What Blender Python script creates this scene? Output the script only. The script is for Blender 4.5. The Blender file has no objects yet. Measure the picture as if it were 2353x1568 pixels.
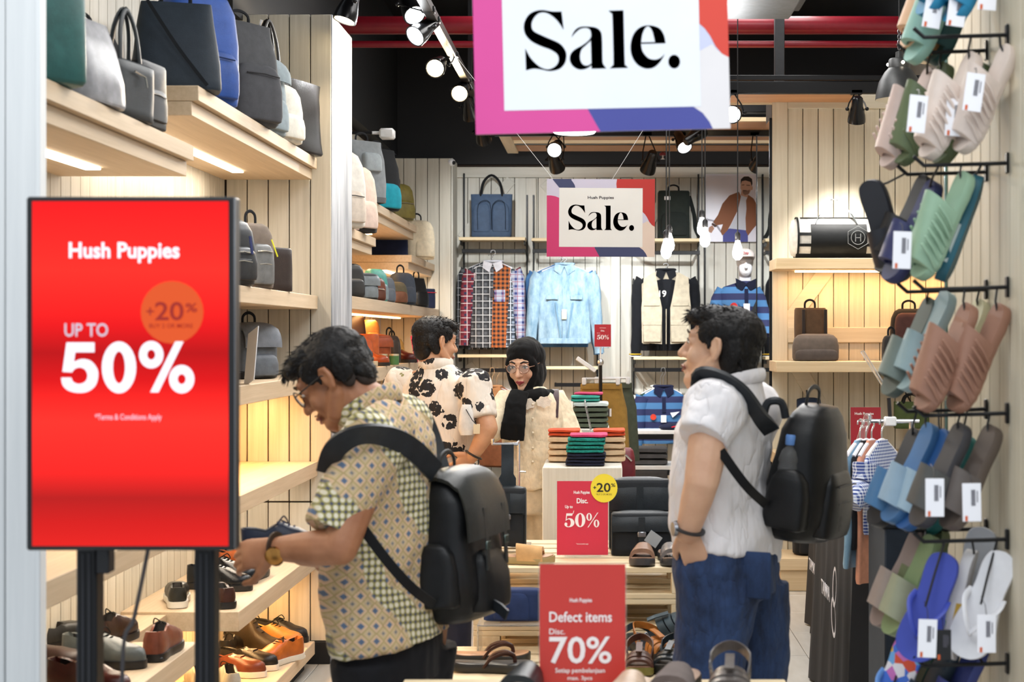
import bpy, bmesh, math, random
from mathutils import Vector, Matrix, Euler, Quaternion, noise
sc = bpy.context.scene
COL = sc.collection
R = math.radians
# ------------------------------------------------------------------ camera
F, CX, HY, EYE = 3595.0, 1385.0, 770.0, 1.60      # focal length and vanishing point in px of 2353x1568, eye height in m
cam_d = bpy.data.cameras.new('camera')
cam = bpy.data.objects.new('camera', cam_d); COL.objects.link(cam)
cam.location = (0, 0, EYE); cam.rotation_euler = (math.pi/2, 0, 0)
cam_d.sensor_width = 36.0; cam_d.lens = 55.0
cam_d.shift_x = (1176.5-CX)/2353.0; cam_d.shift_y = (HY-784.0)/2353.0
cam_d.clip_start = 0.05; cam_d.clip_end = 60
cam_d.dof.use_dof = True; cam_d.dof.focus_distance = 8.0; cam_d.dof.aperture_fstop = 4.8
sc.camera = cam
# ------------------------------------------------------------------ world, exposure
w = bpy.data.worlds.new('mall_ambience'); sc.world = w; w.use_nodes = True
w.node_tree.nodes['Background'].inputs[0].default_value = (0.86, 0.93, 1.0, 1)
w.node_tree.nodes['Background'].inputs[1].default_value = 0.5
vs = sc.view_settings
vs.view_transform = 'Standard'; vs.look = 'None'; vs.exposure = 0.45; vs.gamma = 1.0; vs.use_curve_mapping = False
# ------------------------------------------------------------------ large lights
def area(name, loc, sx, sy, power, col, rot=(0, 0, 0), spread=180):
    d = bpy.data.lights.new(name, 'AREA'); d.shape = 'RECTANGLE'; d.size = sx; d.size_y = sy
    d.energy = power; d.color = col; d.spread = R(spread)
    o = bpy.data.objects.new(name, d); COL.objects.link(o); o.location = loc; o.rotation_euler = rot
    return o
area('mall_ceiling_light', (0.2, 1.4, 4.6), 6.0, 2.2, 105, (0.95, 0.98, 1.0), (R(24), 0, 0))
area('shop_fill_light', (0.35, 5.2, 3.75), 1.5, 1.8, 52, (1.0, 0.985, 0.97))  # unseen area lamps added above the frame as ambient fill for the shop
area('shop_fill_light', (0.45, 7.8, 3.9), 1.5, 2.0, 74, (1.0, 0.985, 0.97))
area('shop_fill_light', (0.4, 10.0, 4.1), 2.0, 1.2, 58, (1.0, 0.99, 0.98))
# ------------------------------------------------------------------ helpers
def at(px, py, Y):                                  # the point of the place that stands at depth Y behind that pixel
    return Vector(((px-CX)*Y/F, Y, EYE-(py-HY)*Y/F))
def lin(h):
    h = h.lstrip('#'); out = []
    for i in (0, 2, 4):
        c = int(h[i:i+2], 16)/255.0
        out.append(c/12.92 if c <= 0.04045 else ((c+0.055)/1.055)**2.4)
    return (out[0], out[1], out[2], 1.0)
class NT:                                           # small node-tree writer
    def __init__(s, name):
        s.m = bpy.data.materials.new(name); s.m.use_nodes = True; s.t = s.m.node_tree; s.n = s.t.nodes
        s.b = s.n['Principled BSDF']; s._obj = None
    def new(s, typ, **kw):
        k = s.n.new(typ)
        for a, v in kw.items(): setattr(k, a, v)
        return k
    def put(s, sock, v):
        if hasattr(v, 'is_linked') or isinstance(v, bpy.types.NodeSocket): s.t.links.new(v, sock)
        else:
            if isinstance(v, str): v = lin(v)
            sock.default_value = v
    def coord(s, kind='Object'):
        if s._obj is None: s._obj = s.new('ShaderNodeTexCoord')
        return s._obj.outputs[kind]
    def xyz(s, v=None):
        k = s.new('ShaderNodeSeparateXYZ'); s.put(k.inputs[0], v if v is not None else s.coord()); return k.outputs
    def vec(s, x, y, z):
        k = s.new('ShaderNodeCombineXYZ')
        for i, a in enumerate((x, y, z)): s.put(k.inputs[i], a)
        return k.outputs[0]
    def math(s, op, a, b=0.0, c=0.0):
        k = s.new('ShaderNodeMath', operation=op)
        for i, a_ in enumerate((a, b, c)): s.put(k.inputs[i], a_)
        return k.outputs[0]
    def scale(s, sc3, v=None, loc=(0, 0, 0), rot=(0, 0, 0)):
        k = s.new('ShaderNodeMapping'); s.put(k.inputs[0], v if v is not None else s.coord())
        k.inputs['Scale'].default_value = sc3; k.inputs['Location'].default_value = loc; k.inputs['Rotation'].default_value = rot
        return k.outputs[0]
    def noise(s, v=None, scale=10, detail=3, rough=.55, out=0):
        k = s.new('ShaderNodeTexNoise'); s.put(k.inputs['Vector'], v if v is not None else s.coord())
        k.inputs['Scale'].default_value = scale; k.inputs['Detail'].default_value = detail; k.inputs['Roughness'].default_value = rough
        return k.outputs[out]
    def voro(s, v=None, scale=10, feature='F1', out=0, rnd=1.0):
        k = s.new('ShaderNodeTexVoronoi', feature=feature); s.put(k.inputs['Vector'], v if v is not None else s.coord())
        k.inputs['Scale'].default_value = scale; k.inputs['Randomness'].default_value = rnd
        return k.outputs[out]
    def mix(s, f, a, b, mode='MIX'):
        k = s.new('ShaderNodeMix', data_type='RGBA', blend_type=mode)
        s.put(k.inputs[0], f); s.put(k.inputs[6], a); s.put(k.inputs[7], b); return k.outputs[2]
    def ramp(s, f, stops, interp='LINEAR'):
        k = s.new('ShaderNodeValToRGB'); s.put(k.inputs[0], f); cr = k.color_ramp; cr.interpolation = interp
        while len(cr.elements) < len(stops): cr.elements.new(0.5)
        for e, (p, c) in zip(cr.elements, stops): e.position = p; e.color = lin(c) if isinstance(c, str) else c
        return k.outputs[0]
    def band(s, x, period, width, off=0.0):         # 1 where fract((x+off)/period) < width/period
        f = s.math('FRACT', s.math('DIVIDE', s.math('ADD', x, off), period))
        return s.math('LESS_THAN', f, width/period)
    def set(s, name, v): s.put(s.b.inputs[name], v)
    def bump(s, h, strength=.3, dist=.01):
        k = s.new('ShaderNodeBump'); k.inputs['Strength'].default_value = strength; k.inputs['Distance'].default_value = dist
        s.put(k.inputs['Height'], h); s.t.links.new(k.outputs[0], s.b.inputs['Normal'])
MATS = {}
def mat(name, col, rough=.6, metal=0.0, var=.10, vscale=25, bump=0.0, bscale=120, coat=0.0, sheen=0.0, spec=.5):
    key = name
    if key in MATS: return MATS[key]
    t = NT(name); c = lin(col)
    if var > 0:
        f = t.noise(scale=vscale, detail=4)
        dk = tuple(max(0, x*(1-var*2)) for x in c[:3])+(1,); lt = tuple(min(1, x*(1+var*1.2)) for x in c[:3])+(1,)
        t.set('Base Color', t.ramp(f, [(.3, dk), (.7, lt)]))
    else: t.set('Base Color', c)
    t.set('Roughness', rough); t.set('Metallic', metal); t.set('Coat Weight', coat); t.set('Sheen Weight', sheen); t.set('Specular IOR Level', spec)
    if bump > 0: t.bump(t.noise(scale=bscale, detail=3), bump, .004)
    MATS[key] = t.m; return t.m
def fabric(col, **k):
    k.setdefault('rough', .85); k.setdefault('bump', .25); k.setdefault('bscale', 420); k.setdefault('var', .08); k.setdefault('sheen', .05); k.setdefault('spec', .25)
    return mat('fabric_'+col.lstrip('#'), col, **k)
def leather(col, **k):
    k.setdefault('rough', .42); k.setdefault('bump', .2); k.setdefault('bscale', 300); k.setdefault('var', .12); k.setdefault('spec', .32)
    return mat('leather_'+col.lstrip('#'), col, **k)
def plastic(col, **k):
    k.setdefault('rough', .45); k.setdefault('var', .03)
    return mat('plastic_'+col.lstrip('#'), col, **k)
def paint(col, **k):
    k.setdefault('rough', .7); k.setdefault('var', .02); k.setdefault('vscale', 4)
    return mat('print_'+col.lstrip('#'), col, **k)
def metal(col, **k):
    k.setdefault('rough', .25); k.setdefault('var', 0); k.setdefault('metal', 1.0)
    return mat('metal_'+col.lstrip('#'), col, **k)
def emit(name, col, strength):
    if name in MATS: return MATS[name]
    t = NT(name); t.set('Base Color', (0, 0, 0, 1)); t.set('Emission Color', col); t.set('Emission Strength', strength)
    MATS[name] = t.m; return t.m
def wood(name, c1, c2, axis, rough=.55, fine=60, stretch=.035, bump=.08):
    if name in MATS: return MATS[name]
    t = NT(name); s3 = [1, 1, 1]; s3[axis] = stretch
    info = t.new('ShaderNodeObjectInfo')
    v = t.new('ShaderNodeVectorMath', operation='ADD'); t.put(v.inputs[0], t.coord())
    t.put(v.inputs[1], t.vec(t.math('MULTIPLY', info.outputs['Random'], 7.3), t.math('MULTIPLY', info.outputs['Random'], 3.1), t.math('MULTIPLY', info.outputs['Random'], 5.7)))
    mv = t.scale(tuple(s3), v.outputs[0])
    g = t.noise(mv, scale=fine, detail=5, rough=.65); g2 = t.noise(mv, scale=fine*.22, detail=2)
    f = t.math('ADD', t.math('MULTIPLY', g, .65), t.math('MULTIPLY', g2, .35))
    base = t.ramp(f, [(.36, c2), (.62, c1)])
    hv = t.math('ADD', .93, t.math('MULTIPLY', info.outputs['Random'], .1))
    t.set('Base Color', t.mix(1.0, base, t.vec(hv, hv, hv), 'MULTIPLY')); t.set('Roughness', rough)
    if bump: t.bump(g, bump, .003)
    MATS[name] = t.m; return t.m

# ------------------------------------------------------------------ mesh writer
class MB:
    def __init__(s): s.v = []; s.f = []; s.mi = []; s.cur = 0
    def add(s, vs, fs):
        o = len(s.v); s.v += [Vector(p) for p in vs]; s.f += [tuple(i+o for i in f) for f in fs]; s.mi += [s.cur]*len(fs); return s
    def box(s, c, size, bev=0.0, rot=None):
        c = Vector(c); h = Vector(size)*.5; rm = rot if rot is not None else Matrix.Identity(3)
        b = min(bev, h.x*.98, h.y*.98, h.z*.98)
        if b <= 0:
            vs = [c+rm@Vector((h.x*a, h.y*d, h.z*e)) for a in (-1, 1) for d in (-1, 1) for e in (-1, 1)]
            return s.add(vs, [(0, 1, 3, 2), (4, 6, 7, 5), (0, 4, 5, 1), (2, 3, 7, 6), (0, 2, 6, 4), (1, 5, 7, 3)])
        vs = []; idx = {}
        for a in (-1, 1):
            for d in (-1, 1):
                for e in (-1, 1):
                    for k in range(3):
                        q = [h.x-b, h.y-b, h.z-b]; q[k] += b
                        idx[a, d, e, k] = len(vs); vs.append(c+rm@Vector((q[0]*a, q[1]*d, q[2]*e)))
        fs = []
        S = (-1, 1)
        for a in S:
            fs.append(tuple(idx[a, d, e, 0] for d, e in ((-1, -1), (1, -1), (1, 1), (-1, 1))))
            fs.append(tuple(idx[d, a, e, 1] for d, e in ((-1, -1), (1, -1), (1, 1), (-1, 1))))
            fs.append(tuple(idx[d, e, a, 2] for d, e in ((-1, -1), (1, -1), (1, 1), (-1, 1))))
            for d in S:
                fs.append((idx[a, d, -1, 0], idx[a, d, 1, 0], idx[a, d, 1, 1], idx[a, d, -1, 1]))
                fs.append((idx[a, -1, d, 0], idx[a, 1, d, 0], idx[a, 1, d, 2], idx[a, -1, d, 2]))
                fs.append((idx[-1, a, d, 1], idx[1, a, d, 1], idx[1, a, d, 2], idx[-1, a, d, 2]))
                for e in S: fs.append((idx[a, d, e, 0], idx[a, d, e, 1], idx[a, d, e, 2]))
        return s.add(vs, fs)
    def loft(s, rings, cap0=True, cap1=True, closed=False):
        n = len(rings[0]); vs = [p for r in rings for p in r]; fs = []
        m = len(rings)
        for i in range(m if closed else m-1):
            j = (i+1) % m
            for k in range(n): fs.append((i*n+k, i*n+(k+1) % n, j*n+(k+1) % n, j*n+k))
        if not closed:
            if cap0: fs.append(tuple(range(n-1, -1, -1)))
            if cap1: fs.append(tuple((m-1)*n+k for k in range(n)))
        return s.add(vs, fs)
    def tube(s, pts, r, n=8, closed=False, ry=None, ref=None, dome=False):
        pts = [Vector(p) for p in pts]; m = len(pts)
        rs = list(r) if isinstance(r, (list, tuple)) else [r]*m
        ys = (list(ry) if isinstance(ry, (list, tuple)) else [ry]*m) if ry is not None else rs
        rings = []; side = None
        if dome and not closed:
            t0 = (pts[0]-pts[1]).normalized(); t1 = (pts[-1]-pts[-2]).normalized(); a, b = min(rs[0], ys[0]), min(rs[-1], ys[-1])
            P0, R0, Y0, P1, R1, Y1 = [], [], [], [], [], []
            for k in (.98, .8, .45):
                q = math.sqrt(1-k*k); P0.append(pts[0]+t0*a*k); R0.append(rs[0]*q); Y0.append(ys[0]*q)
            for k in (.45, .8, .98):
                q = math.sqrt(1-k*k); P1.append(pts[-1]+t1*b*k); R1.append(rs[-1]*q); Y1.append(ys[-1]*q)
            pts = P0+pts+P1; rs = R0+rs+R1; ys = Y0+ys+Y1; m = len(pts)
        for i, p in enumerate(pts):
            if closed: t = (pts[(i+1) % m]-pts[i-1])
            elif i == 0: t = pts[1]-p
            elif i == m-1: t = p-pts[i-1]
            else: t = (pts[i+1]-p).normalized()+(p-pts[i-1]).normalized()
            if t.length < 1e-9: t = Vector((0, 0, 1))
            t.normalize()
            if ref is not None: sd = Vector(ref)-t*t.dot(Vector(ref))
            elif side is None:
                sd = Vector((0, 0, 1)) if abs(t.z) < .9 else Vector((1, 0, 0)); sd = sd-t*t.dot(sd)
            else: sd = side-t*t.dot(side)
            if sd.length < 1e-6: sd = t.orthogonal()
            sd.normalize(); side = sd; up = t.cross(sd)
            rings.append([p+sd*math.cos(2*math.pi*k/n)*rs[i]+up*math.sin(2*math.pi*k/n)*ys[i] for k in range(n)])
        return s.loft(rings, closed=closed)
    def strap(s, pts, wdir, w, t=.003):             # flat band; wdir: width direction (one, or one per point)
        pts = [Vector(p) for p in pts]; m = len(pts); rings = []
        for i, p in enumerate(pts):
            d = Vector(wdir[i] if isinstance(wdir, list) else wdir).normalized()
            tg = (pts[min(i+1, m-1)]-pts[max(i-1, 0)]).normalized(); d = (d-tg*tg.dot(d)).normalized(); nn = tg.cross(d)
            ww = w[i] if isinstance(w, (list, tuple)) else w
            rings.append([p+d*ww*.5+nn*t*.5, p+d*ww*.5-nn*t*.5, p-d*ww*.5-nn*t*.5, p-d*ww*.5+nn*t*.5])
        return s.loft(rings)
    def lathe(s, prof, c=(0, 0, 0), n=20, rot=None):
        c = Vector(c); rm = rot if rot is not None else Matrix.Identity(3)
        rings = [[c+rm@Vector((max(r, 1e-5)*math.cos(2*math.pi*k/n), max(r, 1e-5)*math.sin(2*math.pi*k/n), z)) for k in range(n)] for r, z in prof]
        return s.loft(rings)
    def ell(s, c, r, rot=None, nu=16, nv=10):
        c = Vector(c); rm = rot if rot is not None else Matrix.Identity(3)
        rings = []
        for i in range(nv+1):
            a = math.pi*(.02+.96*i/nv); z = -math.cos(a); q = math.sin(a)
            rings.append([c+rm@Vector((r[0]*q*math.cos(2*math.pi*k/nu), r[1]*q*math.sin(2*math.pi*k/nu), r[2]*z)) for k in range(nu)])
        return s.loft(rings)
    def prism(s, poly, o, ux, uy, t):               # polygon in the plane (ux, uy) at o, thickness t along ux x uy
        o, ux, uy = Vector(o), Vector(ux), Vector(uy); nn = ux.cross(uy).normalized()*t
        n = len(poly); a = [o+ux*p[0]+uy*p[1] for p in poly]; b = [p+nn for p in a]
        return s.add(a+b, [tuple(range(n-1, -1, -1)), tuple(range(n, 2*n))]+[(k, (k+1) % n, n+(k+1) % n, n+k) for k in range(n)])
    def mesh(s, name, sharp=40, flat=False):
        me = bpy.data.meshes.new(name); me.from_pydata([tuple(v) for v in s.v], [], s.f)
        if any(s.mi): me.polygons.foreach_set('material_index', s.mi)
        bm = bmesh.new(); bm.from_mesh(me); bmesh.ops.recalc_face_normals(bm, faces=bm.faces); bm.to_mesh(me); bm.free()
        if not flat:
            me.polygons.foreach_set('use_smooth', [True]*len(me.polygons)); me.set_sharp_from_angle(angle=R(sharp))
        me.update(); return me
    def build(s, name, m, parent=None, sharp=40, label=None, flat=False):
        return obj(name, s.mesh(name, sharp, flat), m, parent, label)
def obj(name, me, m, parent=None, label=None):
    o = bpy.data.objects.new(name, me); COL.objects.link(o)
    if m is not None and not me.materials:
        for x in (m if isinstance(m, (list, tuple)) else [m]): me.materials.append(x)
    if parent is not None: o.parent = parent
    if label: o['label'] = label
    return o
def tag(o, label, cat, group=None, kind=None):
    o['label'] = label; o['category'] = cat
    if group: o['group'] = group
    if kind: o['kind'] = kind
    return o
def thing(name, label, cat, loc=(0, 0, 0), rot=(0, 0, 0), group=None):
    o = bpy.data.objects.new(name, None); COL.objects.link(o); o.empty_display_size = .05
    o.location = loc; o.rotation_euler = rot if not hasattr(rot, 'to_euler') else rot.to_euler()
    return tag(o, label, cat, group)
def struct(o, label=None, cat=None):
    o['kind'] = 'structure'
    if label: o['label'] = label
    if cat: o['category'] = cat
    return o
def sring(cx, cy, z, a, b, e=3.0, n=28, rot=0.0):   # superellipse ring
    out = []
    for k in range(n):
        t = 2*math.pi*k/n; c, s_ = math.cos(t), math.sin(t)
        x = a*math.copysign(abs(c)**(2/e), c); y = b*math.copysign(abs(s_)**(2/e), s_)
        out.append(Vector((cx+x, cy+y, z)))
    return out
def catmull(pts, n=6, closed=False):
    pts = [Vector(p) for p in pts]; m = len(pts); out = []
    for i in range(m if closed else m-1):
        p0 = pts[i-1] if (closed or i > 0) else pts[0]; p1 = pts[i]; p2 = pts[(i+1) % m]
        p3 = pts[(i+2) % m] if (closed or i+2 < m) else pts[-1]
        for k in range(n):
            t = k/n; out.append(.5*((2*p1)+(p2-p0)*t+(2*p0-5*p1+4*p2-p3)*t*t+(3*p1-p0-3*p2+p3)*t**3))
    if not closed: out.append(pts[-1])
    return out
def remesh(mb, voxel, smooth=4, fn=None):           # one continuous surface out of overlapping closed volumes
    me = bpy.data.meshes.new('tmp'); me.from_pydata([tuple(v) for v in mb.v], [], mb.f)
    bm = bmesh.new(); bm.from_mesh(me); bmesh.ops.recalc_face_normals(bm, faces=bm.faces); bm.to_mesh(me); bm.free()
    o = bpy.data.objects.new('tmp', me); COL.objects.link(o)
    r = o.modifiers.new('r', 'REMESH'); r.mode = 'VOXEL'; r.voxel_size = voxel; r.adaptivity = 0
    if smooth:
        q = o.modifiers.new('s', 'SMOOTH'); q.factor = .5; q.iterations = smooth
    dg = bpy.context.evaluated_depsgraph_get(); dg.update()
    out = bpy.data.meshes.new_from_object(o.evaluated_get(dg), depsgraph=dg)
    bpy.data.objects.remove(o); bpy.data.meshes.remove(me)
    if fn:
        out.update(); nn = [v.normal.copy() for v in out.vertices]
        for v, n_ in zip(out.vertices, nn): v.co = fn(v.co.copy(), n_)
    out.polygons.foreach_set('use_smooth', [True]*len(out.polygons)); out.update()
    return out
# ------------------------------------------------------------------ lettering
def text_mesh(txt, size, bold=0.0, align='CENTER', ext=.0006, sx=1.0, space=1.0):
    c = bpy.data.curves.new('t', 'FONT'); c.body = txt; c.size = size; c.align_x = align; c.offset = bold*size; c.extrude = ext
    c.space_character = space; c.resolution_u = 3
    o = bpy.data.objects.new('t', c); COL.objects.link(o)
    dg = bpy.context.evaluated_depsgraph_get(); dg.update()
    me = bpy.data.meshes.new_from_object(o.evaluated_get(dg), depsgraph=dg)
    bpy.data.objects.remove(o); bpy.data.curves.remove(c)
    for v in me.vertices: v.co.x *= sx
    me.materials.clear(); return me
def glyph_curve(polys, ext=.0006):                  # filled outlines with holes
    c = bpy.data.curves.new('g', 'CURVE'); c.dimensions = '2D'; c.fill_mode = 'BOTH'; c.extrude = ext
    for p in polys:
        s = c.splines.new('POLY'); s.points.add(len(p)-1); s.use_cyclic_u = True
        for q, a in zip(s.points, p): q.co = (a[0], a[1], 0, 1)
    o = bpy.data.objects.new('g', c); COL.objects.link(o)
    dg = bpy.context.evaluated_depsgraph_get(); dg.update()
    me = bpy.data.meshes.new_from_object(o.evaluated_get(dg), depsgraph=dg)
    bpy.data.objects.remove(o); bpy.data.curves.remove(c); me.materials.clear(); return me
def outline(spec, n=5):                             # (x, y) smooth or (x, y, 1) corner
    m = len(spec); corners = [i for i, p in enumerate(spec) if len(p) > 2]
    if not corners: return [(v.x, v.y) for v in catmull([(p[0], p[1], 0) for p in spec], n, True)]
    out = []
    for a, i in enumerate(corners):
        j = corners[(a+1) % len(corners)]; seg = [spec[i]]; k = i
        while True:
            k = (k+1) % m; seg.append(spec[k])
            if k == j: break
        pts = catmull([(p[0], p[1], 0) for p in seg], n) if len(seg) > 2 else [Vector((p[0], p[1], 0)) for p in seg]
        out += [(v.x, v.y) for v in pts[:-1]]
    return out
def ellipse(cx, cy, rx, ry, n=28, tilt=0.0):
    ct, st = math.cos(tilt), math.sin(tilt)
    return [(cx+rx*math.cos(2*math.pi*k/n)*ct-ry*math.sin(2*math.pi*k/n)*st, cy+rx*math.cos(2*math.pi*k/n)*st+ry*math.sin(2*math.pi*k/n)*ct) for k in range(n)]
S_ = [(805,568,1),(818,708,1),(770,635),(715,587),(665,570),(620,582),(585,622),(572,668),(590,715),(680,762),(780,810),(822,858),(834,905),(822,962),(785,1003),(735,1019),(690,1020),(640,1008),(580,1000),(522,1012,1),(520,845,1),(560,920),(620,982),(680,1008),(730,998),(765,968),(775,930),(762,892),(715,858),(640,828),(570,790),(527,742),(513,690),(520,640),(552,588),(602,560),(660,553),(735,566)]
A_ = [[(875,768,1),(900,720),(940,691),(1000,688),(1062,697),(1100,727),(1110,785),(1110,950),(1118,985),(1138,1012,1),(1025,1012,1),(1025,985,1),(995,1005),(955,1016),(915,1010),(878,983),(860,940),(868,895),(900,862),(960,830),(1005,797),(1026,768),(1028,740),(1018,710),(988,697),(945,704),(905,735)],
      [(1025,795,1),(985,830),(952,862),(938,910),(945,958),(968,984),(1000,986),(1025,970,1)]]
L_ = [(1165,570,1),(1280,570,1),(1280,955),(1287,990),(1305,1012,1),(1165,1012,1),(1188,990),(1195,955),(1195,625),(1188,592)]
E_ = [[(1597,830,1),(1585,765),(1548,712),(1470,690),(1400,707),(1350,762),(1328,850),(1340,930),(1380,990),(1440,1020),(1500,1014),(1550,974),(1590,912,1),(1555,942),(1510,955),(1460,940),(1420,890),(1408,830,1)],
      [(1410,820,1),(1420,760),(1442,712),(1470,697),(1498,735),(1517,820,1)]]
def sale_mesh(width):                               # the word "Sale." in a fat-face serif, centred, given total width
    polys = [outline(S_)]+[outline(p) for p in A_]+[outline(L_)]+[outline(p) for p in E_]+[ellipse(1660, 973, 45, 52)]
    k = width/(1705-513.0)
    return glyph_curve([[((x-1109)*k, (790-y)*k) for x, y in p] for p in polys])
def fifty_mesh(width):                              # "50%" in a fat-face serif
    five = [(18,100,1),(82,100,1),(88,122,1),(82,116),(70,82,1),(24,82,1),(20,56,1),(45,64),(72,58),(90,36),(84,14),(60,0),(28,-2),(6,8),(2,22),(10,32),(22,30),(28,20),(24,10),(36,3),(50,8),(58,30),(52,50),(38,56),(22,50),(12,42,1)]
    zero = [ellipse(142, 50, 46, 52), ellipse(142, 50, 17, 46)]
    pc = [ellipse(222, 74, 25, 28), ellipse(222, 74, 9, 23), ellipse(288, 25, 25, 28), ellipse(288, 25, 9, 23), [(208,-4),(216,-4),(304,106),(296,106)]]
    k = width/310.0
    return glyph_curve([[((x-157)*k, (y-50)*k) for x, y in p] for p in [outline(five)]+zero+pc])
def place(me, o, ux, uy, off=0.0):                  # put a mesh drawn in xy onto the plane (ux, uy) at o
    o, ux, uy = Vector(o), Vector(ux).normalized(), Vector(uy).normalized(); nn = ux.cross(uy)
    for v in me.vertices: v.co = o+ux*v.co.x+uy*v.co.y+nn*(v.co.z+off)
    return me
def flat_poly(poly, ext=.0004): return glyph_curve([poly], ext)
UX, UZ = Vector((1, 0, 0)), Vector((0, 0, 1))
def lettering(parent, txt, size, x, z, y, m, bold=0.02, align='CENTER', name='lettering', sx=1.0):
    return obj(name, place(text_mesh(txt, size, bold, align, sx=sx), (x, y, z), UX, UZ), m, parent)
# ------------------------------------------------------------------ materials of the shell
W_OAK = wood('pale_oak_vertical', '#c6c0b2', '#b4ad9d', 2)
W_OAKD = wood('pale_oak_depth', '#d6bf9b', '#c6ac84', 1)
W_OAKX = wood('pale_oak_across', '#d6bf9b', '#c6ac84', 0)
W_EDGE = wood('shelf_edge_oak', '#ccb699', '#bba485', 1)
W_WASH = wood('whitewashed_board', '#d8d5ca', '#cac6b9', 2)
W_WASHX = wood('whitewashed_board_across', '#d8d5ca', '#cac6b9', 0)
W_CREAM = wood('cream_oak_board', '#d6cdb8', '#c7bda5', 2)
W_CREAMX = wood('cream_oak_board_across', '#d6cdb8', '#c7bda5', 0)
W_GREY = wood('grey_grained_board', '#b9bcc2', '#6f747c', 2, fine=26, stretch=.08)
W_WHITE = wood('white_painted_board', '#eceeee', '#e0e3e4', 2, bump=.03)
W_PINE = wood('pine_across', '#e4d2b0', '#d3be98', 0, fine=45)
W_PINED = wood('pine_depth', '#e4d2b0', '#d3be98', 1, fine=45)
W_RAFT = wood('ceiling_raft_wood', '#c89468', '#a3734c', 0)
BLACK = mat('black_paint', '#0d0d0f', .7, var=.03)
BLKMET = mat('black_metal', '#141416', .4, .4, var=0)
GROOVE = mat('groove_backing', '#33261c', .9, var=0)
CHROME = metal('#d8d8da'); STEEL = metal('#9a9da3', rough=.35)
WHITEP = plastic('#f0f0f0'); BLKP = plastic('#17171a')
LED = emit('warm_led', (1.0, .60, .27, 1), 14.0)
LEDW = emit('neutral_led', (1.0, .86, .68, 1), 14.0)
# ------------------------------------------------------------------ floor of square tiles
fl = struct(MB().box((.3, 8.3, -.03), (4.6, 10.6, .04)).build('floor', mat('grout', '#8d8a85', .8)))
t = NT('floor_tile'); g = t.noise(t.scale((1, .25, 1)), scale=14, detail=5); info = t.new('ShaderNodeObjectInfo')
t.set('Base Color', t.mix(t.math('MULTIPLY', info.outputs['Random'], .3), t.ramp(g, [(.3, '#b3aea5'), (.7, '#c9c5bd')]), '#aaa69f')); t.set('Roughness', .28); MT = t.m
tm = MB().box((0, 0, 0), (.597, .597, .012), .002).mesh('tile'); tm.materials.append(MT)
for i in range(8):
    for j in range(18):
        o = bpy.data.objects.new('tile', tm); COL.objects.link(o); o.parent = fl; o.location = (-1.7+.6*i+.02, 3.3+.6*j, -.006)
# ------------------------------------------------------------------ planked walls: backing + separate boards
def planks(parent, o, u, n, w, z0, z1, nrm, m, t=.014, gap=.0045, last=None):
    u, nrm = Vector(u), Vector(nrm); h = z1-z0; o = Vector(o)
    along_x = abs(u.x) > .5
    me = MB().box((0, 0, 0), ((w-gap) if along_x else t, t if along_x else (w-gap), h-.002), .0025).mesh('plank'); me.materials.append(m)
    for i in range(n):
        b = bpy.data.objects.new('plank', me); COL.objects.link(b); b.parent = parent
        b.location = o+u*(w*(i+.5))+nrm*(t*.5)+Vector((0, 0, (z0+z1)*.5))
def wall(name, c, size, m): return struct(MB().box(c, size).build(name, m))
# left run of the shop
wl = wall('wall_left', (-1.90, 8.25, 1.75), (.10, 9.5, 3.5), GROOVE)
planks(wl, (-1.85, 3.7, 0), (0, 1, 0), 39, .1, 0, 3.3, (1, 0, 0), W_OAK)
planks(wl, (-1.85, 8.2, 0), (0, 1, 0), 47, .1, 0, 3.1, (1, 0, 0), W_OAK)
wf = wall('wall_front_left', (-1.865, 3.53, 2.0), (1.19, .02, 4.0), GROOVE)
planks(wf, (-2.46, 3.52, 0), (1, 0, 0), 15, .08, 0, 4.0, (0, -1, 0), W_WHITE, gap=.002)
MB().box((-1.266, 3.524, 2.0), (.012, .04, 4.0), .002).build('end_board', W_WHITE, wf)
wd = wall('wall_divider', (-1.60, 7.91, 1.58), (.54, .58, 3.14), GROOVE)
planks(wd, (-1.832, 7.62, 0), (1, 0, 0), 5, .1025, .11, .785, (0, -1, 0), W_OAK)
planks(wd, (-1.832, 7.62, 0), (1, 0, 0), 5, .1025, .79, 3.16, (0, -1, 0), W_OAK)
MB().box((-1.322, 7.91, 1.58), (.012, .60, 3.16), .002).build('side_board', W_GREY, wd)
struct(MB().box((-1.585, 7.61, .055), (.52, .03, .11), .003).build('baseboard_left', BLACK))
we = wall('wall_end_left', (-1.54, 13.05, 1.53), (.58, .24, 3.05), GROOVE)
planks(we, (-1.84, 12.93, 0), (1, 0, 0), 6, .098, 0, 3.06, (0, -1, 0), W_OAK)
MB().box((-1.245, 13.12, 1.53), (.012, .40, 3.06), .002).build('side_board', W_WASH, we)
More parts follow.
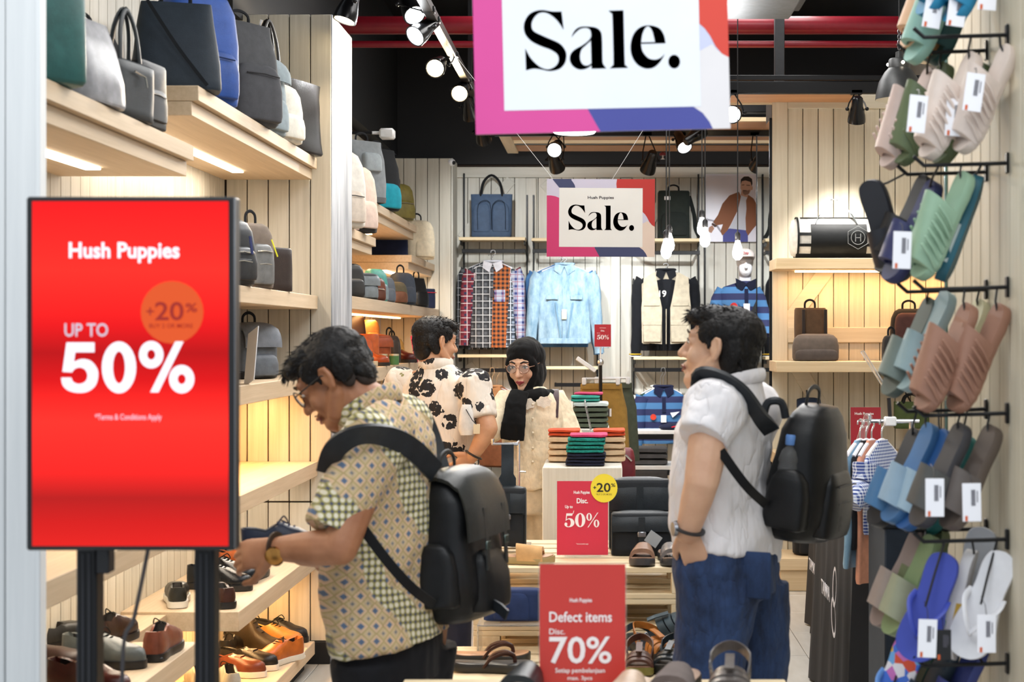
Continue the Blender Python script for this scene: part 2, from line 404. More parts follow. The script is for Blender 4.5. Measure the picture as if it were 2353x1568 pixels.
# back wall: boards, stiles, frieze and braces
wb = wall('wall_back', (.55, 13.42, 1.53), (3.7, .16, 3.05), GROOVE)
planks(wb, (-1.25, 13.34, 0), (1, 0, 0), 36, .1, 0, 2.94, (0, -1, 0), W_WASH)
MB().box((.55, 13.33, 2.985), (3.6, .04, .09), .003).build('frieze_board', W_WASHX, wb)
for x in (-.61, .02, .20, .84):
    MB().box((x, 13.312, 1.47), (.09 if x != .84 else .04, .022, 2.93), .003).build('stile_board', W_WASH, wb)
def brace(parent, a, b, width, y, m, t=.012):
    a, b = Vector(a), Vector(b); d = (b-a); L = d.length; ang = math.atan2(d.z, d.x)
    c = (a+b)*.5; rm = Matrix.Rotation(-ang, 3, 'Y')
    return MB().box((c.x, y, c.z), (L, t, width), .002, rm).build('brace_board', m, parent)
for a, b in (((-1.2, 0, 2.42), (-.78, 0, 2.92)), ((-.5, 0, 2.90), (-.1, 0, 2.42)), ((.3, 0, 2.42), (.62, 0, 2.9)), ((-1.15, 0, 1.35), (-.75, 0, .8)), ((.3, 0, 1.3), (.7, 0, .8)), ((-1.2, 0, 1.45), (-.8, 0, 2.2))):
    brace(wb, a, b, .09, 13.318, W_WASHX)
struct(MB().box((.3, 13.42, 3.65), (4.6, .16, 1.2)).build('wall_back_upper', BLACK))
struct(MB().box((-1.85, 10.5, 3.78), (.2, 6.2, 1.3)).build('wall_left_upper', BLACK))
# right run
wr = wall('wall_right', (2.55, 8.9, 2.0), (.1, 9.0, 4.0), W_WASH)
wc = wall('wall_cupboard', (1.80, 10.36, 1.585), (1.40, .36, 3.16), GROOVE)
planks(wc, (1.10, 10.18, 0), (1, 0, 0), 14, .1, 0, 3.16, (0, -1, 0), W_CREAM)
MB().box((1.15, 10.158, 1.58), (.10, .02, 3.16), .003).build('stile_board', W_CREAM, wc)
MB().box((1.85, 10.158, 3.115), (1.3, .018, .09), .003).build('frieze_board', W_CREAMX, wc)
MB().box((1.85, 10.158, 1.60), (1.3, .016, .10), .003).build('middle_rail_board', W_CREAMX, wc)
brace(wc, (1.19, 0, 1.66), (1.54, 0, 2.14), .10, 10.16, W_CREAMX)
brace(wc, (1.24, 0, 1.43), (1.72, 0, .62), .10, 10.16, W_CREAMX)
t = NT('mirror_glass'); t.set('Base Color', (.88, .92, .92, 1)); t.set('Metallic', 1.0); t.set('Roughness', .01); MIRROR = t.m
mr = thing('wall_mirror', 'tall narrow mirror on the side of the cream plank panel', 'mirror', (1.092, 10.6, 0))
MB().box((0, 0, 1.5), (.012, .86, 3.0), .002).build('glass', MIRROR, mr)
for y in (-.436, .436): MB().box((0, y, 1.5), (.02, .012, 3.02), .001).build('edge_frame', BLKMET, mr)
# slipper wall, seen almost edge-on at the right
wsl = wall('wall_slippers', (1.06, 3.95, 1.9), (.16, .86, 3.8), GROOVE)
planks(wsl, (.98, 3.52, 0), (0, 1, 0), 9, .096, 0, 3.8, (-1, 0, 0), W_CREAM)
MB().box((.972, 3.50, 1.9), (.02, .05, 3.8), .004).build('corner_strip', W_WHITE, wsl)
MB().box((1.2, 3.50, 1.9), (.46, .04, 3.8), .004).build('front_board', W_WHITE, wsl)
t = NT('clear_glass'); t.set('Base Color', (.85, .95, .95, 1)); t.set('Roughness', .02); t.set('Transmission Weight', 1.0); t.set('IOR', 1.1); GLASS = t.m
MB().box((.975, 4.395, 1.9), (.03, .012, 3.8), .002).build('edge_trim', metal('#7fa3a6', rough=.2), wsl)
# ceiling
struct(MB().box((.3, 8.4, 4.32), (4.6, 9.9, .1)).build('ceiling', BLACK))
struct(MB().box((.3, 3.5, 4.05), (4.6, .1, .5)).build('wall_front_upper', W_WHITE))
# ------------------------------------------------------------------ shelves of the left run (Z = top)
def shelf(label, y0, y1, z, th=.07, x1=-1.385, step=False, name='wall_shelf', cat='shelf'):
    L = y1-y0; yc = (y0+y1)/2; x0 = -1.836; wdt = x1-x0
    o = thing(name, label, cat, (x0, yc, z))
    if step:
        MB().box((wdt/2, 0, -.026), (wdt, L, .052), .002).build('top_board', W_EDGE, o)
        MB().box((wdt/2-.012, 0, -.078), (wdt-.024, L-.004, .05), .002).build('lower_board', W_EDGE, o)
    else: MB().box((wdt/2, 0, -th/2), (wdt, L, th), .002).build('board', W_EDGE, o)
    return o
def led(o, y0, y1, x, z, m, power, col, w=.05):     # luminous strip sunk under a shelf, with the light it sheds
    L = y1-y0; MB().box((x, (y0+y1)/2, z), (w, L, .008), .001).build('led_strip', m, o)
    d = bpy.data.lights.new('led_light', 'AREA'); d.shape = 'RECTANGLE'; d.size = w; d.size_y = L; d.energy = power; d.color = col
    l = bpy.data.objects.new('led_light', d); COL.objects.link(l); l.parent = o; l.location = (x, (y0+y1)/2, z-.008)
WARM = (1.0, .55, .20); NEUT = (1.0, .91, .78)
A = shelf('upper pale oak bag shelf nearest the screen, with a lit strip beneath', 3.64, 5.30, 2.24, step=True)
led(A, -.75, .55, .2, -.106, LEDW, 3, NEUT)
B = shelf('highest pale oak bag shelf with stepped edge and lit underside', 5.36, 7.58, 2.455, step=True)
led(B, -1.0, .72, .16, -.106, LEDW, 4.5, NEUT)
C = shelf('oak shelf with three upright dark bags right of the red screen', 5.3, 7.60, 1.79, .066)
D = shelf('oak shelf with one grey backpack and a leaning white card', 5.0, 7.60, 1.405, .075)
led(D, -1.2, 1.2, .2, -.08, LED, 13, WARM)
E = shelf('long empty oak shelf at waist height lit orange from above', 3.66, 7.60, .985, .07)
led(E, -1.0, 1.85, .2, -.075, LEDW, 2, NEUT)
shelf('low near oak shelf with brown and grey shoes behind the screen legs', 3.66, 5.35, .55, .075)
shelf('narrow set-back oak shelf joining the two low shoe shelves', 5.36, 5.95, .535, .06, x1=-1.66)
Fs = shelf('low far oak shelf with black shoes below the held shoe', 5.955, 7.58, .545, .075)
led(Fs, -.6, .75, .18, -.08, LED, 6, WARM)
G = thing('display_platform', 'lowest oak plinth with tan boots and loafers on the floor', 'platform', (-1.836, 6.7, 0))
MB().box((.228, 0, .10), (.456, 1.6, .065), .003).build('board', W_EDGE, G); MB().box((.21, 0, .034), (.40, 1.55, .068)).build('plinth', BLACK, G)
shelf('near upper oak shelf beyond the divider with grey bags', 8.25, 9.55, 2.19, step=True)
h = shelf('high oak shelf beyond the divider with stepped edge and teal trimmed backpack', 9.42, 11.64, 2.41, step=True)
led(h, -.9, .4, .2, -.106, LED, 5, WARM)
h = shelf('orange lit oak shelf at the far end with a navy bag', 11.34, 12.9, 2.18, step=True)
led(h, -.6, .5, .22, -.106, LEDW, 5, NEUT)
h = shelf('long oak shelf beyond the divider with a row of small bags', 8.25, 12.9, 1.81, .07, x1=-1.35)
led(h, -2.1, 1.9, .2, -.076, LED, 12, WARM)
h = shelf('long oak counter shelf with boots and leather bags beyond the divider', 8.25, 12.9, 1.405, .085, x1=-1.35)
led(h, -2.1, 1.9, .2, -.09, LED, 10, WARM)
shelf('lower oak shelf hidden behind the man in the floral shirt', 8.25, 12.9, .95, .08, x1=-1.35)
# shelves of the cream cupboard panel
def cshelf(label, z, th=.068, y0=9.75, x0=1.08, name='wall_shelf'):
    o = thing(name, label, 'shelf', (1.78, (y0+10.15)/2, z)); d = 10.15-y0
    MB().box((0, 0, -th/2), (2*(1.78-x0), d, th), .003).build('board', W_OAKX, o); return o
h = cshelf('oak shelf carrying the white and black duffel bag', 2.08)
MB().box((.0, .05, -.074), (1.1, .04, .01)).build('led_strip', LED, h)
d = bpy.data.lights.new('led_light', 'AREA'); d.shape = 'RECTANGLE'; d.size = 1.2; d.size_y = .05; d.energy = 3.2; d.color = (1, .56, .24)
l = bpy.data.objects.new('led_light', d); COL.objects.link(l); l.parent = h; l.location = (0, .05, -.085)
cshelf('oak shelf under the brown backpack on the cream panel', 1.435)
cshelf('pale oak shelf behind the clothes rack holding a red sign', .86, .075)
pl = thing('display_platform', 'two-tier oak plinth on the floor below the cream panel', 'platform', (1.8, 9.95, 0))
MB().box((0, 0, .17), (1.42, .42, .075), .003).build('top_board', W_OAKX, pl); MB().box((0, .01, .066), (1.38, .40, .13), .003).build('base_board', W_OAKX, pl)
# ------------------------------------------------------------------ lettering fitted into a box, signs, screen
def fit(me, x0, x1, z0, z1, y, off=.0008):
    xs = [v.co.x for v in me.vertices]; ys = [v.co.y for v in me.vertices]
    a, b, c, d = min(xs), max(xs), min(ys), max(ys)
    for v in me.vertices:
        v.co = Vector((x0+(v.co.x-a)/(b-a)*(x1-x0), y-off-v.co.z, z0+(v.co.y-c)/(d-c)*(z1-z0)))
    return me
def fit_text(parent, txt, x0, x1, z0, z1, y, m, bold=.02, off=.0008, name='lettering'):
    return obj(name, fit(text_mesh(txt, 1.0, bold, 'LEFT', ext=.0), x0, x1, z0, z1, y, off), m, parent)
def shape(parent, pts, y, m, name='printed_shape', off=.0005):
    me = glyph_curve([pts], 0.0)
    for v in me.vertices: v.co = Vector((v.co.x, y-off, v.co.y))
    return obj(name, me, m, parent)
def sans_fifty():                                   # "50%" in a heavy sans
    five = [(14, 100, 1), (76, 100, 1), (76, 80, 1), (33, 80, 1), (30, 60, 1), (48, 66), (68, 62), (82, 46), (84, 30), (78, 12), (62, 0), (42, -3), (20, 1), (6, 12), (2, 28, 1), (24, 28, 1), (29, 19), (42, 15), (56, 20), (61, 32), (56, 44), (44, 49), (32, 46), (26, 39, 1), (5, 40, 1)]
    pc = [ellipse(203, 75, 27, 28), ellipse(203, 75, 9.5, 10.5), ellipse(271, 25, 28, 29), ellipse(271, 25, 9.5, 10.5), [(201, -2), (219, -2), (275, 102), (257, 102)]]
    return glyph_curve([outline(five), ellipse(131, 49, 38, 53), ellipse(131, 49, 14, 33)]+pc)
# ---- portrait display on two posts
Ys = 3.10; sc_ = thing('display_screen', 'portrait advertising screen glowing red on two black posts', 'screen', (at(300, 0, Ys).x, Ys, 0))
bx = sc_.location.x
def SX(px): return (px-CX)*Ys/F-bx
def SZ(py): return EYE-(py-HY)*Ys/F
t = NT('screen_picture'); z = t.xyz()[2]
f = t.math('DIVIDE', t.math('SUBTRACT', SZ(462), z), SZ(462)-SZ(1256))
col = t.ramp(f, [(0, '#e01418'), (.2, '#ff2a22'), (.36, '#d41014'), (.44, '#a80a0e'), (.52, '#c80d10'), (.64, '#ff2c24'), (.76, '#f0221e'), (.86, '#a61716'), (.93, '#bf1715'), (1, '#cf1c18')])
t.set('Base Color', (0.01, 0, 0, 1)); t.set('Emission Color', col); t.set('Emission Strength', 1.0); t.set('Roughness', .4); t.set('Specular IOR Level', .15)
body = MB().box((0, .022, (SZ(452)+SZ(1266))/2), (SX(537)-SX(57), .045, SZ(452)-SZ(1266)), .004).build('housing', BLKP, sc_)
MB().box((SX(537)+.001, .022, (SZ(452)+SZ(1266))/2), (.003, .04, SZ(456)-SZ(1262)), .001).build('side_trim', STEEL, sc_)
pan = MB().box((0, -.001, (SZ(463)+SZ(1255))/2), (SX(522)-SX(72), .003, SZ(463)-SZ(1255)), 0).build('display_panel', t.m, sc_)
GLOW = emit('screen_white', (.86, .9, 1, 1), .95); GLOW2 = emit('screen_pale', (.80, .76, .92, 1), .62)
OR1 = emit('screen_orange', (.62, .07, .004, 1), .95); OR2 = emit('screen_maroon', (.30, .012, .005, 1), .9)
shape(sc_, ellipse(SX(397), SZ(718), 72*Ys/F, 72*Ys/F), -.004, OR1, 'badge')
fit_text(sc_, 'Hush Puppies', SX(160), SX(414), SZ(605), SZ(557), -.004, GLOW, .028)
fit_text(sc_, 'UP TO', SX(150), SX(250), SZ(774), SZ(743), -.004, GLOW2, .016)
obj('lettering', fit(sans_fifty(), SX(143), SX(448), SZ(904), SZ(784), -.005), GLOW, sc_)
fit_text(sc_, '*Terms & Conditions Apply', SX(220), SX(373), SZ(969), SZ(951), -.004, GLOW2, .012)
fit_text(sc_, '+', SX(338), SX(356), SZ(725), SZ(707), -.0055, OR2, .01); fit_text(sc_, '20', SX(358), SX(424), SZ(737), SZ(694), -.0055, OR2, .015)
fit_text(sc_, '%', SX(428), SX(455), SZ(718), SZ(697), -.0055, OR2, .02); fit_text(sc_, 'BUY 2 OR MORE', SX(345), SX(445), SZ(754), SZ(744), -.0055, OR2, .01)
for a, b in ((157, 205), (432, 479)):
    p = MB().box(((SX(a)+SX(b))/2, .07, SZ(900)/2), (SX(b)-SX(a), .05, SZ(900)), .004).build('post', BLKMET, sc_)
    for k in (.35, .65): MB().box((SX(a)+(SX(b)-SX(a))*k, .044, SZ(1266)/2), (.003, .004, SZ(1270)-.02)).build('slot', mat('slot_grey', '#2c2c31', .5), p)
MB().box((SX(220), .06, SZ(1295)), (.027, .04, SZ(1262)-SZ(1326)), .003).build('control_box', BLKP, sc_)
MB().tube(catmull([(SX(322), .06, SZ(1262)), (SX(305), .06, SZ(1350)), (SX(285), .06, SZ(1440)), (SX(262), .06, SZ(1505)), (SX(250), .08, SZ(1800))], 5), .0042, 8).build('cable', plastic('#3d3a3c'), sc_)
MB().box((.01, .10, .025), (.46, .40, .05), .01).build('base_plate', BLKMET, sc_)
sc_.rotation_euler = (0, R(-.0), 0)
# ---- hanging Sale boards (layout in the units of one drawing, 1955 x 1405)
def sale_sign(label, c, rot, pal, brand, wires):
    Wd, Hd = .594, .427
    o = thing('hanging_sign', label, 'sign', c, rot)
    def u(x): return ((x-125)/1955.0-.5)*Wd
    def v(y): return (.5-(y-90)/1405.0)*Hd
    def poly(p): return [(u(x), v(y)) for x, y in p]
    MB().box((0, .003, 0), (Wd, .006, Hd), .0006).build('board', mat('board_core', '#c9c4bd', .8), o)
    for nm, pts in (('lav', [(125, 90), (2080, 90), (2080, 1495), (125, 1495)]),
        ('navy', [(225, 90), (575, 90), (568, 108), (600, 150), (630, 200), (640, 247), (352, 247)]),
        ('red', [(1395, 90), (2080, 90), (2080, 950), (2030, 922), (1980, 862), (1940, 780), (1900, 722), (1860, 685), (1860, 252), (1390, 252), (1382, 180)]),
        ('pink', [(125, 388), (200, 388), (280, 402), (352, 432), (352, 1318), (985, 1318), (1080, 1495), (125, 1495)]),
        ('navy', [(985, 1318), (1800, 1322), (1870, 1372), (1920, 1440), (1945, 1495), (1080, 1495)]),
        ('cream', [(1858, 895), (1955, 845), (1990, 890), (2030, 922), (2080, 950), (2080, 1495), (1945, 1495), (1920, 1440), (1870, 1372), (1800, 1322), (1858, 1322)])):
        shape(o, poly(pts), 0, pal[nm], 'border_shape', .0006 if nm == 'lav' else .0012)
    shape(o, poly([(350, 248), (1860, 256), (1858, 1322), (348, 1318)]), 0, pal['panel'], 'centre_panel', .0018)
    me = sale_mesh(u(1705)-u(513))
    for vv in me.vertices: vv.co = Vector((u(1109)+vv.co.x, -.0026, v(790)+vv.co.y))
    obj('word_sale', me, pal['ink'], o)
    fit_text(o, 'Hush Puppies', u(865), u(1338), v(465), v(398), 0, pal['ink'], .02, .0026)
    for (wx, tx, tz, ty) in wires:
        MB().tube([(wx, .003, Hd/2-.005), (tx, ty, tz)], .0012, 5).build('hanging_wire', mat('wire_white', '#cfcfcf', .5, var=0), o)
    return o
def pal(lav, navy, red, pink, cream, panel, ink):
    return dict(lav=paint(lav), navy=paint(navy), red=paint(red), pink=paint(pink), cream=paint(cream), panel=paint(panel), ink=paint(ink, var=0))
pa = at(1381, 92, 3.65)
sale_sign('large Sale board with pink border hanging close at the entrance', pa, (0, R(-1.4), 0), pal('#cfd2ea', '#4b509c', '#dc4a3c', '#dd4f9b', '#e9e4e4', '#eef1f6', '#3d3a4a'), True, [(-.2, -.2, 1.9, 0), (.2, .2, 1.9, 0)])  # bright cool mall light painted into the inks, hence paler and pinker
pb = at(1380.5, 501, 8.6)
sale_sign('small distant Sale board with crimson border hanging before the back wall', pb, (0, R(.15), 0), pal('#b9b4c4', '#343a5c', '#a8261f', '#bb2f63', '#cdb8a8', '#d4d2cc', '#232126'), True, [(-.26, -.865-pb.x, 3.2-pb.z, .0), (.06, .60-pb.x, 3.34-pb.z, 0)])  # same print in deeper inks, weaker light put into the colours
# ---- acrylic sign stands
t = NT('acrylic'); t.set('Base Color', (.96, .97, .98, 1)); t.set('Roughness', .06); t.set('Transmission Weight', .92); t.set('IOR', 1.18); ACR = t.m
INKW = paint('#f6eff0', var=0)
def stand_sign(label, base, rotz, wd, ht, red, tilt=4):
    o = thing('sign_holder', label, 'sign', base, (R(-tilt), 0, rotz))
    MB().box((0, .004, ht/2+.012), (wd+.006, .003, ht+.006), .0006).build('acrylic_back', ACR, o)
    MB().box((0, 0, ht/2+.012), (wd, .0012, ht), 0).build('printed_sheet', paint(red, rough=.35), o)
    MB().box((0, .02, .005), (wd*.72, .075, .008), .002).build('acrylic_foot', ACR, o)
    return o
def px_sign(o, Y, cx, by):                          # text boxes measured on the photograph, turned into the sheet's own metres
    return (lambda x: (x-cx)*Y/F), (lambda y: (by-y)*Y/F)
s1 = stand_sign('red discount sign with yellow badge standing on the top pallet', at(1338.5, 1283, 6.2)+Vector((0, 0, .0)), 0, .203, .292, '#d3344a')
X, Z = px_sign(s1, 6.2, 1338.5, 1283)
fit_text(s1, 'Hush Puppies', X(1318), X(1355), Z(1138), Z(1129), -.001, INKW, .03)
fit_text(s1, 'Disc.', X(1325), X(1351), Z(1158), Z(1146), -.001, INKW, .03); fit_text(s1, 'Up to', X(1298), X(1316), Z(1171), Z(1162), -.001, INKW, .03)
obj('lettering', fit(fifty_mesh(1.0), X(1297), X(1377), Z(1213), Z(1174), -.001), INKW, s1); fit_text(s1, '*Terms & conditions apply', X(1324), X(1352), Z(1253), Z(1249), -.001, INKW, .005)
b_ = shape(s1, ellipse(X(1388), Z(1123), 31*6.2/F, 33*6.2/F), -.003, paint('#f2dc3a'), 'yellow_badge')
INK = paint('#221f1c', var=0)
fit_text(s1, '+', X(1363), X(1370), Z(1125), Z(1118), -.0035, INK, .02); fit_text(s1, '20', X(1371), X(1403), Z(1132), Z(1111), -.0035, INK, .015); fit_text(s1, '%', X(1404), X(1414), Z(1120), Z(1112), -.0035, INK, .01)
fit_text(s1, '*BUY 2 OR MORE', X(1369), X(1406), Z(1139), Z(1135), -.0035, paint('#8a7a30', var=0), .005)
s2b = at(1338.5, 0, 3.7); s2b.z = .752
s2 = stand_sign('red defect items sign in front at the bottom of the picture', s2b, 0, .203, .292, '#c93a33', 2)
X, Z = px_sign(s2, 3.7, 1338.5, HY+(EYE-.752)*F/3.7)
fit_text(s2, 'Hush Puppies', X(1309), X(1360), Z(1388), Z(1376), -.001, INKW, .02); fit_text(s2, 'Defect items', X(1262), X(1406), Z(1431), Z(1407), -.001, INKW, .016)
fit_text(s2, 'Disc.', X(1262), X(1298), Z(1459), Z(1446), -.001, INKW, .01); fit_text(s2, '70%', X(1262), X(1405), Z(1526), Z(1464), -.001, INKW, .014)
fit_text(s2, 'Setiap pembelanjaan', X(1276), X(1390), Z(1550), Z(1536), -.001, INKW, .015); fit_text(s2, 'max. 3pcs', X(1304), X(1361), Z(1566), Z(1554), -.001, INKW, .015)
s4 = stand_sign('dark red sign standing on the shelf behind the clothes rack', (at(1990, 0, 9.85).x, 9.85, .862), 0, .19, .27, '#a3212e', 3)
for zz, txt in ((.235, 'Hush Puppies'), (.19, 'Disc.'), (.155, 'Up to')): lettering(s4, txt, .022 if zz != .19 else .03, -.01, zz, -.002, INKW, .02)
# leaning white card and pink card on the left shelves
cd = thing('price_card', 'white card leaning on the shelf beside the grey backpack', 'card', (at(572, 0, 6.2).x, 6.2, 1.407), (R(-8), R(-12), R(-62)))
MB().box((0, 0, .11), (.15, .003, .22), .0006).build('card_sheet', paint('#eef0f4'), cd)
pc = thing('price_card', 'pink discount card with a yellow tip on the boot shelf', 'card', (at(957, 0, 11.2).x+.02, 11.2, 1.407), (R(-6), R(-14), R(-20)))
MB().box((0, 0, .10), (.07, .003, .20), .0006).build('card_sheet', paint('#b8305a'), pc); MB().box((.018, -.003, .185), (.03, .002, .07), .0006).build('yellow_tip', paint('#c9c02c'), pc)
lettering(pc, '50', .05, 0, .09, -.003, INKW, .02)
# ------------------------------------------------------------------ bags
PROF = [(0, .88, .84), (.02, .96, .95), (.12, 1, 1), (.55, 1, .96), (.82, .93, .80), (.95, .78, .56), (1, .55, .3)]
BOXY = [(0, .95, .92), (.02, 1, 1), (.5, 1, 1), (.96, .99, .96), (1, .93, .86)]
TAPER = [(0, 1, 1), (.03, 1.03, 1.03), (.3, 1.0, .95), (.7, .9, .62), (.95, .82, .28), (1, .8, .2)]
ROLL = [(0, .9, .85), (.03, .98, .95), (.3, 1, 1), (.7, .95, .8), (.9, .9, .42), (1, .93, .25)]
def body_mesh(w, d, h, prof, e=4.0, cy=0.0, z0=0.0, x=0.0, n=28, sag=0.0, seed=0):
    mb = MB(); rings = []
    pts = []
    for i in range(len(prof)-1):
        for k in range(3):
            f = k/3; pts.append(tuple(prof[i][j]*(1-f)+prof[i+1][j]*f for j in range(3)))
    pts.append(prof[-1])
    for z, sx, sy in pts:
        r = sring(x, cy, z0+z*h, w/2*sx, d/2*sy, e, n)
        if sag:
            for p in r:
                q = noise.noise(Vector((p.x*9+seed, p.y*9, p.z*7)))*sag; p.x += q*.6; p.y += q
        rings.append(r)
    return mb.loft(rings)
def backpack(label, loc, rotz, w, d, h, m, m2=None, prof=PROF, e=4.0, pockets=((.72, .42, .06),), flap=0, flap_m=None, handle=True, straps=0, zipm=None, tilt=0, buckle=None, name='backpack', cat='bag', group=None, sag=.006, base=None, strap_m=None):
    o = thing(name, label, cat, loc, (R(tilt), 0, rotz), group); m2 = m2 or m; sm = strap_m or fabric('#1a1b1f')
    body_mesh(w, d, h, prof, e, sag=sag, seed=sum(map(ord, label)) % 97).build('body', m, o, sharp=60)
    if base: body_mesh(w*1.01, d*1.01, h*base[0], [(0, .9, .86), (.1, .97, .96), (1, 1.0, 1.0)], e).build('base_panel', base[1], o, sharp=60)
    for (pw, ph, pz) in pockets:
        p = body_mesh(w*pw, d*.5, h*ph, BOXY if ph < .3 else PROF, 4, cy=-d*.40, z0=h*pz, sag=sag*.5).build('pocket', m2, o, sharp=60)
        if zipm:
            zz = h*(pz+ph*.8); MB().tube([(-w*pw*.36, -d*.63, zz), (0, -d*.655, zz+.004), (w*pw*.36, -d*.63, zz)], .0028, 6).build('zip', zipm, p)
    if flap:
        fm = flap_m or m; pts = []; k = h*flap
        rings = []
        for c_ in catmull([(0, d*.40, h*.93), (0, d*.2, h*1.0), (0, -d*.12, h*1.015), (0, -d*.40, h*.955), (0, -d*.55, h-k*.55), (0, -d*.575, h-k)], 3):
            f_ = (d*.4-c_.y)/d; s_ = .84+.14*min(1, f_); up_ = []; lo_ = []
            for j in range(11):
                a_ = -1+.2*j; dr = (abs(a_)**4)*h*.05; rd = (abs(a_)**5)*d*.10
                ny, nz = (-.006, .0) if f_ > .88 else (0, .006)
                up_.append(Vector((w*.5*s_*a_, c_.y+rd*(1 if f_ > .5 else 0)+ny, c_.z-dr*(1 if f_ < .85 else .25)+nz))); lo_.append(Vector((w*.5*s_*a_*.985, c_.y+rd*(1 if f_ > .5 else 0), c_.z-dr*(1 if f_ < .85 else .25)-(.004 if not ny else 0))))
            rings.append(up_+lo_[::-1])
        fo = MB().loft(rings).build('flap', fm, o, sharp=55)
        if buckle:
            for bx_ in buckle[1]:
                MB().strap([(w*bx_, -d*.58, h-k*.55), (w*bx_, -d*.60, h-k*1.1), (w*bx_, -d*.60, h-k*1.5)], (1, 0, 0), .022, .004).build('buckle_strap', fm, fo)
                MB().box((w*bx_, -d*.615, h-k*1.12), (.03, .006, .022), .002).build('buckle', buckle[0], fo)
    if handle:
        hw = w*.16; MB().tube(catmull([(-hw, d*.12, h*.96), (-hw*.95, d*.12, h+.035), (0, d*.12, h+.052), (hw*.95, d*.12, h+.035), (hw, d*.12, h*.96)], 4), .007, 8, ry=.004).build('handle', sm, o)
    for s_ in ((-1, 1) if straps else ()):
        MB().strap(catmull([(s_*w*.22, d*.3, h*.93), (s_*w*.26, d*.62, h*.86), (s_*w*.3, d*.66, h*.5), (s_*w*.34, d*.5, h*.12)], 4), (1, 0, 0), .05, .008).build('shoulder_strap', sm, o)
    return o
def tote(label, loc, rotz, w, d, h, m, hm, hl=.2, prof=None, hx=.24, name='tote_bag', group=None, panels=None, tilt=0):
    o = thing(name, label, 'bag', loc, (R(tilt), 0, rotz), group)
    body_mesh(w, d, h, prof or [(0, .95, .9), (.03, 1, 1), (.5, 1, .9), (.9, 1.02, .55), (1, 1.03, .4)], 5, sag=.006, seed=sum(map(ord, label)) % 89).build('body', m, o, sharp=60)
    for s_ in (-1, 1):
        y = s_*d*.2
        MB().tube(catmull([(-w*hx, y, h*.86), (-w*hx, y*1.05, h*1.0), (-w*hx*.75, y*.6, h+hl*.65), (0, y*.3, h+hl), (w*hx*.75, y*.6, h+hl*.65), (w*hx, y*1.05, h), (w*hx, y, h*.86)], 4), .010, 8, ry=.005).build('handle', hm, o)
    if panels:
        for x in panels: body_mesh(w*.42, d*.3, h*.66, PROF, 5, cy=-d*.40, z0=h*.12, x=w*x).build('front_pocket', m, o, sharp=60)
    return o
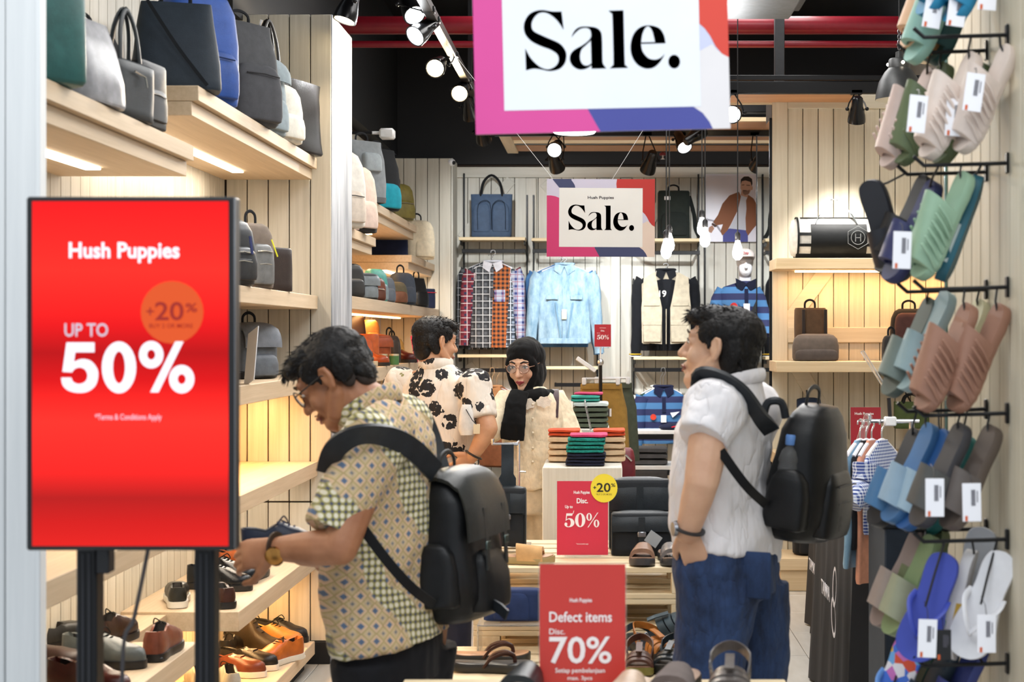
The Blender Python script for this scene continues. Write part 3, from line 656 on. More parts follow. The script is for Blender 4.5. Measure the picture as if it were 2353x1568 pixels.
# ------------------------------------------------------------------ shoes (toe towards +X, sole on z = 0)
def shoe(label, loc, rotz, up, sole, kind='derby', L=.285, lace=None, lining=None, group='shoes on the left wall shelves', sole_h=.022, tilt=(0, 0), name=None):
    lining = lining or leather('#1b1715', rough=.7)
    o = thing(name or {'boot': 'ankle_boot', 'loafer': 'loafer', 'sneaker': 'sneaker'}.get(kind, 'derby_shoe'), label, 'shoe', loc, (R(tilt[0]), R(tilt[1]), rotz), group)
    T = [0, .02, .07, .16, .27, .36, .42, .46, .54, .63, .73, .82, .90, .96, .99, 1.0]
    def ip(tab, t_):
        for (a, x), (b, y) in zip(tab, tab[1:]):
            if a <= t_ <= b: f = (t_-a)/(b-a); f = f*f*(3-2*f); return x+(y-x)*f
        return tab[-1][1]
    Wt = [(0, .016), (.02, .026), (.07, .034), (.18, .037), (.35, .034), (.5, .041), (.68, .049), (.82, .046), (.92, .034), (.97, .022), (1, .008)]
    hh = {'derby': (.072, .060, .080, .060), 'loafer': (.060, .050, .064, .052), 'boot': (.128, .125, .132, .066), 'sneaker': (.068, .06, .082, .06), 'slip': (.055, .045, .058, .05)}[kind]
    Ht = [(0, hh[0]), (.10, hh[0]*.98), (.27, hh[1]), (.43, hh[2]), (.60, hh[3]+.004), (.78, .046), (.9, .041), (.97, .034), (1, .016)]
    op = .40 if kind != 'loafer' else .46
    rings = []; s0 = sole_h
    for t_ in T:
        w_, h_ = ip(Wt, t_), ip(Ht, t_); x = (t_-.5)*L
        rear = t_ < op
        half = [(w_*.9, s0-.004), (w_*1.0, s0+h_*.25), (w_*.96, s0+h_*.6)]
        if rear:
            rw = w_*(.72 if kind != 'boot' else .74); dn = 0.0
            if t_ <= .02: half += [(w_*.8, s0+h_*.97), (w_*.7, s0+h_), (w_*.5, s0+h_), (0, s0+h_)]
            else: half += [(rw, s0+h_), (rw-.007, s0+h_-.003), (rw*.75, s0+h_*.45), (0, s0+h_*.38)]
        else: half += [(w_*.74, s0+h_*.88), (w_*.5, s0+h_*.975), (w_*.25, s0+h_), (0, s0+h_)]
        ring = [Vector((x, y, z)) for y, z in half]+[Vector((x, -y, z)) for y, z in reversed(half[:-1])]
        rings.append(ring)
    mb = MB(); mb.loft(rings); n = 13; inner = {3, 4, 5, 6, 7, 8}
    for i in range(2, 6):
        for k in (4, 5, 6, 7): mb.mi[i*n+k] = 1
    upper = mb.build('upper', [up, lining], o, sharp=50)
    sm = MB(); out = []
    for z, g_ in ((0, 1.0), (s0*.45, 1.05), (s0, 1.04)):
        r_ = []
        for t_ in T: r_.append(Vector(((t_-.5)*L*(1.02), ip(Wt, t_)*g_+.002, z)))
        for t_ in reversed(T): r_.append(Vector(((t_-.5)*L*(1.02), -ip(Wt, t_)*g_-.002, z)))
        out.append(r_)
    so = sm.loft(out).build('sole', sole, o, sharp=50)
    if kind in ('derby', 'boot', 'sneaker'):
        lm = lace or fabric('#15140f'); k = 4 if kind != 'boot' else 6
        for i in range(k):
            t_ = .42+.055*i if kind != 'boot' else .40+.045*i; x = (t_-.5)*L; z = s0+ip(Ht, t_)+.003; w_ = ip(Wt, t_)*.5
            MB().tube([(x-.004, -w_, z-.006), (x+.002, 0, z), (x-.004, w_, z-.006)], .0026, 6).build('lace', lm, upper)
        x = (.43-.5)*L; z = s0+ip(Ht, .43)+.004
        MB().tube(catmull([(x, .003, z), (x+.012, .024, z+.008), (x+.022, .03, z-.012), (x+.004, .006, z)], 4), .0022, 6).build('lace_bow', lm, upper)
    if kind == 'loafer':
        x = (.60-.5)*L; z = s0+ip(Ht, .60); w_ = ip(Wt, .6)
        MB().strap([(x, -w_*1.02, s0+.012), (x-.004, -w_*.92, z*.72), (x-.008, -w_*.4, z+.002), (x-.008, w_*.4, z+.002), (x-.004, w_*.92, z*.72), (x, w_*1.02, s0+.012)], (1, 0, 0), .03, .004).build('saddle_strap', up, upper)
    if kind in ('derby', 'loafer'):
        MB().box((-.5*L*.78, 0, s0*.30), (L*.22, .068, s0*.6), .004).build('heel', sole, so)
    if kind == 'boot':
        MB().tube([(-.5*L+.004, 0, s0+hh[0]-.01), (-.5*L-.008, 0, s0+hh[0]+.02), (-.5*L+.008, 0, s0+hh[0]+.022), (-.5*L+.012, 0, s0+hh[0]-.01)], .003, 6).build('pull_loop', up, upper)
    return o
# ------------------------------------------------------------------ slides, clogs and thongs (toe +X, foot side +Z, sole bottom z = 0)
OUT = [(-.5, 0), (-.485, .016), (-.44, .030), (-.33, .036), (-.15, .034), (.02, .038), (.2, .046), (.34, .047), (.43, .038), (.485, .020), (.5, 0)]
def sole_loft(L, th, k=1.0, wave=0.0, rocker=.006):
    rings = []
    for z, g_ in ((0, .93), (th*.2, 1.0), (th*.8, 1.0), (th, .95)):
        up = [(x, y) for x, y in OUT]; r_ = []
        P = [(v.x, v.y) for v in catmull([(x, y, 0) for x, y in up], 3)]
        for x, y in P+[(x, -y) for x, y in reversed(P[1:-1])]:
            bend = rocker*max(0, (abs(x)-.25)/.25)**2
            r_.append(Vector((x*L*(.97+.03*g_), y*k*g_*(1+wave*math.sin(x*60)), z+bend)))
        rings.append(r_)
    return MB().loft(rings)
def arch(L, x0, x1, h0, h1, th, t=.008, k=1.0, lean=0.0, nx=7, na=13):
    def ring(x, hh, g_):
        out = []
        w_ = 0
        for (a, p), (b, q) in zip(OUT, OUT[1:]):
            if a <= x <= b: w_ = p+(q-p)*(x-a)/(b-a)
        w_ = w_*k
        for i in range(na):
            a = math.pi*i/(na-1); out.append((w_*g_*math.copysign(abs(math.cos(a))**.8, math.cos(a)), th*.5+(hh*g_)*abs(math.sin(a))**.75))
        return out
    rings = []
    for i in range(nx+1):
        f = i/nx; x = x0+(x1-x0)*f; hh = h0+(h1-h0)*f
        o_ = ring(x, hh, 1.02); n_ = ring(x, hh-t, 1.02-t/.045)
        rings.append([Vector((x*L+lean*(p[1]-th), p[0], p[1])) for p in o_]+[Vector((x*L+lean*(p[1]-th), p[0], p[1])) for p in reversed(n_)])
    return MB().loft(rings)
def basis(toe, up):
    x = Vector(toe).normalized(); z = Vector(up); z = (z-x*x.dot(z)).normalized(); y = z.cross(x)
    return Matrix((x, y, z)).transposed()
def slide(label, c, toe, up, m, kind='slide', L=.27, strap_m=None, foot_m=None, th=.026, tagged=False, group='slippers hanging on the right wall', name=None, hook=None, accent=None, k=1.0):
    rm = basis(toe, up)
    o = thing(name or {'slide': 'slide_sandal', 'cloud': 'cloud_clog', 'thong': 'thong_sandal', 'cross': 'strap_sandal'}[kind], label, 'sandal', c, rm, group); sm = strap_m or m
    wv = .035 if kind == 'cloud' else 0
    so = sole_loft(L, th if kind != 'cloud' else th*1.35, k, wv).build('sole', m, o, sharp=50)
    tz = th if kind != 'cloud' else th*1.35
    if foot_m: sole_loft(L*.955, .004, k*.93).build('footbed', foot_m, o, sharp=50).location = (0, 0, tz-.001)
    if kind == 'slide': arch(L, -.02, .34, .062, .050, tz, .008, k, lean=-.1).build('strap', sm, o, sharp=50)
    elif kind == 'cloud':
        arch(L, -.14, .40, .082, .052, tz, .013, k*1.04, lean=-.28).build('upper', sm, o, sharp=50)
        for i in range(6):
            x = .02+.07*i; MB().tube([(x*L, s_*.048*k, tz*.6) for s_ in (-1,)]+[(x*L-.02, -.052*k, tz+.02), (x*L-.035, -.045*k, tz+.045)], .004, 6, dome=True).build('ridge', sm, o); MB().tube([(x*L, .048*k, tz*.6), (x*L-.02, .052*k, tz+.02), (x*L-.035, .045*k, tz+.045)], .004, 6, dome=True).build('ridge', sm, o)
    elif kind == 'thong':
        for s_ in (-1, 1):
            MB().tube(catmull([(.28*L, 0, tz), (.26*L, s_*.002, tz+.026), (.14*L, s_*.022, tz+.036), (0, s_*.037*k, tz+.022), (-.09*L, s_*.036*k, tz*.7)], 4), [.006]+[.007]*3+[.008]*13, 8, ry=.004).build('strap', sm, o)
    elif kind == 'cross':
        for x0, x1, h0 in ((.10, .20, .058), (.22, .31, .054), (.33, .40, .046)): arch(L, x0, x1, h0, h0-.004, tz, .005, k, lean=-.1, nx=3).build('strap', sm, o, sharp=50)
        MB().strap(catmull([(-.05*L, -.036*k, tz*.7), (-.2*L, -.04*k, tz+.05), (-.47*L, 0, tz+.062), (-.2*L, .04*k, tz+.05), (-.05*L, .036*k, tz*.7)], 5), (0, 0, 1), .024, .004).build('ankle_strap', sm, o)
        MB().box((-.1*L, -.043*k, tz+.035), (.022, .005, .022), .002).build('buckle', STEEL, o)
        MB().strap([(.3*L, 0, tz+.05), (.12*L, 0, tz+.062), (.0, 0, tz+.066)], (0, 1, 0), .022, .005).build('centre_strap', sm, o)
    if hook is not None:                            # black hanger loop up to the rod, in the sandal's own axes
        hk = rm.inverted()@(Vector(hook)-Vector(c)); s0 = Vector((-.42*L, 0, tz)) if kind != 'thong' else Vector((.0, 0, tz+.03))
        MB().tube([s0, s0.lerp(hk, .5)+Vector((.004, 0, .003)), hk], .003, 6).build('hanger_loop', BLKP, o)
    return o
BAR = paint('#55535c', var=0); TAGW = paint('#f3f2f6', var=0); TAGO = paint('#d2602f', var=0)
def price_tag(label, c, rotz=0.0, w_=.042, h_=.088, roll=0.0, group='white price tags on the slippers'):
    o = thing('price_tag', label, 'tag', c, (0, R(roll), rotz), group)
    MB().box((0, 0, 0), (w_, .0012, h_), .0004).build('card', TAGW, o)
    for i in range(6):
        MB().box((-w_*.02+i*.0017, -.001, h_*.12), (.0008+.0004*(i % 2), .0006, h_*.42), 0).build('barcode_bar', BAR, o)
    MB().box((w_*.3, -.001, h_*.15), (.002, .0006, h_*.3), 0).build('print_line', BAR, o); MB().box((-w_*.3, -.001, -h_*.42), (.006, .0006, .012), 0).build('orange_mark', TAGO, o)
    MB().tube([(0, 0, h_*.47), (.004, .03, h_*.47+.02), (.008, .085, h_*.47+.03)], .0009, 4).build('tag_string', BLKP, o)
    return o
# ------------------------------------------------------------------ pallets
def pallet(label, x0, x1, y0, y1, z0, h, nsl=6, group='pine pallets of the sandal display'):
    o = thing('wooden_pallet', label, 'pallet', ((x0+x1)/2, (y0+y1)/2, z0), (0, 0, 0), group); w_, d_ = x1-x0, y1-y0; b = .02
    bw = (d_/nsl)*.80
    for i in range(nsl):
        y = -d_/2+bw/2+(d_-bw)*i/(nsl-1)
        MB().box((0, y, h-b/2), (w_, bw, b), .002).build('deck_slat', W_PINE, o)
    for y in (-d_/2+.045, 0, d_/2-.045):
        MB().box((0, y, b/2), (w_, .09, b), .002).build('bottom_slat', W_PINE, o)
        for x in (-w_/2+.05, 0, w_/2-.05): MB().box((x, y, h/2), (.10, .09, h-2*b), .002).build('block', W_PINED, o)
    return o
XA0, XA1 = -.49, .36
ht = .72/6
names = ['topmost tall pallet under the red sign and black bags', 'second pallet from the top of the tall stack', 'third pallet from the top of the tall stack', 'fourth pallet down in the tall stack', 'fifth pallet down in the tall stack', 'bottom pallet of the tall stack on the floor']
for i in range(6): pallet('pale pine pallet, '+names[i], XA0, XA1, 5.92, 6.72, .72-(i+1)*ht, ht-.001)
hb = .43/4
names = ['top pallet of the low front stack with the brown sandals', 'second pallet down in the low front stack', 'third pallet down in the low front stack', 'bottom pallet of the low front stack']
for i in range(4): pallet('pale pine pallet, '+names[i], -.56, .34, 5.0, 5.88, .43-(i+1)*hb, hb-.001)
rs = thing('acrylic_riser', 'clear acrylic riser under the navy blue bag on the front pallet', 'riser', (at(1175, 0, 5.78).x, 5.78, .431))
MB().box((0, 0, .11), (.24, .18, .006), .001).build('top', ACR, rs)
for s_ in (-1, 1): MB().box((s_*.117, 0, .053), (.006, .18, .107), .001).build('side', ACR, rs)
# front table at the bottom of the picture
ft = thing('display_table', 'pine table edge at the bottom with sandals and the defect sign', 'table', (-.02, 3.615, 0))
MB().box((0, 0, .735), (.94, .49, .03), .003).build('table_top', W_PINE, ft)
for x in (-.42, .42):
    for y in (-.2, .2): MB().box((x, y, .36), (.06, .06, .72), .004).build('leg', W_PINED, ft)
for y in (-.2, .2): MB().box((0, y, .68), (.8, .03, .07), .002).build('apron', W_PINE, ft)
# white pedestals with towels
def pedestal(label, x0, x1, y0, y1, z):
    o = thing('display_pedestal', label, 'pedestal', ((x0+x1)/2, (y0+y1)/2, 0))
    MB().box((0, 0, z/2), (x1-x0, y1-y0, z), .004).build('body', W_WASH, o); return o
def X_(px, Y): return (px-CX)*Y/F
pedestal('pale wooden pedestal carrying folded towels behind the red sign', X_(1246, 7.0), X_(1430, 7.0), 7.0, 7.45, 1.007)
pedestal('white pedestal further back carrying folded green clothes', X_(1308, 8.0), X_(1400, 8.0), 7.95, 8.35, 1.12)
# black-clothed tables on the right
def clothed_table(label, x0, x1, y0, y1, z, seed, tname):
    tb = thing('display_table', label, 'table', ((x0+x1)/2, (y0+y1)/2, 0)); w_, d_ = (x1-x0), (y1-y0)
    MB().box((0, 0, z-.014), (w_-.01, d_-.01, .022), .002).build('table_top', W_PINE, tb)
    for sx in (-1, 1):
        for sy in (-1, 1): MB().box((sx*(w_/2-.06), sy*(d_/2-.06), (z-.025)/2), (.04, .04, z-.025), .002).build('leg', BLKMET, tb)
    return tb
def cloth(label, x0, x1, y0, y1, z, seed):
    c = thing('tablecloth', label, 'tablecloth', ((x0+x1)/2, (y0+y1)/2, 0)); w_, d_ = (x1-x0)/2+.006, (y1-y0)/2+.006
    rnd = random.Random(seed); n = 120; rings = []
    per = []
    for k in range(n):
        f = k/n*4; s_ = f % 1
        if f < 1: p = (-w_+2*w_*s_, -d_)
        elif f < 2: p = (w_, -d_+2*d_*s_)
        elif f < 3: p = (w_-2*w_*s_, d_)
        else: p = (-w_, d_-2*d_*s_)
        per.append(p)
    for zz in (z+.002, z-.01, z*.8, z*.5, z*.25, .01):
        g_ = (z-zz)/z; r_ = []
        for k, (x, y) in enumerate(per):
            a = math.atan2(y/d_, x/w_); q = (.5+.5*math.sin(k*.62+seed)+.3*math.sin(k*1.3+seed*2))*.045*g_
            r_.append(Vector((x+math.cos(a)*q, y+math.sin(a)*q, zz)))
        rings.append(r_)
    t_ = NT('black_cloth'); t_.set('Base Color', t_.ramp(t_.noise(scale=6), [(.3, '#131214'), (.7, '#1d1c1e')])); t_.set('Roughness', .75)
    m_ = MATS.setdefault('black_cloth', t_.m)
    MB().loft(rings, cap0=True, cap1=False).build('cloth', m_, c, sharp=60)
    return c
def ring_logo(c, o, ux, uz, s):
    m_ = paint('#e6e1e2', var=0); nn = Vector(ux).cross(Vector(uz))
    def ringp(cx, cy, rx, ry, tilt, th): return [ellipse(cx, cy, rx, ry, 36, tilt), ellipse(cx+th*.2, cy+th*.15, rx-th*.6, ry-th, 36, tilt)]
    me = glyph_curve(ringp(.02*s, .055*s, .043*s, .075*s, -.25, .016*s), .0); obj('logo_ring', place(me, o, ux, uz, .004), m_, c)
    me = glyph_curve(ringp(.0, -.055*s, .05*s, .072*s, .35, .016*s), .0); obj('logo_ring', place(me, o, ux, uz, .005), m_, c)
T2 = (1.00, 1.85, 6.2, 7.25, .78); T1 = (1.16, 1.95, 7.75, 8.6, .78)
clothed_table('table under the nearer black cloth on the right', *T2, 3, '')
clothed_table('table under the farther black cloth beside the cream panel', *T1, 5, '')
c2 = cloth('nearer black tablecloth with a white ring logo', *T2, 1.3); c1 = cloth('farther black tablecloth with a half hidden ring logo', *T1, 2.1)
for c, (x0, x1, y0, y1, z), txt, py, s in ((c2, T2, 'TAIWA', 1372, 1.15), (c1, T1, 'TAMARC', 1318, 1.2)):
    w_, d_ = (x1-x0)/2, (y1-y0)/2
    zc = EYE-(py-HY)*(y0+.25)/F; uxx, uzz = Vector((0, -1, 0)), Vector((0, 0, 1))
    ring_logo(c, Vector((-w_-.062, -d_+.13, zc)), uxx, uzz, s)
    obj('lettering', place(text_mesh(txt, .085, .004, 'RIGHT', sx=.9), (-w_-.062, -d_+.24, zc-.02), uxx, uzz, .004), paint('#e6e1e2', var=0), c)
# ------------------------------------------------------------------ ceiling services
pipe = lambda label, a, b, r, m: tag(MB().tube([a, b], r, 14).build('ceiling_pipe', m), label, 'pipe')
RED = mat('red_pipe_paint', '#7d1422', .35, var=.05)
pipe('thick dark red pipe crossing the black ceiling', (-1.7, 9.9, 3.56), (2.4, 9.9, 3.56), .058, RED)
pipe('thin dark red pipe below the thick one', (-1.7, 9.9, 3.44), (2.4, 9.9, 3.44), .022, RED)
BEAM = mat('dark_grey_duct', '#2c2d30', .6)
tag(MB().box((.62, 8.6, 3.62), (.55, .9, .16), .01).build('air_duct', BEAM), 'dark grey duct panel at the top right of the ceiling', 'duct')
d_ = thing('ceiling_unit', 'grey ventilation casing below the dark duct', 'duct', (.78, 8.2, 3.36)); MB().box((0, 0, .0), (.50, .8, .05), .012).build('casing', mat('duct_light_grey', '#5d6268', .5), d_)
MB().box((0, 0, .08), (.62, .9, .10), .008).build('top_box', BEAM, d_)
# wooden raft over the back half
rf = thing('ceiling_raft', 'suspended raft of brown boards above the back wall', 'ceiling raft', (.42, 11.4, 3.10))
for y, d2 in ((-1.45, .42), (-.1, .5), (.55, .35), (1.28, .36)): MB().box((0, y, .02), (2.4, d2, .02), .003).build('raft_board', W_RAFT, rf)
for y in (-1.22, -.40, .85): MB().box((0, y, .015), (2.4, .03, .03), .002).build('raft_batten', W_OAKX, rf)
for y in (-.75, .30, 1.0): MB().box((0, y, .05), (2.4, .10, .08), .004).build('black_beam', BLKMET, rf)
MB().box((-1.16, 0, .012), (.09, 3.0, .03), .003).build('raft_edge', W_PINED, rf)
bm_ = thing('lighting_beam', 'black lighting beam across the top of the cream panel', 'beam', (1.3, 9.62, 3.12)); MB().box((0, 0, 0), (2.1, .05, .075), .004).build('channel', BLKMET, bm_)
MB().box((0, -.012, .06), (2.1, .02, .03), .002).build('upper_lip', BLKMET, bm_)
pst = tag(MB().box((1.10, 9.75, 3.7), (.06, .06, 1.1), .003).build('ceiling_strut', BEAM), 'grey strut rising from the lighting beam to the ceiling', 'strut')
rail = thing('track_rail', 'black track rail running towards the back with six spotlights', 'rail', (-.865, 9.0, 3.22)); MB().box((0, 0, 0), (.05, 5.2, .045), .003).build('channel', mat('rail_grey', '#3b3733', .4, .5), rail)
for y in (-1.6, 1.2): MB().box((0, y, .5), (.03, .03, .98), .002).build('hanger', BLKMET, rail)
rail2 = thing('track_rail', 'black cross rail of spotlights before the back wall', 'rail', (.35, 11.55, 3.09)); MB().box((0, 0, 0), (2.3, .05, .045), .003).build('channel', BLKMET, rail2)
SPOTW = emit('spot_lens_cool', (.93, .97, 1, 1), 30.0); SPOTY = emit('spot_lens_warm', (1, .78, .45, 1), 22.0); SPOTOFF = mat('spot_lens_dark', '#1c1d20', .1, var=0)
def spot(label, lens, aim, lit, power=0, col=(1, 1, 1), r=.055, L=.17, cone=60, top=None):
    lens, aim = Vector(lens), Vector(aim).normalized()
    o = thing('track_spotlight', label, 'spotlight', lens, (0, 0, 0), 'track spotlights'); q = aim.to_track_quat('Z', 'Y').to_matrix()
    MB().lathe([(r*.45, -L), (r*.62, -L*.94), (r*.7, -L*.6), (r*.98, -L*.25), (r*1.05, -.012), (r*1.05, .006), (r*.93, .006), (r*.9, -.006), (0, -.008)], (0, 0, 0), 18, q).build('housing', mat('spot_black', '#0c0c0e', .25, .2, var=0), o)
    for k in range(6):
        a = k*math.pi/3; MB().box(q@Vector((math.cos(a)*r*.82, math.sin(a)*r*.82, -L*.5)), (.006, .006, .006)).build('vent_rib', BLKMET, o) if False else None
    MB().lathe([(r*.88, 0), (r*.86, .004), (0, .005)], (0, 0, 0), 18, q).build('lens', lit if lit else SPOTOFF, o)
    sd = (q@Vector((1, 0, 0))); piv = q@Vector((0, 0, -L*.5)); tp = (Vector(top)-lens) if top is not None else piv+Vector((0, 0, .16))
    for s_ in (-1, 1):
        MB().tube([piv+sd*s_*r*1.12, piv*.6+tp*.4+sd*s_*r*.9, tp+sd*s_*.012], .0045, 6).build('yoke', BLKMET, o)
        MB().ell(piv+sd*s_*r*1.15, (.012, .012, .012), nu=8, nv=5).build('pivot_knob', BLKMET, o)
    MB().box(tp+Vector((0, 0, .012)), (.07, .05, .03), .003).build('adapter', BLKMET, o)
    if power:
        d = bpy.data.lights.new('spot_beam', 'SPOT'); d.energy = power; d.color = col; d.spot_size = R(cone); d.spot_blend = .7; d.shadow_soft_size = r*.8
        l = bpy.data.objects.new('spot_beam', d); COL.objects.link(l); l.parent = o; l.location = aim*.02
        l.rotation_euler = (-aim).to_track_quat('Z', 'Y').to_euler()
    return o
CW, WW = (.95, .98, 1.0), (1.0, .80, .55)
P = at
def rl(y): return (-.865, y, 3.2)
spot('lit white spotlight at the near end of the track, upper of two', P(952, 34, 7.85), (.35, -.55, -.6), SPOTW, 45, CW, top=rl(7.75), cone=100)
spot('lit white spotlight just below the first on the track', P(955, 82, 7.9), (-.45, -.55, -.5), SPOTW, 20, CW, top=rl(8.0), cone=100)
spot('warm lit spotlight, third along the track', P(1000, 157, 8.9), (-.1, -.8, -.35), SPOTY, 45, WW, top=rl(9.0), cone=90)
spot('warm lit spotlight, fourth along the track', P(1056, 215, 9.8), (-.05, -.8, -.4), SPOTY, 45, WW, top=rl(9.9), cone=90)
spot('dark spotlight, fifth along the track behind the Sale board', P(1083, 270, 10.6), (.1, .5, -.7), None, 30, CW, top=rl(10.6), cone=80)
spot('dark glossy spotlight at the far end of the track', P(1112, 322, 11.4), (.1, .75, -.5), None, 70, CW, top=rl(11.4), cone=85)
def r2(x): return (x, 11.55, 3.07)
spot('bright white spotlight under the pink edge of the large Sale board', P(1274, 345, 11.3), (-.1, -.85, -.35), SPOTW, 40, CW, top=r2(-.36), cone=90)
spot('dark spotlight hanging directly below the bright one on the cross rail', P(1281, 388, 11.45), (.25, .75, -.75), None, 85, CW, top=r2(-.30), cone=75)
spot('dark spotlight with yoke in the middle of the cross rail', P(1488, 392, 11.45), (-.3, .8, -.95), None, 95, CW, top=r2(.33), cone=80)
spot('lit white spotlight tilted right of the middle of the cross rail', P(1573, 338, 11.3), (.25, -.6, -.6), SPOTW, 40, CW, top=r2(.58), cone=90)
spot('dark spotlight turned to the left beside the tilted lit one', P(1612, 300, 11.2), (.5, .3, .4), SPOTY, 0, WW, top=r2(.68))
spot('dark spotlight partly cut by the mirror edge near the poster', P(1738, 385, 11.45), (-.2, .8, -.55), None, 80, CW, top=r2(1.12), cone=75)
spot('small white lit spotlight at the right edge of the large Sale board', P(1683, 263, 9.55), (-.2, -.8, -.2), SPOTW, 25, CW, top=(.80, 9.62, 3.08), cone=90)
spot('black spotlight hanging from the beam over the duffel bag', P(1968, 278, 9.55), (.03, .5, -.9), None, 70, (1, .97, .92), top=(1.56, 9.62, 3.08), cone=70, r=.052, L=.155)
sp = spot('dark spotlight with a rounded back high on the divider', P(792, 45, 7.45), (-.25, -.15, -.85), SPOTY, 22, WW, top=(-1.22, 7.45, 3.4), cone=85)
# pendants
def bulb(label, px, py, Y, ln=.16, extra=0):
    c = at(px, py, Y); o = thing('pendant_bulb', label, 'bulb', c, (0, 0, 0), 'bare pendant bulbs')
    MB().lathe([(.0, -.075), (.012, -.074), (.029, -.055), (.033, -.03), (.026, .005), (.016, .035), (.013, .05)], n=16).build('glass_bulb', BULB, o)
    MB().lathe([(.014, .045), (.017, .05), (.017, .085), (.009, .095), (.004, .10)], n=14).build('socket', BLKP, o)
    MB().tube([(0, 0, .095), (0, 0, 4.26-c.z)], .0035, 6).build('cord', BLKP, o)
    d = bpy.data.lights.new('bulb_light', 'POINT'); d.energy = 3; d.color = (1, .95, .86); d.shadow_soft_size = .03
    l = bpy.data.objects.new('bulb_light', d); COL.objects.link(l); l.parent = o; l.location = (0, -.05, -.02)
BULB = emit('bulb_glass', (1, .97, .92, 1), 9.0)
bulb('bare bulb left of the pair hanging right of the small Sale board', 1531, 566, 9.3)
bulb('bare bulb right of the pair hanging right of the small Sale board', 1538, 553, 9.8)
bulb('bare bulb hanging higher at the left edge of the poster', 1613, 516, 10.3)
bulb('bare bulb hanging lower at the left edge of the poster', 1620, 540, 9.5)
bulb('bare bulb hanging over the mannequin cap', 1695, 570, 9.5)
def pendant(label, px, py, Y, r):
    c = at(px, py, Y); o = thing('pendant_lamp', label, 'lamp', c)
    ss = mat('lamp_shade_grey', '#3c3d3d', .45, .3)
    MB().lathe([(r, 0), (r*.97, .25*r), (r*.85, .75*r), (r*.62, 1.15*r), (r*.46, 1.32*r), (r*.45, 1.65*r), (r*.40, 1.72*r), (r*.16, 1.75*r), (r*.15, 2.0*r), (.006, 2.05*r)], n=28).build('shade', ss, o)
    MB().lathe([(r*.985, -.001), (r*.93, .2*r), (r*.8, .72*r), (0, 1.1*r)], n=28).build('inner_reflector', metal('#d5d3cc', rough=.3), o)
    for a in (0, 2.1, 4.2): MB().ell((math.cos(a-1.4)*r*.46, math.sin(a-1.4)*r*.46, r*1.5), (.01, .01, .01), nu=8, nv=5).build('vent_hole', LEDW, o)
    for k in range(5): MB().tube([(.008*math.cos(a*.8), .005*math.sin(a*.8)*(k % 2), 2.05*r+.02+k*.03+.014*math.sin(a*.8)) for a in range(8)], .0025, 5, closed=True).build('chain_link', STEEL, o)
    MB().tube([(0, 0, 2.05*r), (0, 0, 4.26-c.z)], .003, 6).build('cord', BLKP, o)
pendant('grey dome pendant lamp before the cream panel', 2066, 229, 8.9, .135)
pendant('second dome pendant lamp mostly hidden by the hanging slippers', 2152, 140, 7.6, .10)
rl3 = tag(MB().lathe([(.14, 0), (.15, .012), (.02, .03)], at(1320, 306, 10.8), 28).build('round_ceiling_light', [emit('disc_light', (1, 1, 1, 1), 6)]), 'round white disc light below the edge of the large Sale board', 'light')
sk = thing('wall_speaker', 'small white speaker on the black upper wall', 'speaker', at(890, 308, 10.5)); MB().box((0, 0, 0), (.10, .09, .07), .012).build('cabinet', WHITEP, sk); MB().box((-.08, .02, .01), (.06, .02, .02), .003).build('bracket', WHITEP, sk)
MB().box((-.3, .02, .01), (.4, .02, .02), .003).build('bracket_arm', BLKMET, sk)
cv = thing('security_camera', 'white dome security camera at the corner of the back wall', 'camera', at(1037, 374, 12.95)); MB().ell((0, 0, 0), (.035, .05, .035)).build('dome', WHITEP, cv); MB().ell((.022, -.03, -.004), (.017, .02, .017)).build('lens', BLKP, cv); MB().box((-.025, .02, .02), (.05, .05, .03), .006).build('mount', WHITEP, cv)
sk = thing('sprinkler_head', 'small red and white sprinkler under the raft', 'sprinkler', at(1523, 366, 12.6)); MB().lathe([(.025, .03), (.028, .045), (.01, .06)], n=12).build('red_cup', RED, sk); MB().lathe([(.02, 0), (.006, .006), (.006, .03)], n=10).build('deflector', WHITEP, sk)
# ------------------------------------------------------------------ back wall fittings: slotted standards, shelves, rails
YB = 13.28; kb = YB/F
def bxp(px): return (px-CX)*kb
def bzp(py): return EYE-(py-HY)*kb
for x, y0, y1, lb in ((1066, 398, 1150, 'at the left of the plaid shirts'), (1211, 448, 1150, 'between the plaid shirts and the denim jacket'), (1226, 448, 1150, 'just left of the denim jacket'), (1373, 640, 1150, 'right of the denim jacket'), (1456, 640, 1150, 'left of the cream vest'), (1605, 400, 1150, 'right of the cream vest'), (1620, 560, 1150, 'left of the mannequin')):
    tag(MB().box((bxp(x), 13.296, (bzp(y0)+bzp(y1))/2), (.014, .02, bzp(y0)-bzp(y1)), .002).build('slotted_standard', BLKMET), 'black slotted wall standard '+lb, 'standard', 'slotted wall standards')
W_SHF = wood('light_shelf_board', '#e6d3ad', '#d3bd93', 0)
def bshelf(label, px0, px1, py, d=.26):
    o = thing('wall_shelf', label, 'shelf', (bxp((px0+px1)/2), 13.30-d/2, bzp(py))); MB().box((0, 0, -.013), (bxp(px1)-bxp(px0), d, .026), .002).build('board', W_SHF, o)
    for s_ in (-1, 1): MB().box((s_*(bxp(px1)-bxp(px0))*.48, .01, -.045), (.008, d*.8, .035), .001).build('bracket', BLKMET, o)
def brail(label, px0, px1, py, d=.22):
    o = thing('hanging_rail', label, 'rail', (bxp((px0+px1)/2), 13.30-d, bzp(py))); w_ = bxp(px1)-bxp(px0)
    MB().box((0, 0, 0), (w_, .014, .032), .002).build('bar', BLKMET, o)
    for s_ in (-1, 1): MB().box((s_*w_*.49, d/2, 0), (.01, d, .03), .001).build('arm', BLKMET, o)
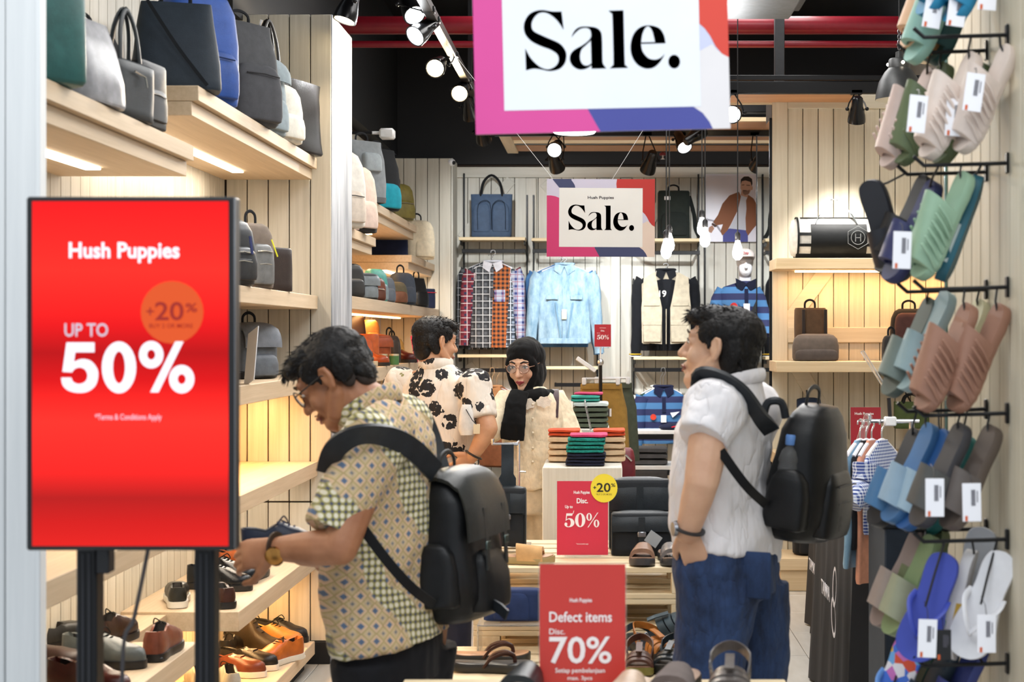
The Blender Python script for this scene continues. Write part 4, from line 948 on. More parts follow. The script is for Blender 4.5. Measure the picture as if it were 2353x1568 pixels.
for a in (('light wood shelf under the blue tote bag', 1060, 1210, 549), ('light wood shelf behind the small Sale board', 1224, 1374, 551), ('light wood shelf under the dark green backpack', 1456, 1606, 552), ('light wood shelf below the plaid shirts', 1057, 1207, 814), ('light wood shelf below the denim jacket', 1224, 1374, 841), ('light wood shelf below the cream vest', 1455, 1606, 819)): bshelf(*a)
for a in (('dark hanging rail above the plaid shirts', 1066, 1210, 580), ('dark hanging rail above the denim jacket', 1226, 1374, 580), ('dark hanging rail above the cream vest', 1456, 1605, 584), ('dark hanging rail above the brown jacket', 1064, 1170, 850), ('dark hanging rail above the striped polo shirt', 1456, 1605, 849), ('dark hook rail behind the woman', 1276, 1372, 883)): brail(*a)
# low shelf and stacked clothes at the back
lo = thing('low_table', 'white low shelf unit with dark frame under the polo shirt', 'shelf', (bxp(1510)-.02, 12.0, 0))
for z_, yc_, dd in ((.845, .24, .24), (.60, 0, .50)): MB().box((0, yc_, z_), (.62, dd, .03), .003).build('board', plastic('#e4e4e2'), lo); MB().box((0, yc_-dd/2+.01, z_-.035), (.62, .02, .04), .002).build('front_bar', BLKMET, lo)
for s_ in (-1, 1):
    for y, z_ in ((-.23, .585), (.14, .83), (.34, .83)): MB().box((s_*.295, y, z_/2), (.03, .03, z_), .002).build('leg', BLKMET, lo)
# ------------------------------------------------------------------ bags of the left run
GB = 'bags on the left wall shelves'
ZK = metal('#b9b7b2')
tote('teal green leather tote at the near end of the upper shelf', (-1.478, 3.97, 2.243), R(48), .32, .15, .37, leather('#2f5f5c'), leather('#26504e'), .2, group=GB)
backpack('glossy silver grey leather holdall with dark handles on the upper shelf', (-1.45, 4.38, 2.243), R(80), .27, .15, .24, leather('#8c8c90', rough=.22), prof=TAPER, pockets=(), handle=False, group=GB, name='handbag', cat='bag')
o = tote('black leather briefcase with tall handles beside the silver bag', (-1.43, 4.68, 2.243), R(78), .24, .09, .17, leather('#1c2328'), leather('#1b2226'), .16, prof=BOXY, group=GB, name='briefcase')
MB().tube([(-.03, -.05, .14), (.03, -.052, .13), (.035, -.055, .10)], .003, 6).build('zip_pull', ZK, o)
backpack('slim black zipped case at the right end of the upper shelf', (-1.41, 4.86, 2.243), R(82), .20, .05, .20, leather('#15171b'), prof=BOXY, pockets=((.8, .5, .1),), handle=False, zipm=ZK, group=GB, name='document_case')
backpack('black rucksack in shadow behind the tall handled briefcase', (-1.66, 5.0, 2.243), R(60), .28, .14, .34, fabric('#17181b'), group=GB)
o = backpack('dark slate backpack at the near corner of the highest shelf', (-1.50, 5.50, 2.457), R(18), .30, .17, .31, fabric('#222c36', rough=.55), prof=TAPER, pockets=(), handle=True, straps=1, group=GB, strap_m=fabric('#14171b'))
MB().strap(catmull([(-.10, -.075, .30), (.0, -.098, .14), (.1, -.10, .01)], 4), (1, 0, .4), .012, .003).build('diagonal_zip', fabric('#12161b'), o)
backpack('royal blue backpack behind the dark slate one', (-1.52, 5.86, 2.457), R(50), .31, .18, .43, fabric('#2a4f9a', rough=.5), fabric('#274a90', rough=.5), pockets=((.8, .42, .06),), zipm=fabric('#182c55'), straps=1, group=GB)
o = backpack('charcoal roll-top backpack hanging over the highest shelf', (-1.47, 6.40, 2.457), R(58), .31, .18, .42, fabric('#4a4b4e'), fabric('#45464a'), prof=ROLL, pockets=((.82, .55, .03),), straps=1, group=GB, zipm=fabric('#2b2b2e'))
backpack('pale blue grey rucksack next to the charcoal roll-top', (-1.46, 6.72, 2.457), R(72), .24, .14, .33, fabric('#8d9aa0'), straps=0, flap=.3, group=GB)
backpack('small cream rucksack with a white sheen on the highest shelf', (-1.44, 6.98, 2.457), R(70), .24, .14, .26, fabric('#dcd8cc'), group=GB)
tote('black tote with very long thin handles on the highest shelf', (-1.52, 7.10, 2.457), R(62), .26, .10, .30, fabric('#1a222c'), leather('#1c1612'), .27, group=GB)
backpack('black glossy bag with golden reflections at the shelf end', (-1.43, 7.40, 2.457), R(68), .30, .10, .34, leather('#17130f', rough=.3), prof=[(0, .95, .9), (.03, 1, 1), (.5, .9, .8), (.8, .95, .6), (1, 1.1, .5)], pockets=(), handle=False, group=GB, sag=.014, name='shopper_bag')
for i, (y, z_) in enumerate(((5.05, 2.83), (6.15, 3.02), (6.85, 2.95))):
    a = thing('chrome_hanger', ['chrome display arm above the black briefcase', 'chrome display arm above the charcoal roll-top', 'chrome display arm above the long handled tote'][i], 'hook', (-1.834, y, z_), (0, 0, 0), 'chrome display arms')
    MB().tube([(0, 0, 0), (.33, 0, 0), (.34, 0, .03)], .008, 8).build('rod', CHROME, a); MB().box((.005, 0, 0), (.01, .05, .08), .003).build('wall_plate', CHROME, a); MB().tube([(.22, -.09, 0), (.22, .09, 0)], .007, 8).build('cross_bar', CHROME, a)
o = backpack('black leather backpack at the left on the middle shelf', (-1.46, 6.08, 1.792), R(62), .24, .13, .26, leather('#26292d'), pockets=((.8, .5, .08), (.6, .25, .15)), zipm=ZK, group=GB)
MB().strap([(.02, -.098, .19), (.025, -.105, .12)], (1, 0, 0), .012, .004).build('navy_pull_tab', leather('#26305e'), o)
o = backpack('taupe sling bag with a grey pocket in the middle of the shelf', (-1.45, 6.48, 1.792), R(62), .19, .11, .27, fabric('#75695f'), leather('#6f7070'), pockets=((.7, .62, .06), (.55, .38, .06)), zipm=ZK, group=GB, name='sling_bag')
MB().tube([(.0, -.10, .20), (.02, -.115, .13)], .003, 6).build('yellow_cord', plastic('#d8d82c'), o)
backpack('dark brown slim leather case right of the taupe sling', (-1.44, 6.86, 1.792), R(60), .19, .07, .19, leather('#2e2422'), prof=BOXY, pockets=(), handle=False, group=GB, name='crossbody_bag')
backpack('grey flap backpack standing right of the screen', (-1.56, 6.95, 1.407), R(58), .23, .15, .24, leather('#5a6068', rough=.5), flap=.42, flap_m=leather('#6d737c', rough=.5), pockets=((.75, .4, .05),), group=GB, base=(.14, leather('#1d1e21')))
GB2 = 'bags on the far left shelves'
backpack('cream and white rucksack partly behind the divider', (-1.45, 8.62, 2.193), R(55), .30, .18, .42, fabric('#d8d4cc'), fabric('#c9bdb0'), zipm=BLKP, group=GB2)
backpack('blush pink backpack with a dark side beyond the divider', (-1.43, 9.05, 2.193), R(62), .28, .16, .38, fabric('#cdb8ad'), base=(.1, fabric('#2a2827')), group=GB2)
backpack('light grey roll-top backpack on the high far shelf', (-1.47, 9.62, 2.412), R(48), .28, .17, .38, fabric('#83898d'), fabric('#9aa3a8'), prof=ROLL, pockets=((.5, .3, .5),), group=GB2, straps=1, base=(.09, leather('#55585c')))
backpack('black backpack with a bright teal pocket on the high far shelf', (-1.46, 10.2, 2.412), R(55), .30, .18, .40, fabric('#17191c'), fabric('#1792a6'), prof=ROLL, pockets=((.75, .40, .03),), straps=1, group=GB2)
backpack('olive gold shiny backpack at the end of the high far shelf', (-1.46, 11.1, 2.412), R(52), .26, .15, .26, leather('#6b6231', rough=.35), pockets=((.8, .5, .05),), handle=True, zipm=ZK, group=GB2)
backpack('cream rucksack on the orange lit end shelf', (-1.42, 12.05, 2.182), R(48), .26, .16, .30, fabric('#d9cbb0'), straps=1, group=GB2, buckle=None)
backpack('navy box bag lying on the orange lit end shelf', (-1.62, 11.72, 2.182), R(10), .32, .2, .15, fabric('#1b2440'), prof=BOXY, pockets=(), handle=False, group=GB2, name='cooler_bag')
row = [('tall black leather bag at the near end of the small bag row', 9.02, -1.47, .20, .12, .20, leather('#17191c'), None, PROF), ('black satchel with a grey flap in the small bag row', 9.34, -1.42, .16, .10, .15, leather('#2a2f33'), leather('#6f777c'), BOXY),
    ('brown leather crossbody bag in the small bag row', 9.66, -1.43, .20, .10, .145, leather('#6b3520'), leather('#542a1b'), PROF), ('mint teal upright bag in the small bag row', 10.02, -1.46, .16, .12, .21, leather('#4f9a93'), leather('#7a8a92'), PROF),
    ('slate blue sling beside the mint bag', 10.3, -1.44, .15, .10, .17, fabric('#5d6672'), None, PROF), ('olive bag with brown trim in the small bag row', 10.66, -1.42, .19, .11, .15, fabric('#5a5443'), leather('#6b4633'), PROF),
    ('navy backpack with a grab handle in the small bag row', 10.98, -1.41, .20, .13, .225, fabric('#3a424e'), None, PROF), ('black pointed rucksack near the end of the small bag row', 11.9, -1.41, .17, .11, .22, leather('#1b1c1e'), None, TAPER), ('navy flat pouch with a red stripe at the row end', 12.42, -1.40, .17, .06, .155, fabric('#20263f'), None, BOXY)]
for lb, y, x, w_, d_, h_, m_, m2, pr in row:
    o = backpack(lb, (x, y, 1.812), R(52), w_, d_, h_, m_, m2, prof=pr, pockets=((.75, .5, .06),) if 'pouch' not in lb else (), handle='handle' in lb or 'pointed' in lb, flap=.45 if 'flap' in lb else 0, flap_m=m2, group='small bags on the far shelf', name='small_bag', zipm=ZK if 'brown leather' in lb else None)
    if 'red stripe' in lb: MB().box((0, -.032, .125), (.165, .003, .006)).build('red_stripe', fabric('#a82838'), o)
GL = 'leather goods on the lit counter shelf'
backpack('orange tan leather tote on the lit counter shelf', (-1.56, 9.95, 1.407), R(35), .28, .12, .20, leather('#b0582a'), prof=BOXY, pockets=((.6, .8, .05),), handle=False, group=GL, name='handbag')
backpack('camel dome bag above the orange tote', (-1.70, 9.75, 1.407), R(35), .20, .14, .33, leather('#a86a35'), group=GL, pockets=(), handle=False, name='handbag')
backpack('dark brown leather bag set highest on the lit shelf', (-1.70, 10.55, 1.407), R(35), .22, .14, .37, leather('#2a1a12'), prof=TAPER, pockets=(), group=GL, name='handbag')
backpack('golden tan backpack behind on the lit counter shelf', (-1.66, 11.1, 1.407), R(40), .16, .12, .30, leather('#9c6a36'), pockets=((.7, .4, .3),), group=GL, name='handbag')
backpack('red brown leather box bag on the lit counter shelf', (-1.52, 10.35, 1.407), R(40), .24, .13, .19, leather('#8a4322'), prof=BOXY, pockets=(), flap=.4, handle=False, group=GL, name='handbag')
backpack('dark oval bag with a black tag on the lit shelf', (-1.46, 10.75, 1.407), R(55), .16, .09, .19, leather('#3a332f', rough=.3), pockets=((.4, .5, .35),), group=GL, name='handbag')
backpack('mustard leather bag near the pink card', (-1.48, 11.05, 1.407), R(55), .16, .11, .17, leather('#a67a3a'), pockets=((.7, .5, .1),), group=GL, name='handbag')
rz = tag(MB().box((-1.45, 9.32, 1.425), (.17, .36, .034), .002).build('wooden_riser', W_OAKX), 'small oak riser under the black lace-up boot', 'riser')
shoe('black lace-up boot seen from behind on the oak riser', (-1.44, 9.34, 1.443), R(82), leather('#16181b', rough=.2), plastic('#101113'), 'boot', .27, group='boots on the counter shelf')
shoe('dark boot half hidden by the divider on the counter shelf', (-1.56, 9.0, 1.407), R(75), leather('#1d2226', rough=.25), plastic('#101113'), 'boot', .28, group='boots on the counter shelf')
shoe('orange brown dress shoe pointing right on the counter shelf', (-1.47, 9.8, 1.407), R(-12), leather('#8a3f1e', rough=.2), plastic('#15110f'), 'derby', .28, group='boots on the counter shelf')
shoe('oxblood dress shoe at the far end of the counter shelf', (-1.43, 10.95, 1.407), R(-20), leather('#4a1a14', rough=.2), plastic('#15110f'), 'derby', .28, group='boots on the counter shelf')
for i in range(2):
    c = thing('polish_tin', ['green tin left of its pair on the counter shelf', 'green tin right of its pair on the counter shelf'][i], 'tin', (-1.42+.07*i, 10.1+.02*i, 1.407), (0, 0, 0), 'green tins'); MB().lathe([(.03, 0), (.032, .003), (.032, .06), (.03, .062), (0, .062)], n=18).build('can', mat('tin_green', '#4b7a4a', .4), c); MB().lathe([(.033, .058), (.033, .07), (0, .071)], n=18).build('lid', metal('#d8d2bd', rough=.4), c)
# ------------------------------------------------------------------ shoes of the left run
SB = plastic('#141416'); SW = plastic('#d9d6cc'); ST = plastic('#a98a62')
sh = [('black trainer with a white sole seen from behind on the far shelf', 407, 1385, .547, 106, leather('#2a2a26', rough=.3), SW, 'slip'), ('black polished derby pointing right on the far shelf', 505, 1354, .547, -14, leather('#14171c', rough=.12), SB, 'derby'),
    ('second black polished derby behind the first', 520, 1338, .547, -16, leather('#14171c', rough=.12), SB, 'derby'), ('dark brown slip-on seen from behind at the shelf corner', 503, 1387, .547, 118, leather('#3d231c', rough=.3), SB, 'slip'),
    ('orange brown loafer lying along the far shelf', 548, 1306, .547, -16, leather('#a3552c', rough=.25), SB, 'slip'), ('dark olive shoe seen from behind near the wrist', 582, 1330, .547, 88, leather('#2c2822', rough=.3), SB, 'slip'),
    ('dark brown oxford seen from behind on the near shelf', 262, 1478, .552, 82, leather('#32201c', rough=.22), SB, 'derby'), ('chestnut brown shoe seen from behind between the screen posts', 374, 1502, .552, 92, leather('#7a4432', rough=.28), SB, 'derby'),
    ('grey boat shoe with laces pointing right on the near shelf', 240, 1530, .552, -14, leather('#5b605f', rough=.3), SB, 'derby'), ('long brown loafer cut by the white wall', 110, 1545, .552, -8, leather('#3a2620', rough=.35), SB, 'slip'),
    ('dark shoe behind the grey boat shoe by the wall', 150, 1484, .552, 60, leather('#2b2b2a', rough=.35), SB, 'slip'), ('oxblood dress shoe at the bottom left corner', 205, 1596, .552, -22, leather('#4a211d', rough=.18), SB, 'derby'),
    ('black lace-up shoe at the back of the floor plinth', 645, 1472, .134, -18, leather('#1b1c1e', rough=.25), SB, 'derby'), ('dark olive chukka boot with a tan sole on the plinth', 588, 1500, .134, -14, leather('#322a1f', rough=.4), ST, 'boot'),
    ('wheat coloured lace-up shoe behind the chukka boot', 632, 1484, .134, -15, leather('#b4793a', rough=.4), SW, 'derby'), ('bright tan lace-up shoe pointing at the camera on the plinth', 640, 1524, .134, -122, leather('#b05f24', rough=.35), SW, 'derby'),
    ('black ankle shoe at the inner end of the plinth', 530, 1508, .134, 92, leather('#17181a', rough=.3), SB, 'derby'), ('brown penny loafer with a white sole in front on the plinth', 540, 1552, .134, -14, leather('#6a3521', rough=.22), SW, 'loafer'),
    ('black penny loafer behind the brown one', 570, 1536, .134, -16, leather('#1d1c1b', rough=.22), SW, 'loafer'), ('pale grey sneaker seen from behind at the plinth edge', 524, 1588, .134, 112, fabric('#a9aca6'), SW, 'sneaker'),
    ('pale sneaker hidden behind the right screen post', 455, 1590, .134, 112, fabric('#c5c2b8'), SW, 'sneaker')]
for lb, px, py, z_, rz_, m_, s_, kd in sh:
    Y = (EYE-z_)*F/(py-HY); shoe(lb, ((px-CX)*Y/F, Y, z_+.001), R(rz_), m_, s_, kd, .285 if 'chukka' not in lb else .28, sole_h=.024 if kd != 'sneaker' else .03)
# ------------------------------------------------------------------ goods on the cream panel
GC = 'bags on the cream panel shelves'
du = thing('duffel_bag', 'white and black duffel bag with a hexagon emblem on the shelf', 'bag', at(1916, 588, 9.9)+Vector((0, 0, 0)), (0, 0, 0), GC); du.location.z = 2.082; w_, h_, d_ = .56, .26, .26
wm, bm2 = fabric('#d9d5cc', rough=.6), fabric('#17191a', rough=.5)
rings = [[Vector((x, math.sin(a)*d_/2*s_*(.92 if math.sin(a) > 0 else 1), h_/2+math.cos(a)*h_/2*s_)) for a in [2*math.pi*k/28 for k in range(28)]] for x, s_ in ((-w_/2, .5), (-w_/2+.012, .86), (-w_/2+.05, .97), (-w_*.2, 1), (w_*.2, 1), (w_/2-.05, .97), (w_/2-.012, .86), (w_/2, .5))]
MB().loft(rings).build('body', wm, du, sharp=60)
def wrap(x0, x1, a0, a1, m_, nm, k=1.012, n=14):
    rr = []
    for i in range(n+1):
        a = a0+(a1-a0)*i/n; rr.append([Vector((x, -math.sin(a)*d_/2*s_, h_/2+math.cos(a)*h_/2*s_)) for x, s_ in ((x0, k), (x1, k), (x1, k+.02), (x0, k+.02))])
    return MB().loft(rr).build(nm, m_, du, sharp=50)
fp = wrap(-.16, .19, R(52), R(140), bm2, 'front_panel', 1.012); wrap(-w_/2+.03, w_/2-.03, R(142), R(215), bm2, 'bottom_panel', 1.0)
for xx in ((-.235, -.16), (.19, .255)):
    for a in (78, 108): wrap(xx[0], xx[1], R(a), R(a+8), bm2, 'webbing_band', 1.02, 3)
wrap(-.22, .22, R(14), R(22), bm2, 'top_zip', 1.01, 3); wrap(-.245, -.232, R(-20), R(150), bm2, 'side_seam', 1.01)
for s_ in (-1, 1): MB().strap(catmull([(-.13, -.02*s_-.12*(s_ < 0), .21), (-.10, -.06, .27), (-.03, -.01, .365), (.0, 0, .375), (.03, -.01, .365), (.10, -.06, .28), (.135, -.02*s_-.12*(s_ < 0), .21)], 4), (.2, 1, .2), .028, .005).build('handle', fabric('#4c5152') if s_ < 0 else wm, du)
em = []
def emblem(pts, y): return MB().tube([Vector((p[0], y-.004, p[1])) for p in pts], .0022, 6, closed=True).build('emblem_line', fabric('#7d7f7e'), fp)
emblem([(.13+.072*math.cos(R(60*k+30)), .125+.072*math.sin(R(60*k+30))) for k in range(6)], -.140); emblem(ellipse(.13, .125, .043, .043, 24), -.141)
for dx in (-.016, .016): MB().box((.13+dx, -.145, .125), (.005, .003, .05)).build('emblem_letter', fabric('#7d7f7e'), fp)
MB().box((.13, -.145, .125), (.034, .003, .005)).build('emblem_letter', fabric('#7d7f7e'), fp)
o = backpack('brown backpack lying behind a taupe belt bag on the panel shelf', (at(1862, 0, 9.98).x, 9.98, 1.437), R(4), .20, .12, .335, fabric('#5a4431'), pockets=(), straps=1, group=GC, prof=BOXY)
for x in (-.055, .085): MB().box((x, -.064, .20), (.022, .006, .25), .002).build('leather_band', leather('#2c211c'), o)
backpack('taupe belt bag in front of the brown backpack', (at(1873, 0, 9.86).x, 9.84, 1.437), R(2), .29, .10, .17, fabric('#5b5048'), fabric('#4a413c'), prof=PROF, pockets=((.94, .42, .02),), handle=False, group=GC, name='belt_bag')
backpack('black and maroon rucksack on the panel shelf behind the slides', (at(2088, 0, 10.0).x, 9.99, 1.437), R(-4), .24, .13, .33, fabric('#1b1819'), fabric('#4e3330'), pockets=((.8, .5, .42),), group=GC)
backpack('small black bag at the left of the maroon rucksack', (at(2047, 0, 9.86).x, 9.83, 1.437), R(6), .12, .09, .16, fabric('#18181a'), pockets=(), group=GC, name='sling_bag')
sl = backpack('navy sling bag with a black buckle hung on the cream panel', (at(1857, 0, 10.08).x, 10.06, EYE-(985-HY)*10.06/F), 0, .155, .08, .19, fabric('#243247'), prof=BOXY, pockets=(), flap=.45, flap_m=fabric('#22304a'), handle=False, group=GC, name='sling_bag')
MB().box((0, -.06, .10), (.035, .01, .05), .003).build('buckle', BLKP, sl); MB().tube([(0, .02, .19), (0, .09, .24)], .006, 6).build('hook', BLKMET, sl)
ms = backpack('navy messenger bag hung below the navy sling', (at(1880, 0, 10.0).x, 9.99, EYE-(1085-HY)*9.99/F), 0, .17, .09, .26, fabric('#2a3950'), prof=BOXY, pockets=(), handle=False, group=GC, name='messenger_bag', flap=.5)
MB().tube(catmull([(.07, .0, .25), (.1, .01, .24), (.095, .0, .2)], 4), .006, 6).build('strap_loop', fabric('#17181c'), ms); MB().tube([(0, .03, .26), (0, .17, .29)], .006, 6).build('hook', BLKMET, ms)
o = backpack('black roll-top rucksack standing on the floor plinth', (at(1866, 0, 9.92).x, 9.93, .209), R(5), .24, .15, .26, fabric('#1e1f21'), prof=ROLL, pockets=((.8, .5, .05),), group=GC, flap=.35, flap_m=fabric('#2b2c2f'))
MB().strap([(.02, -.10, .10), (.03, -.15, .012), (.04, -.205, .008), (.05, -.215, -.07)], (1, 0, 0), .022, .003).build('loose_strap', fabric('#2a2b28'), o)
gb = tote('olive green crossbody bag hung behind the hanging slides', (at(2098, 0, 9.9).x, 9.95, EYE-(985-HY)*9.95/F), 0, .22, .08, .17, fabric('#4c5a35'), fabric('#1b1c1c'), .05, group=GC, name='crossbody_bag'); MB().tube([(0, .03, .17), (0, .19, .22)], .006, 6).build('hook', BLKMET, gb)
# ------------------------------------------------------------------ goods on the pallets and the front table
GP = 'goods of the sandal display'
BKN, BKL = fabric('#1c2025', rough=.6), leather('#20262b')
def satchel(label, px, py, Y, w_, h_, z_, d_=.10, hook=0):
    o = backpack(label, (X_(px, Y), Y, z_), 0, w_, d_, h_, BKN, prof=BOXY, pockets=(), handle=False, flap=.42, flap_m=BKL, group=GP, name='messenger_bag', e=5, sag=.003)
    MB().strap([(0, -d_*.60, h_*.92), (0, -d_*.66, h_*.6), (0, -d_*.66, h_*.32)], (1, 0, 0), .026, .005).build('buckle_strap', BKL, o); MB().box((0, -d_*.70, h_*.52), (.034, .006, .022), .003).build('buckle', STEEL, o)
    MB().tube([Vector((x, -d_*.5, z)) for x, z in ((-w_*.48, .01), (-w_*.48, h_*.55), (w_*.48, h_*.55), (w_*.48, .01))], .003, 6).build('piping', BKL, o); return o
o = satchel('lower black messenger bag with a grey tag on the top pallet', 1474, 0, 6.27, .245, .168, .721, .10)
MB().box((.045, -.075, .07), (.055, .002, .05), .0005, Matrix.Rotation(R(35), 3, 'Y')).build('hang_tag', paint('#9aa0a4'), o)
o = satchel('upper black messenger bag standing behind the tagged one', 1470, 0, 6.44, .255, .285, .721, .10)
MB().tube(catmull([(.11, -.02, .25), (.145, -.03, .22), (.14, -.04, .16)], 4), .006, 8).build('strap_end', BKL, o)
o = satchel('tall black sling bag with buckle hanging left of the red sign', 1166, 0, 6.35, .155, .235, .745, .08)
MB().strap(catmull([(0, 0, .23), (0, .0, .29), (0, .01, .36), (0, .01, .41)], 4), (1, 0, 0), [.07]*4+[.05]*9, .01).build('wide_strap', leather('#232c34'), o)
cs = thing('bag_stand', 'chrome bag stand holding the black sling bag by its strap', 'stand', (X_(1192, 6.5), 6.5, .722), (0, 0, 0))
zt = EYE-(1016-HY)*6.5/F-.722
MB().tube([(0, 0, 0), (0, 0, zt)], .006, 8).build('pole', CHROME, cs); MB().tube([(-.10, -.12, zt+.02), (-.10, -.12, zt), (0, -.12, zt), (0, 0, zt)], .007, 8).build('hook', CHROME, cs); MB().box((0, 0, .004), (.10, .14, .008), .002).build('foot', CHROME, cs); MB().tube([(0, 0, zt-.125), (.03, -.01, zt-.125)], .004, 6).build('screw', CHROME, cs)
XP = Vector((1, 0, 0)); ZP = Vector((0, 0, 1))
slide('tan suede slide pointing right on the top pallet', (X_(1192, 6.0), 6.02, .722), (1, -.08, 0), ZP, plastic('#a08a5c'), 'slide', .28, strap_m=fabric('#c39a68'), foot_m=leather('#b58b68'), group=GP)
slide('bronze brown slide facing the camera on the top pallet', (X_(1478, 6.06), 6.05, .722), (-.08, -1, 0), ZP, plastic('#3c3a3c'), 'slide', .27, strap_m=leather('#8a6a56', rough=.35), foot_m=leather('#9a7b67'), group=GP, k=1.05)
slide('metallic dark slide at the right end of the top pallet', (X_(1540, 6.06), 6.05, .722), (.1, -1, 0), ZP, plastic('#2f3236'), 'slide', .27, strap_m=leather('#6f6a68', rough=.22), foot_m=leather('#8a7668'), group=GP, k=1.05)
slide('brown thong sandal behind its twin on the front pallet', (X_(1128, 5.60), 5.60, .432), (1, .05, 0), ZP, plastic('#24221f'), 'thong', .285, strap_m=leather('#3d211b'), foot_m=leather('#a9805e'), group=GP, k=1.1)
slide('brown thong sandal in front of its twin on the front pallet', (X_(1130, 5.42), 5.44, .432), (1, -.03, 0), ZP, plastic('#24221f'), 'thong', .285, strap_m=leather('#3d211b'), foot_m=leather('#2c2c2c'), group=GP, k=1.1)
slide('dark brown fisherman sandal facing the camera on the front pallet', (X_(1470, 5.45), 5.47, .432), (-.05, -1, 0), ZP, plastic('#6f6a2e'), 'cross', .28, strap_m=leather('#4a2c22'), foot_m=leather('#7a5a48'), group=GP, k=1.1)
slide('black fisherman sandal right of the brown one', (X_(1545, 5.5), 5.5, .432), (-.25, -1, 0), ZP, plastic('#1d1f20'), 'cross', .28, strap_m=leather('#20262a', rough=.25), foot_m=leather('#4a4540'), group=GP, k=1.1)
slide('tan double strap sandal behind the fisherman sandals', (X_(1500, 5.72), 5.72, .432), (.5, -1, 0), (0, -.1, 1), plastic('#2a2a2c'), 'cross', .27, strap_m=leather('#9c6026'), foot_m=leather('#30343a'), group=GP, k=1.1)
slide('slate teal sandal propped up behind the tan straps', (X_(1515, 5.8), 5.82, .47), (.8, -.1, .45), (-.4, -.3, .8), plastic('#20242c'), 'cross', .27, strap_m=leather('#3c4a52'), foot_m=plastic('#2a3038'), group=GP)
o = backpack('navy blue wristlet bag on the clear riser left of the defect sign', (X_(1178, 5.78), 5.78, .548), R(-3), .21, .08, .115, fabric('#26365e'), prof=BOXY, pockets=((.62, .86, .05),), handle=False, group=GP, name='wristlet_bag'); MB().box((-.03, -.064, .045), (.045, .003, .016), .001).build('red_name_plate', metal('#8a4a52', rough=.4), o)
slide('dark strap slide at the bottom left of the defect sign', (X_(1212, 3.70), 3.69, .752), (-.2, -1, 0), ZP, plastic('#1f2122'), 'slide', .27, strap_m=leather('#26292b', rough=.3), foot_m=leather('#b9a08c'), group=GP, k=1.05)
slide('beige slide cut off right of the defect sign', (X_(1450, 3.62), 3.6, .752), (-.2, -1, 0), ZP, plastic('#6f5c4e'), 'slide', .27, strap_m=leather('#c5aa92', rough=.4), foot_m=leather('#c5aa92'), group=GP)
slide('taupe suede clog sandal at the bottom edge', (X_(1556, 3.70), 3.69, .752), (-.25, -1, 0), ZP, plastic('#3a342f'), 'slide', .28, strap_m=fabric('#6a5f5b'), foot_m=leather('#b09583'), group=GP, k=1.12)
slide('silver grey ankle strap sandal at the bottom right', (X_(1676, 3.72), 3.70, .752), (-.1, -1, 0), ZP, plastic('#2b2a29'), 'cross', .28, strap_m=leather('#57504c', rough=.25), foot_m=leather('#c9b39c', rough=.3), group=GP, k=1.12)
# ------------------------------------------------------------------ folded towels and clothes
def folded(label, c, w_, d_, h_, m_, rz_=0, cat='towel', group='folded towels', name='folded_towel', seed=0, folds=2):
    o = thing(name, label, cat, c, (0, 0, rz_), group)
    for k in range(folds):
        mb = MB(); hh = h_/folds; rings = []
        for i in range(9):
            f = i/8; y = -d_/2+d_*f; q = (1-abs(2*f-1)**6)
            ring = []
            for j in range(20):
                a = 2*math.pi*j/20; cx_, sz_ = math.cos(a), math.sin(a)
                x = w_/2*math.copysign(abs(cx_)**.35, cx_)*(.96+.04*q); z_ = hh/2+hh/2*math.copysign(abs(sz_)**.55, sz_)*(.6+.4*q)
                z_ += noise.noise(Vector((x*14+seed+k*3, y*14, k*5)))*.006; ring.append(Vector((x+noise.noise(Vector((seed, k*7, z_*30)))*.004, y, z_+hh*k)))
            rings.append(ring)
        mb.loft(rings).build('fold', m_, o, sharp=70)
    return o
TQ = fabric('#1f8a80', bump=.9, bscale=260, var=.2, vscale=120); NV = fabric('#1c2036', bump=.9, bscale=260, var=.2, vscale=120); PKT = fabric('#c83a66', bump=.6, bscale=260); BE = fabric('#dcbd98', bump=.5, bscale=260); ORR = fabric('#cc4a26', bump=.4)
z0 = 1.009; Yt = 7.12; xt = X_(1346, Yt)
st = [('lower navy towel at the bottom of the front stack', NV, .028), ('upper navy towel in the front stack', NV, .028), ('lower teal towel in the front stack', TQ, .034), ('upper teal towel in the front stack', TQ, .034), ('pink towel on top of the front towel stack', PKT, .016)]
for i, (lb, m_, h_) in enumerate(st): folded(lb, (xt+(.004 if i % 2 else -.003)+(.018 if 'pink' in lb else 0), Yt+(.012 if 'pink' in lb else 0), z0), .178-.006*(i > 1), .16, h_, m_, seed=i, folds=2 if i < 4 else 1); z0 += h_+.001
for side, (x1, n_) in enumerate(((X_(1297, 7.32), 4), (X_(1400, 7.32), 4))):
    z0 = 1.009
    for i in range(4):
        folded('beige folded cloth, %s of the stack %s the teal towels' % (['bottom', 'second', 'third', 'topmost beige'][i], ['left behind', 'right behind'][side]), (x1, 7.33, z0), .15, .17, .029, BE, seed=i+side*9, folds=1); z0 += .030
    for i in range(2): folded('%s orange folded cloth on the beige stack %s the teal towels' % (['lower', 'upper'][i], ['left behind', 'right behind'][side]), (x1, 7.33, z0), .15, .16, .016, ORR, seed=i+3, folds=1); z0 += .017
z0 = 1.122; GR = fabric('#57604f'); MN = fabric('#cfdcd8')
for i, (lb, m_, h_) in enumerate([('lowest grey green folded shirt on the back pedestal', GR, .026), ('second grey green folded shirt on the back pedestal', GR, .026), ('third grey green folded shirt on the back pedestal', GR, .026), ('top grey green folded shirt on the back pedestal', GR, .026), ('white folded towel on the grey green shirts', MN, .026)]):
    folded(lb, (X_(1357, 8.1), 8.12, z0), .185, .2, h_, m_, seed=i+20, folds=1); z0 += h_+.001
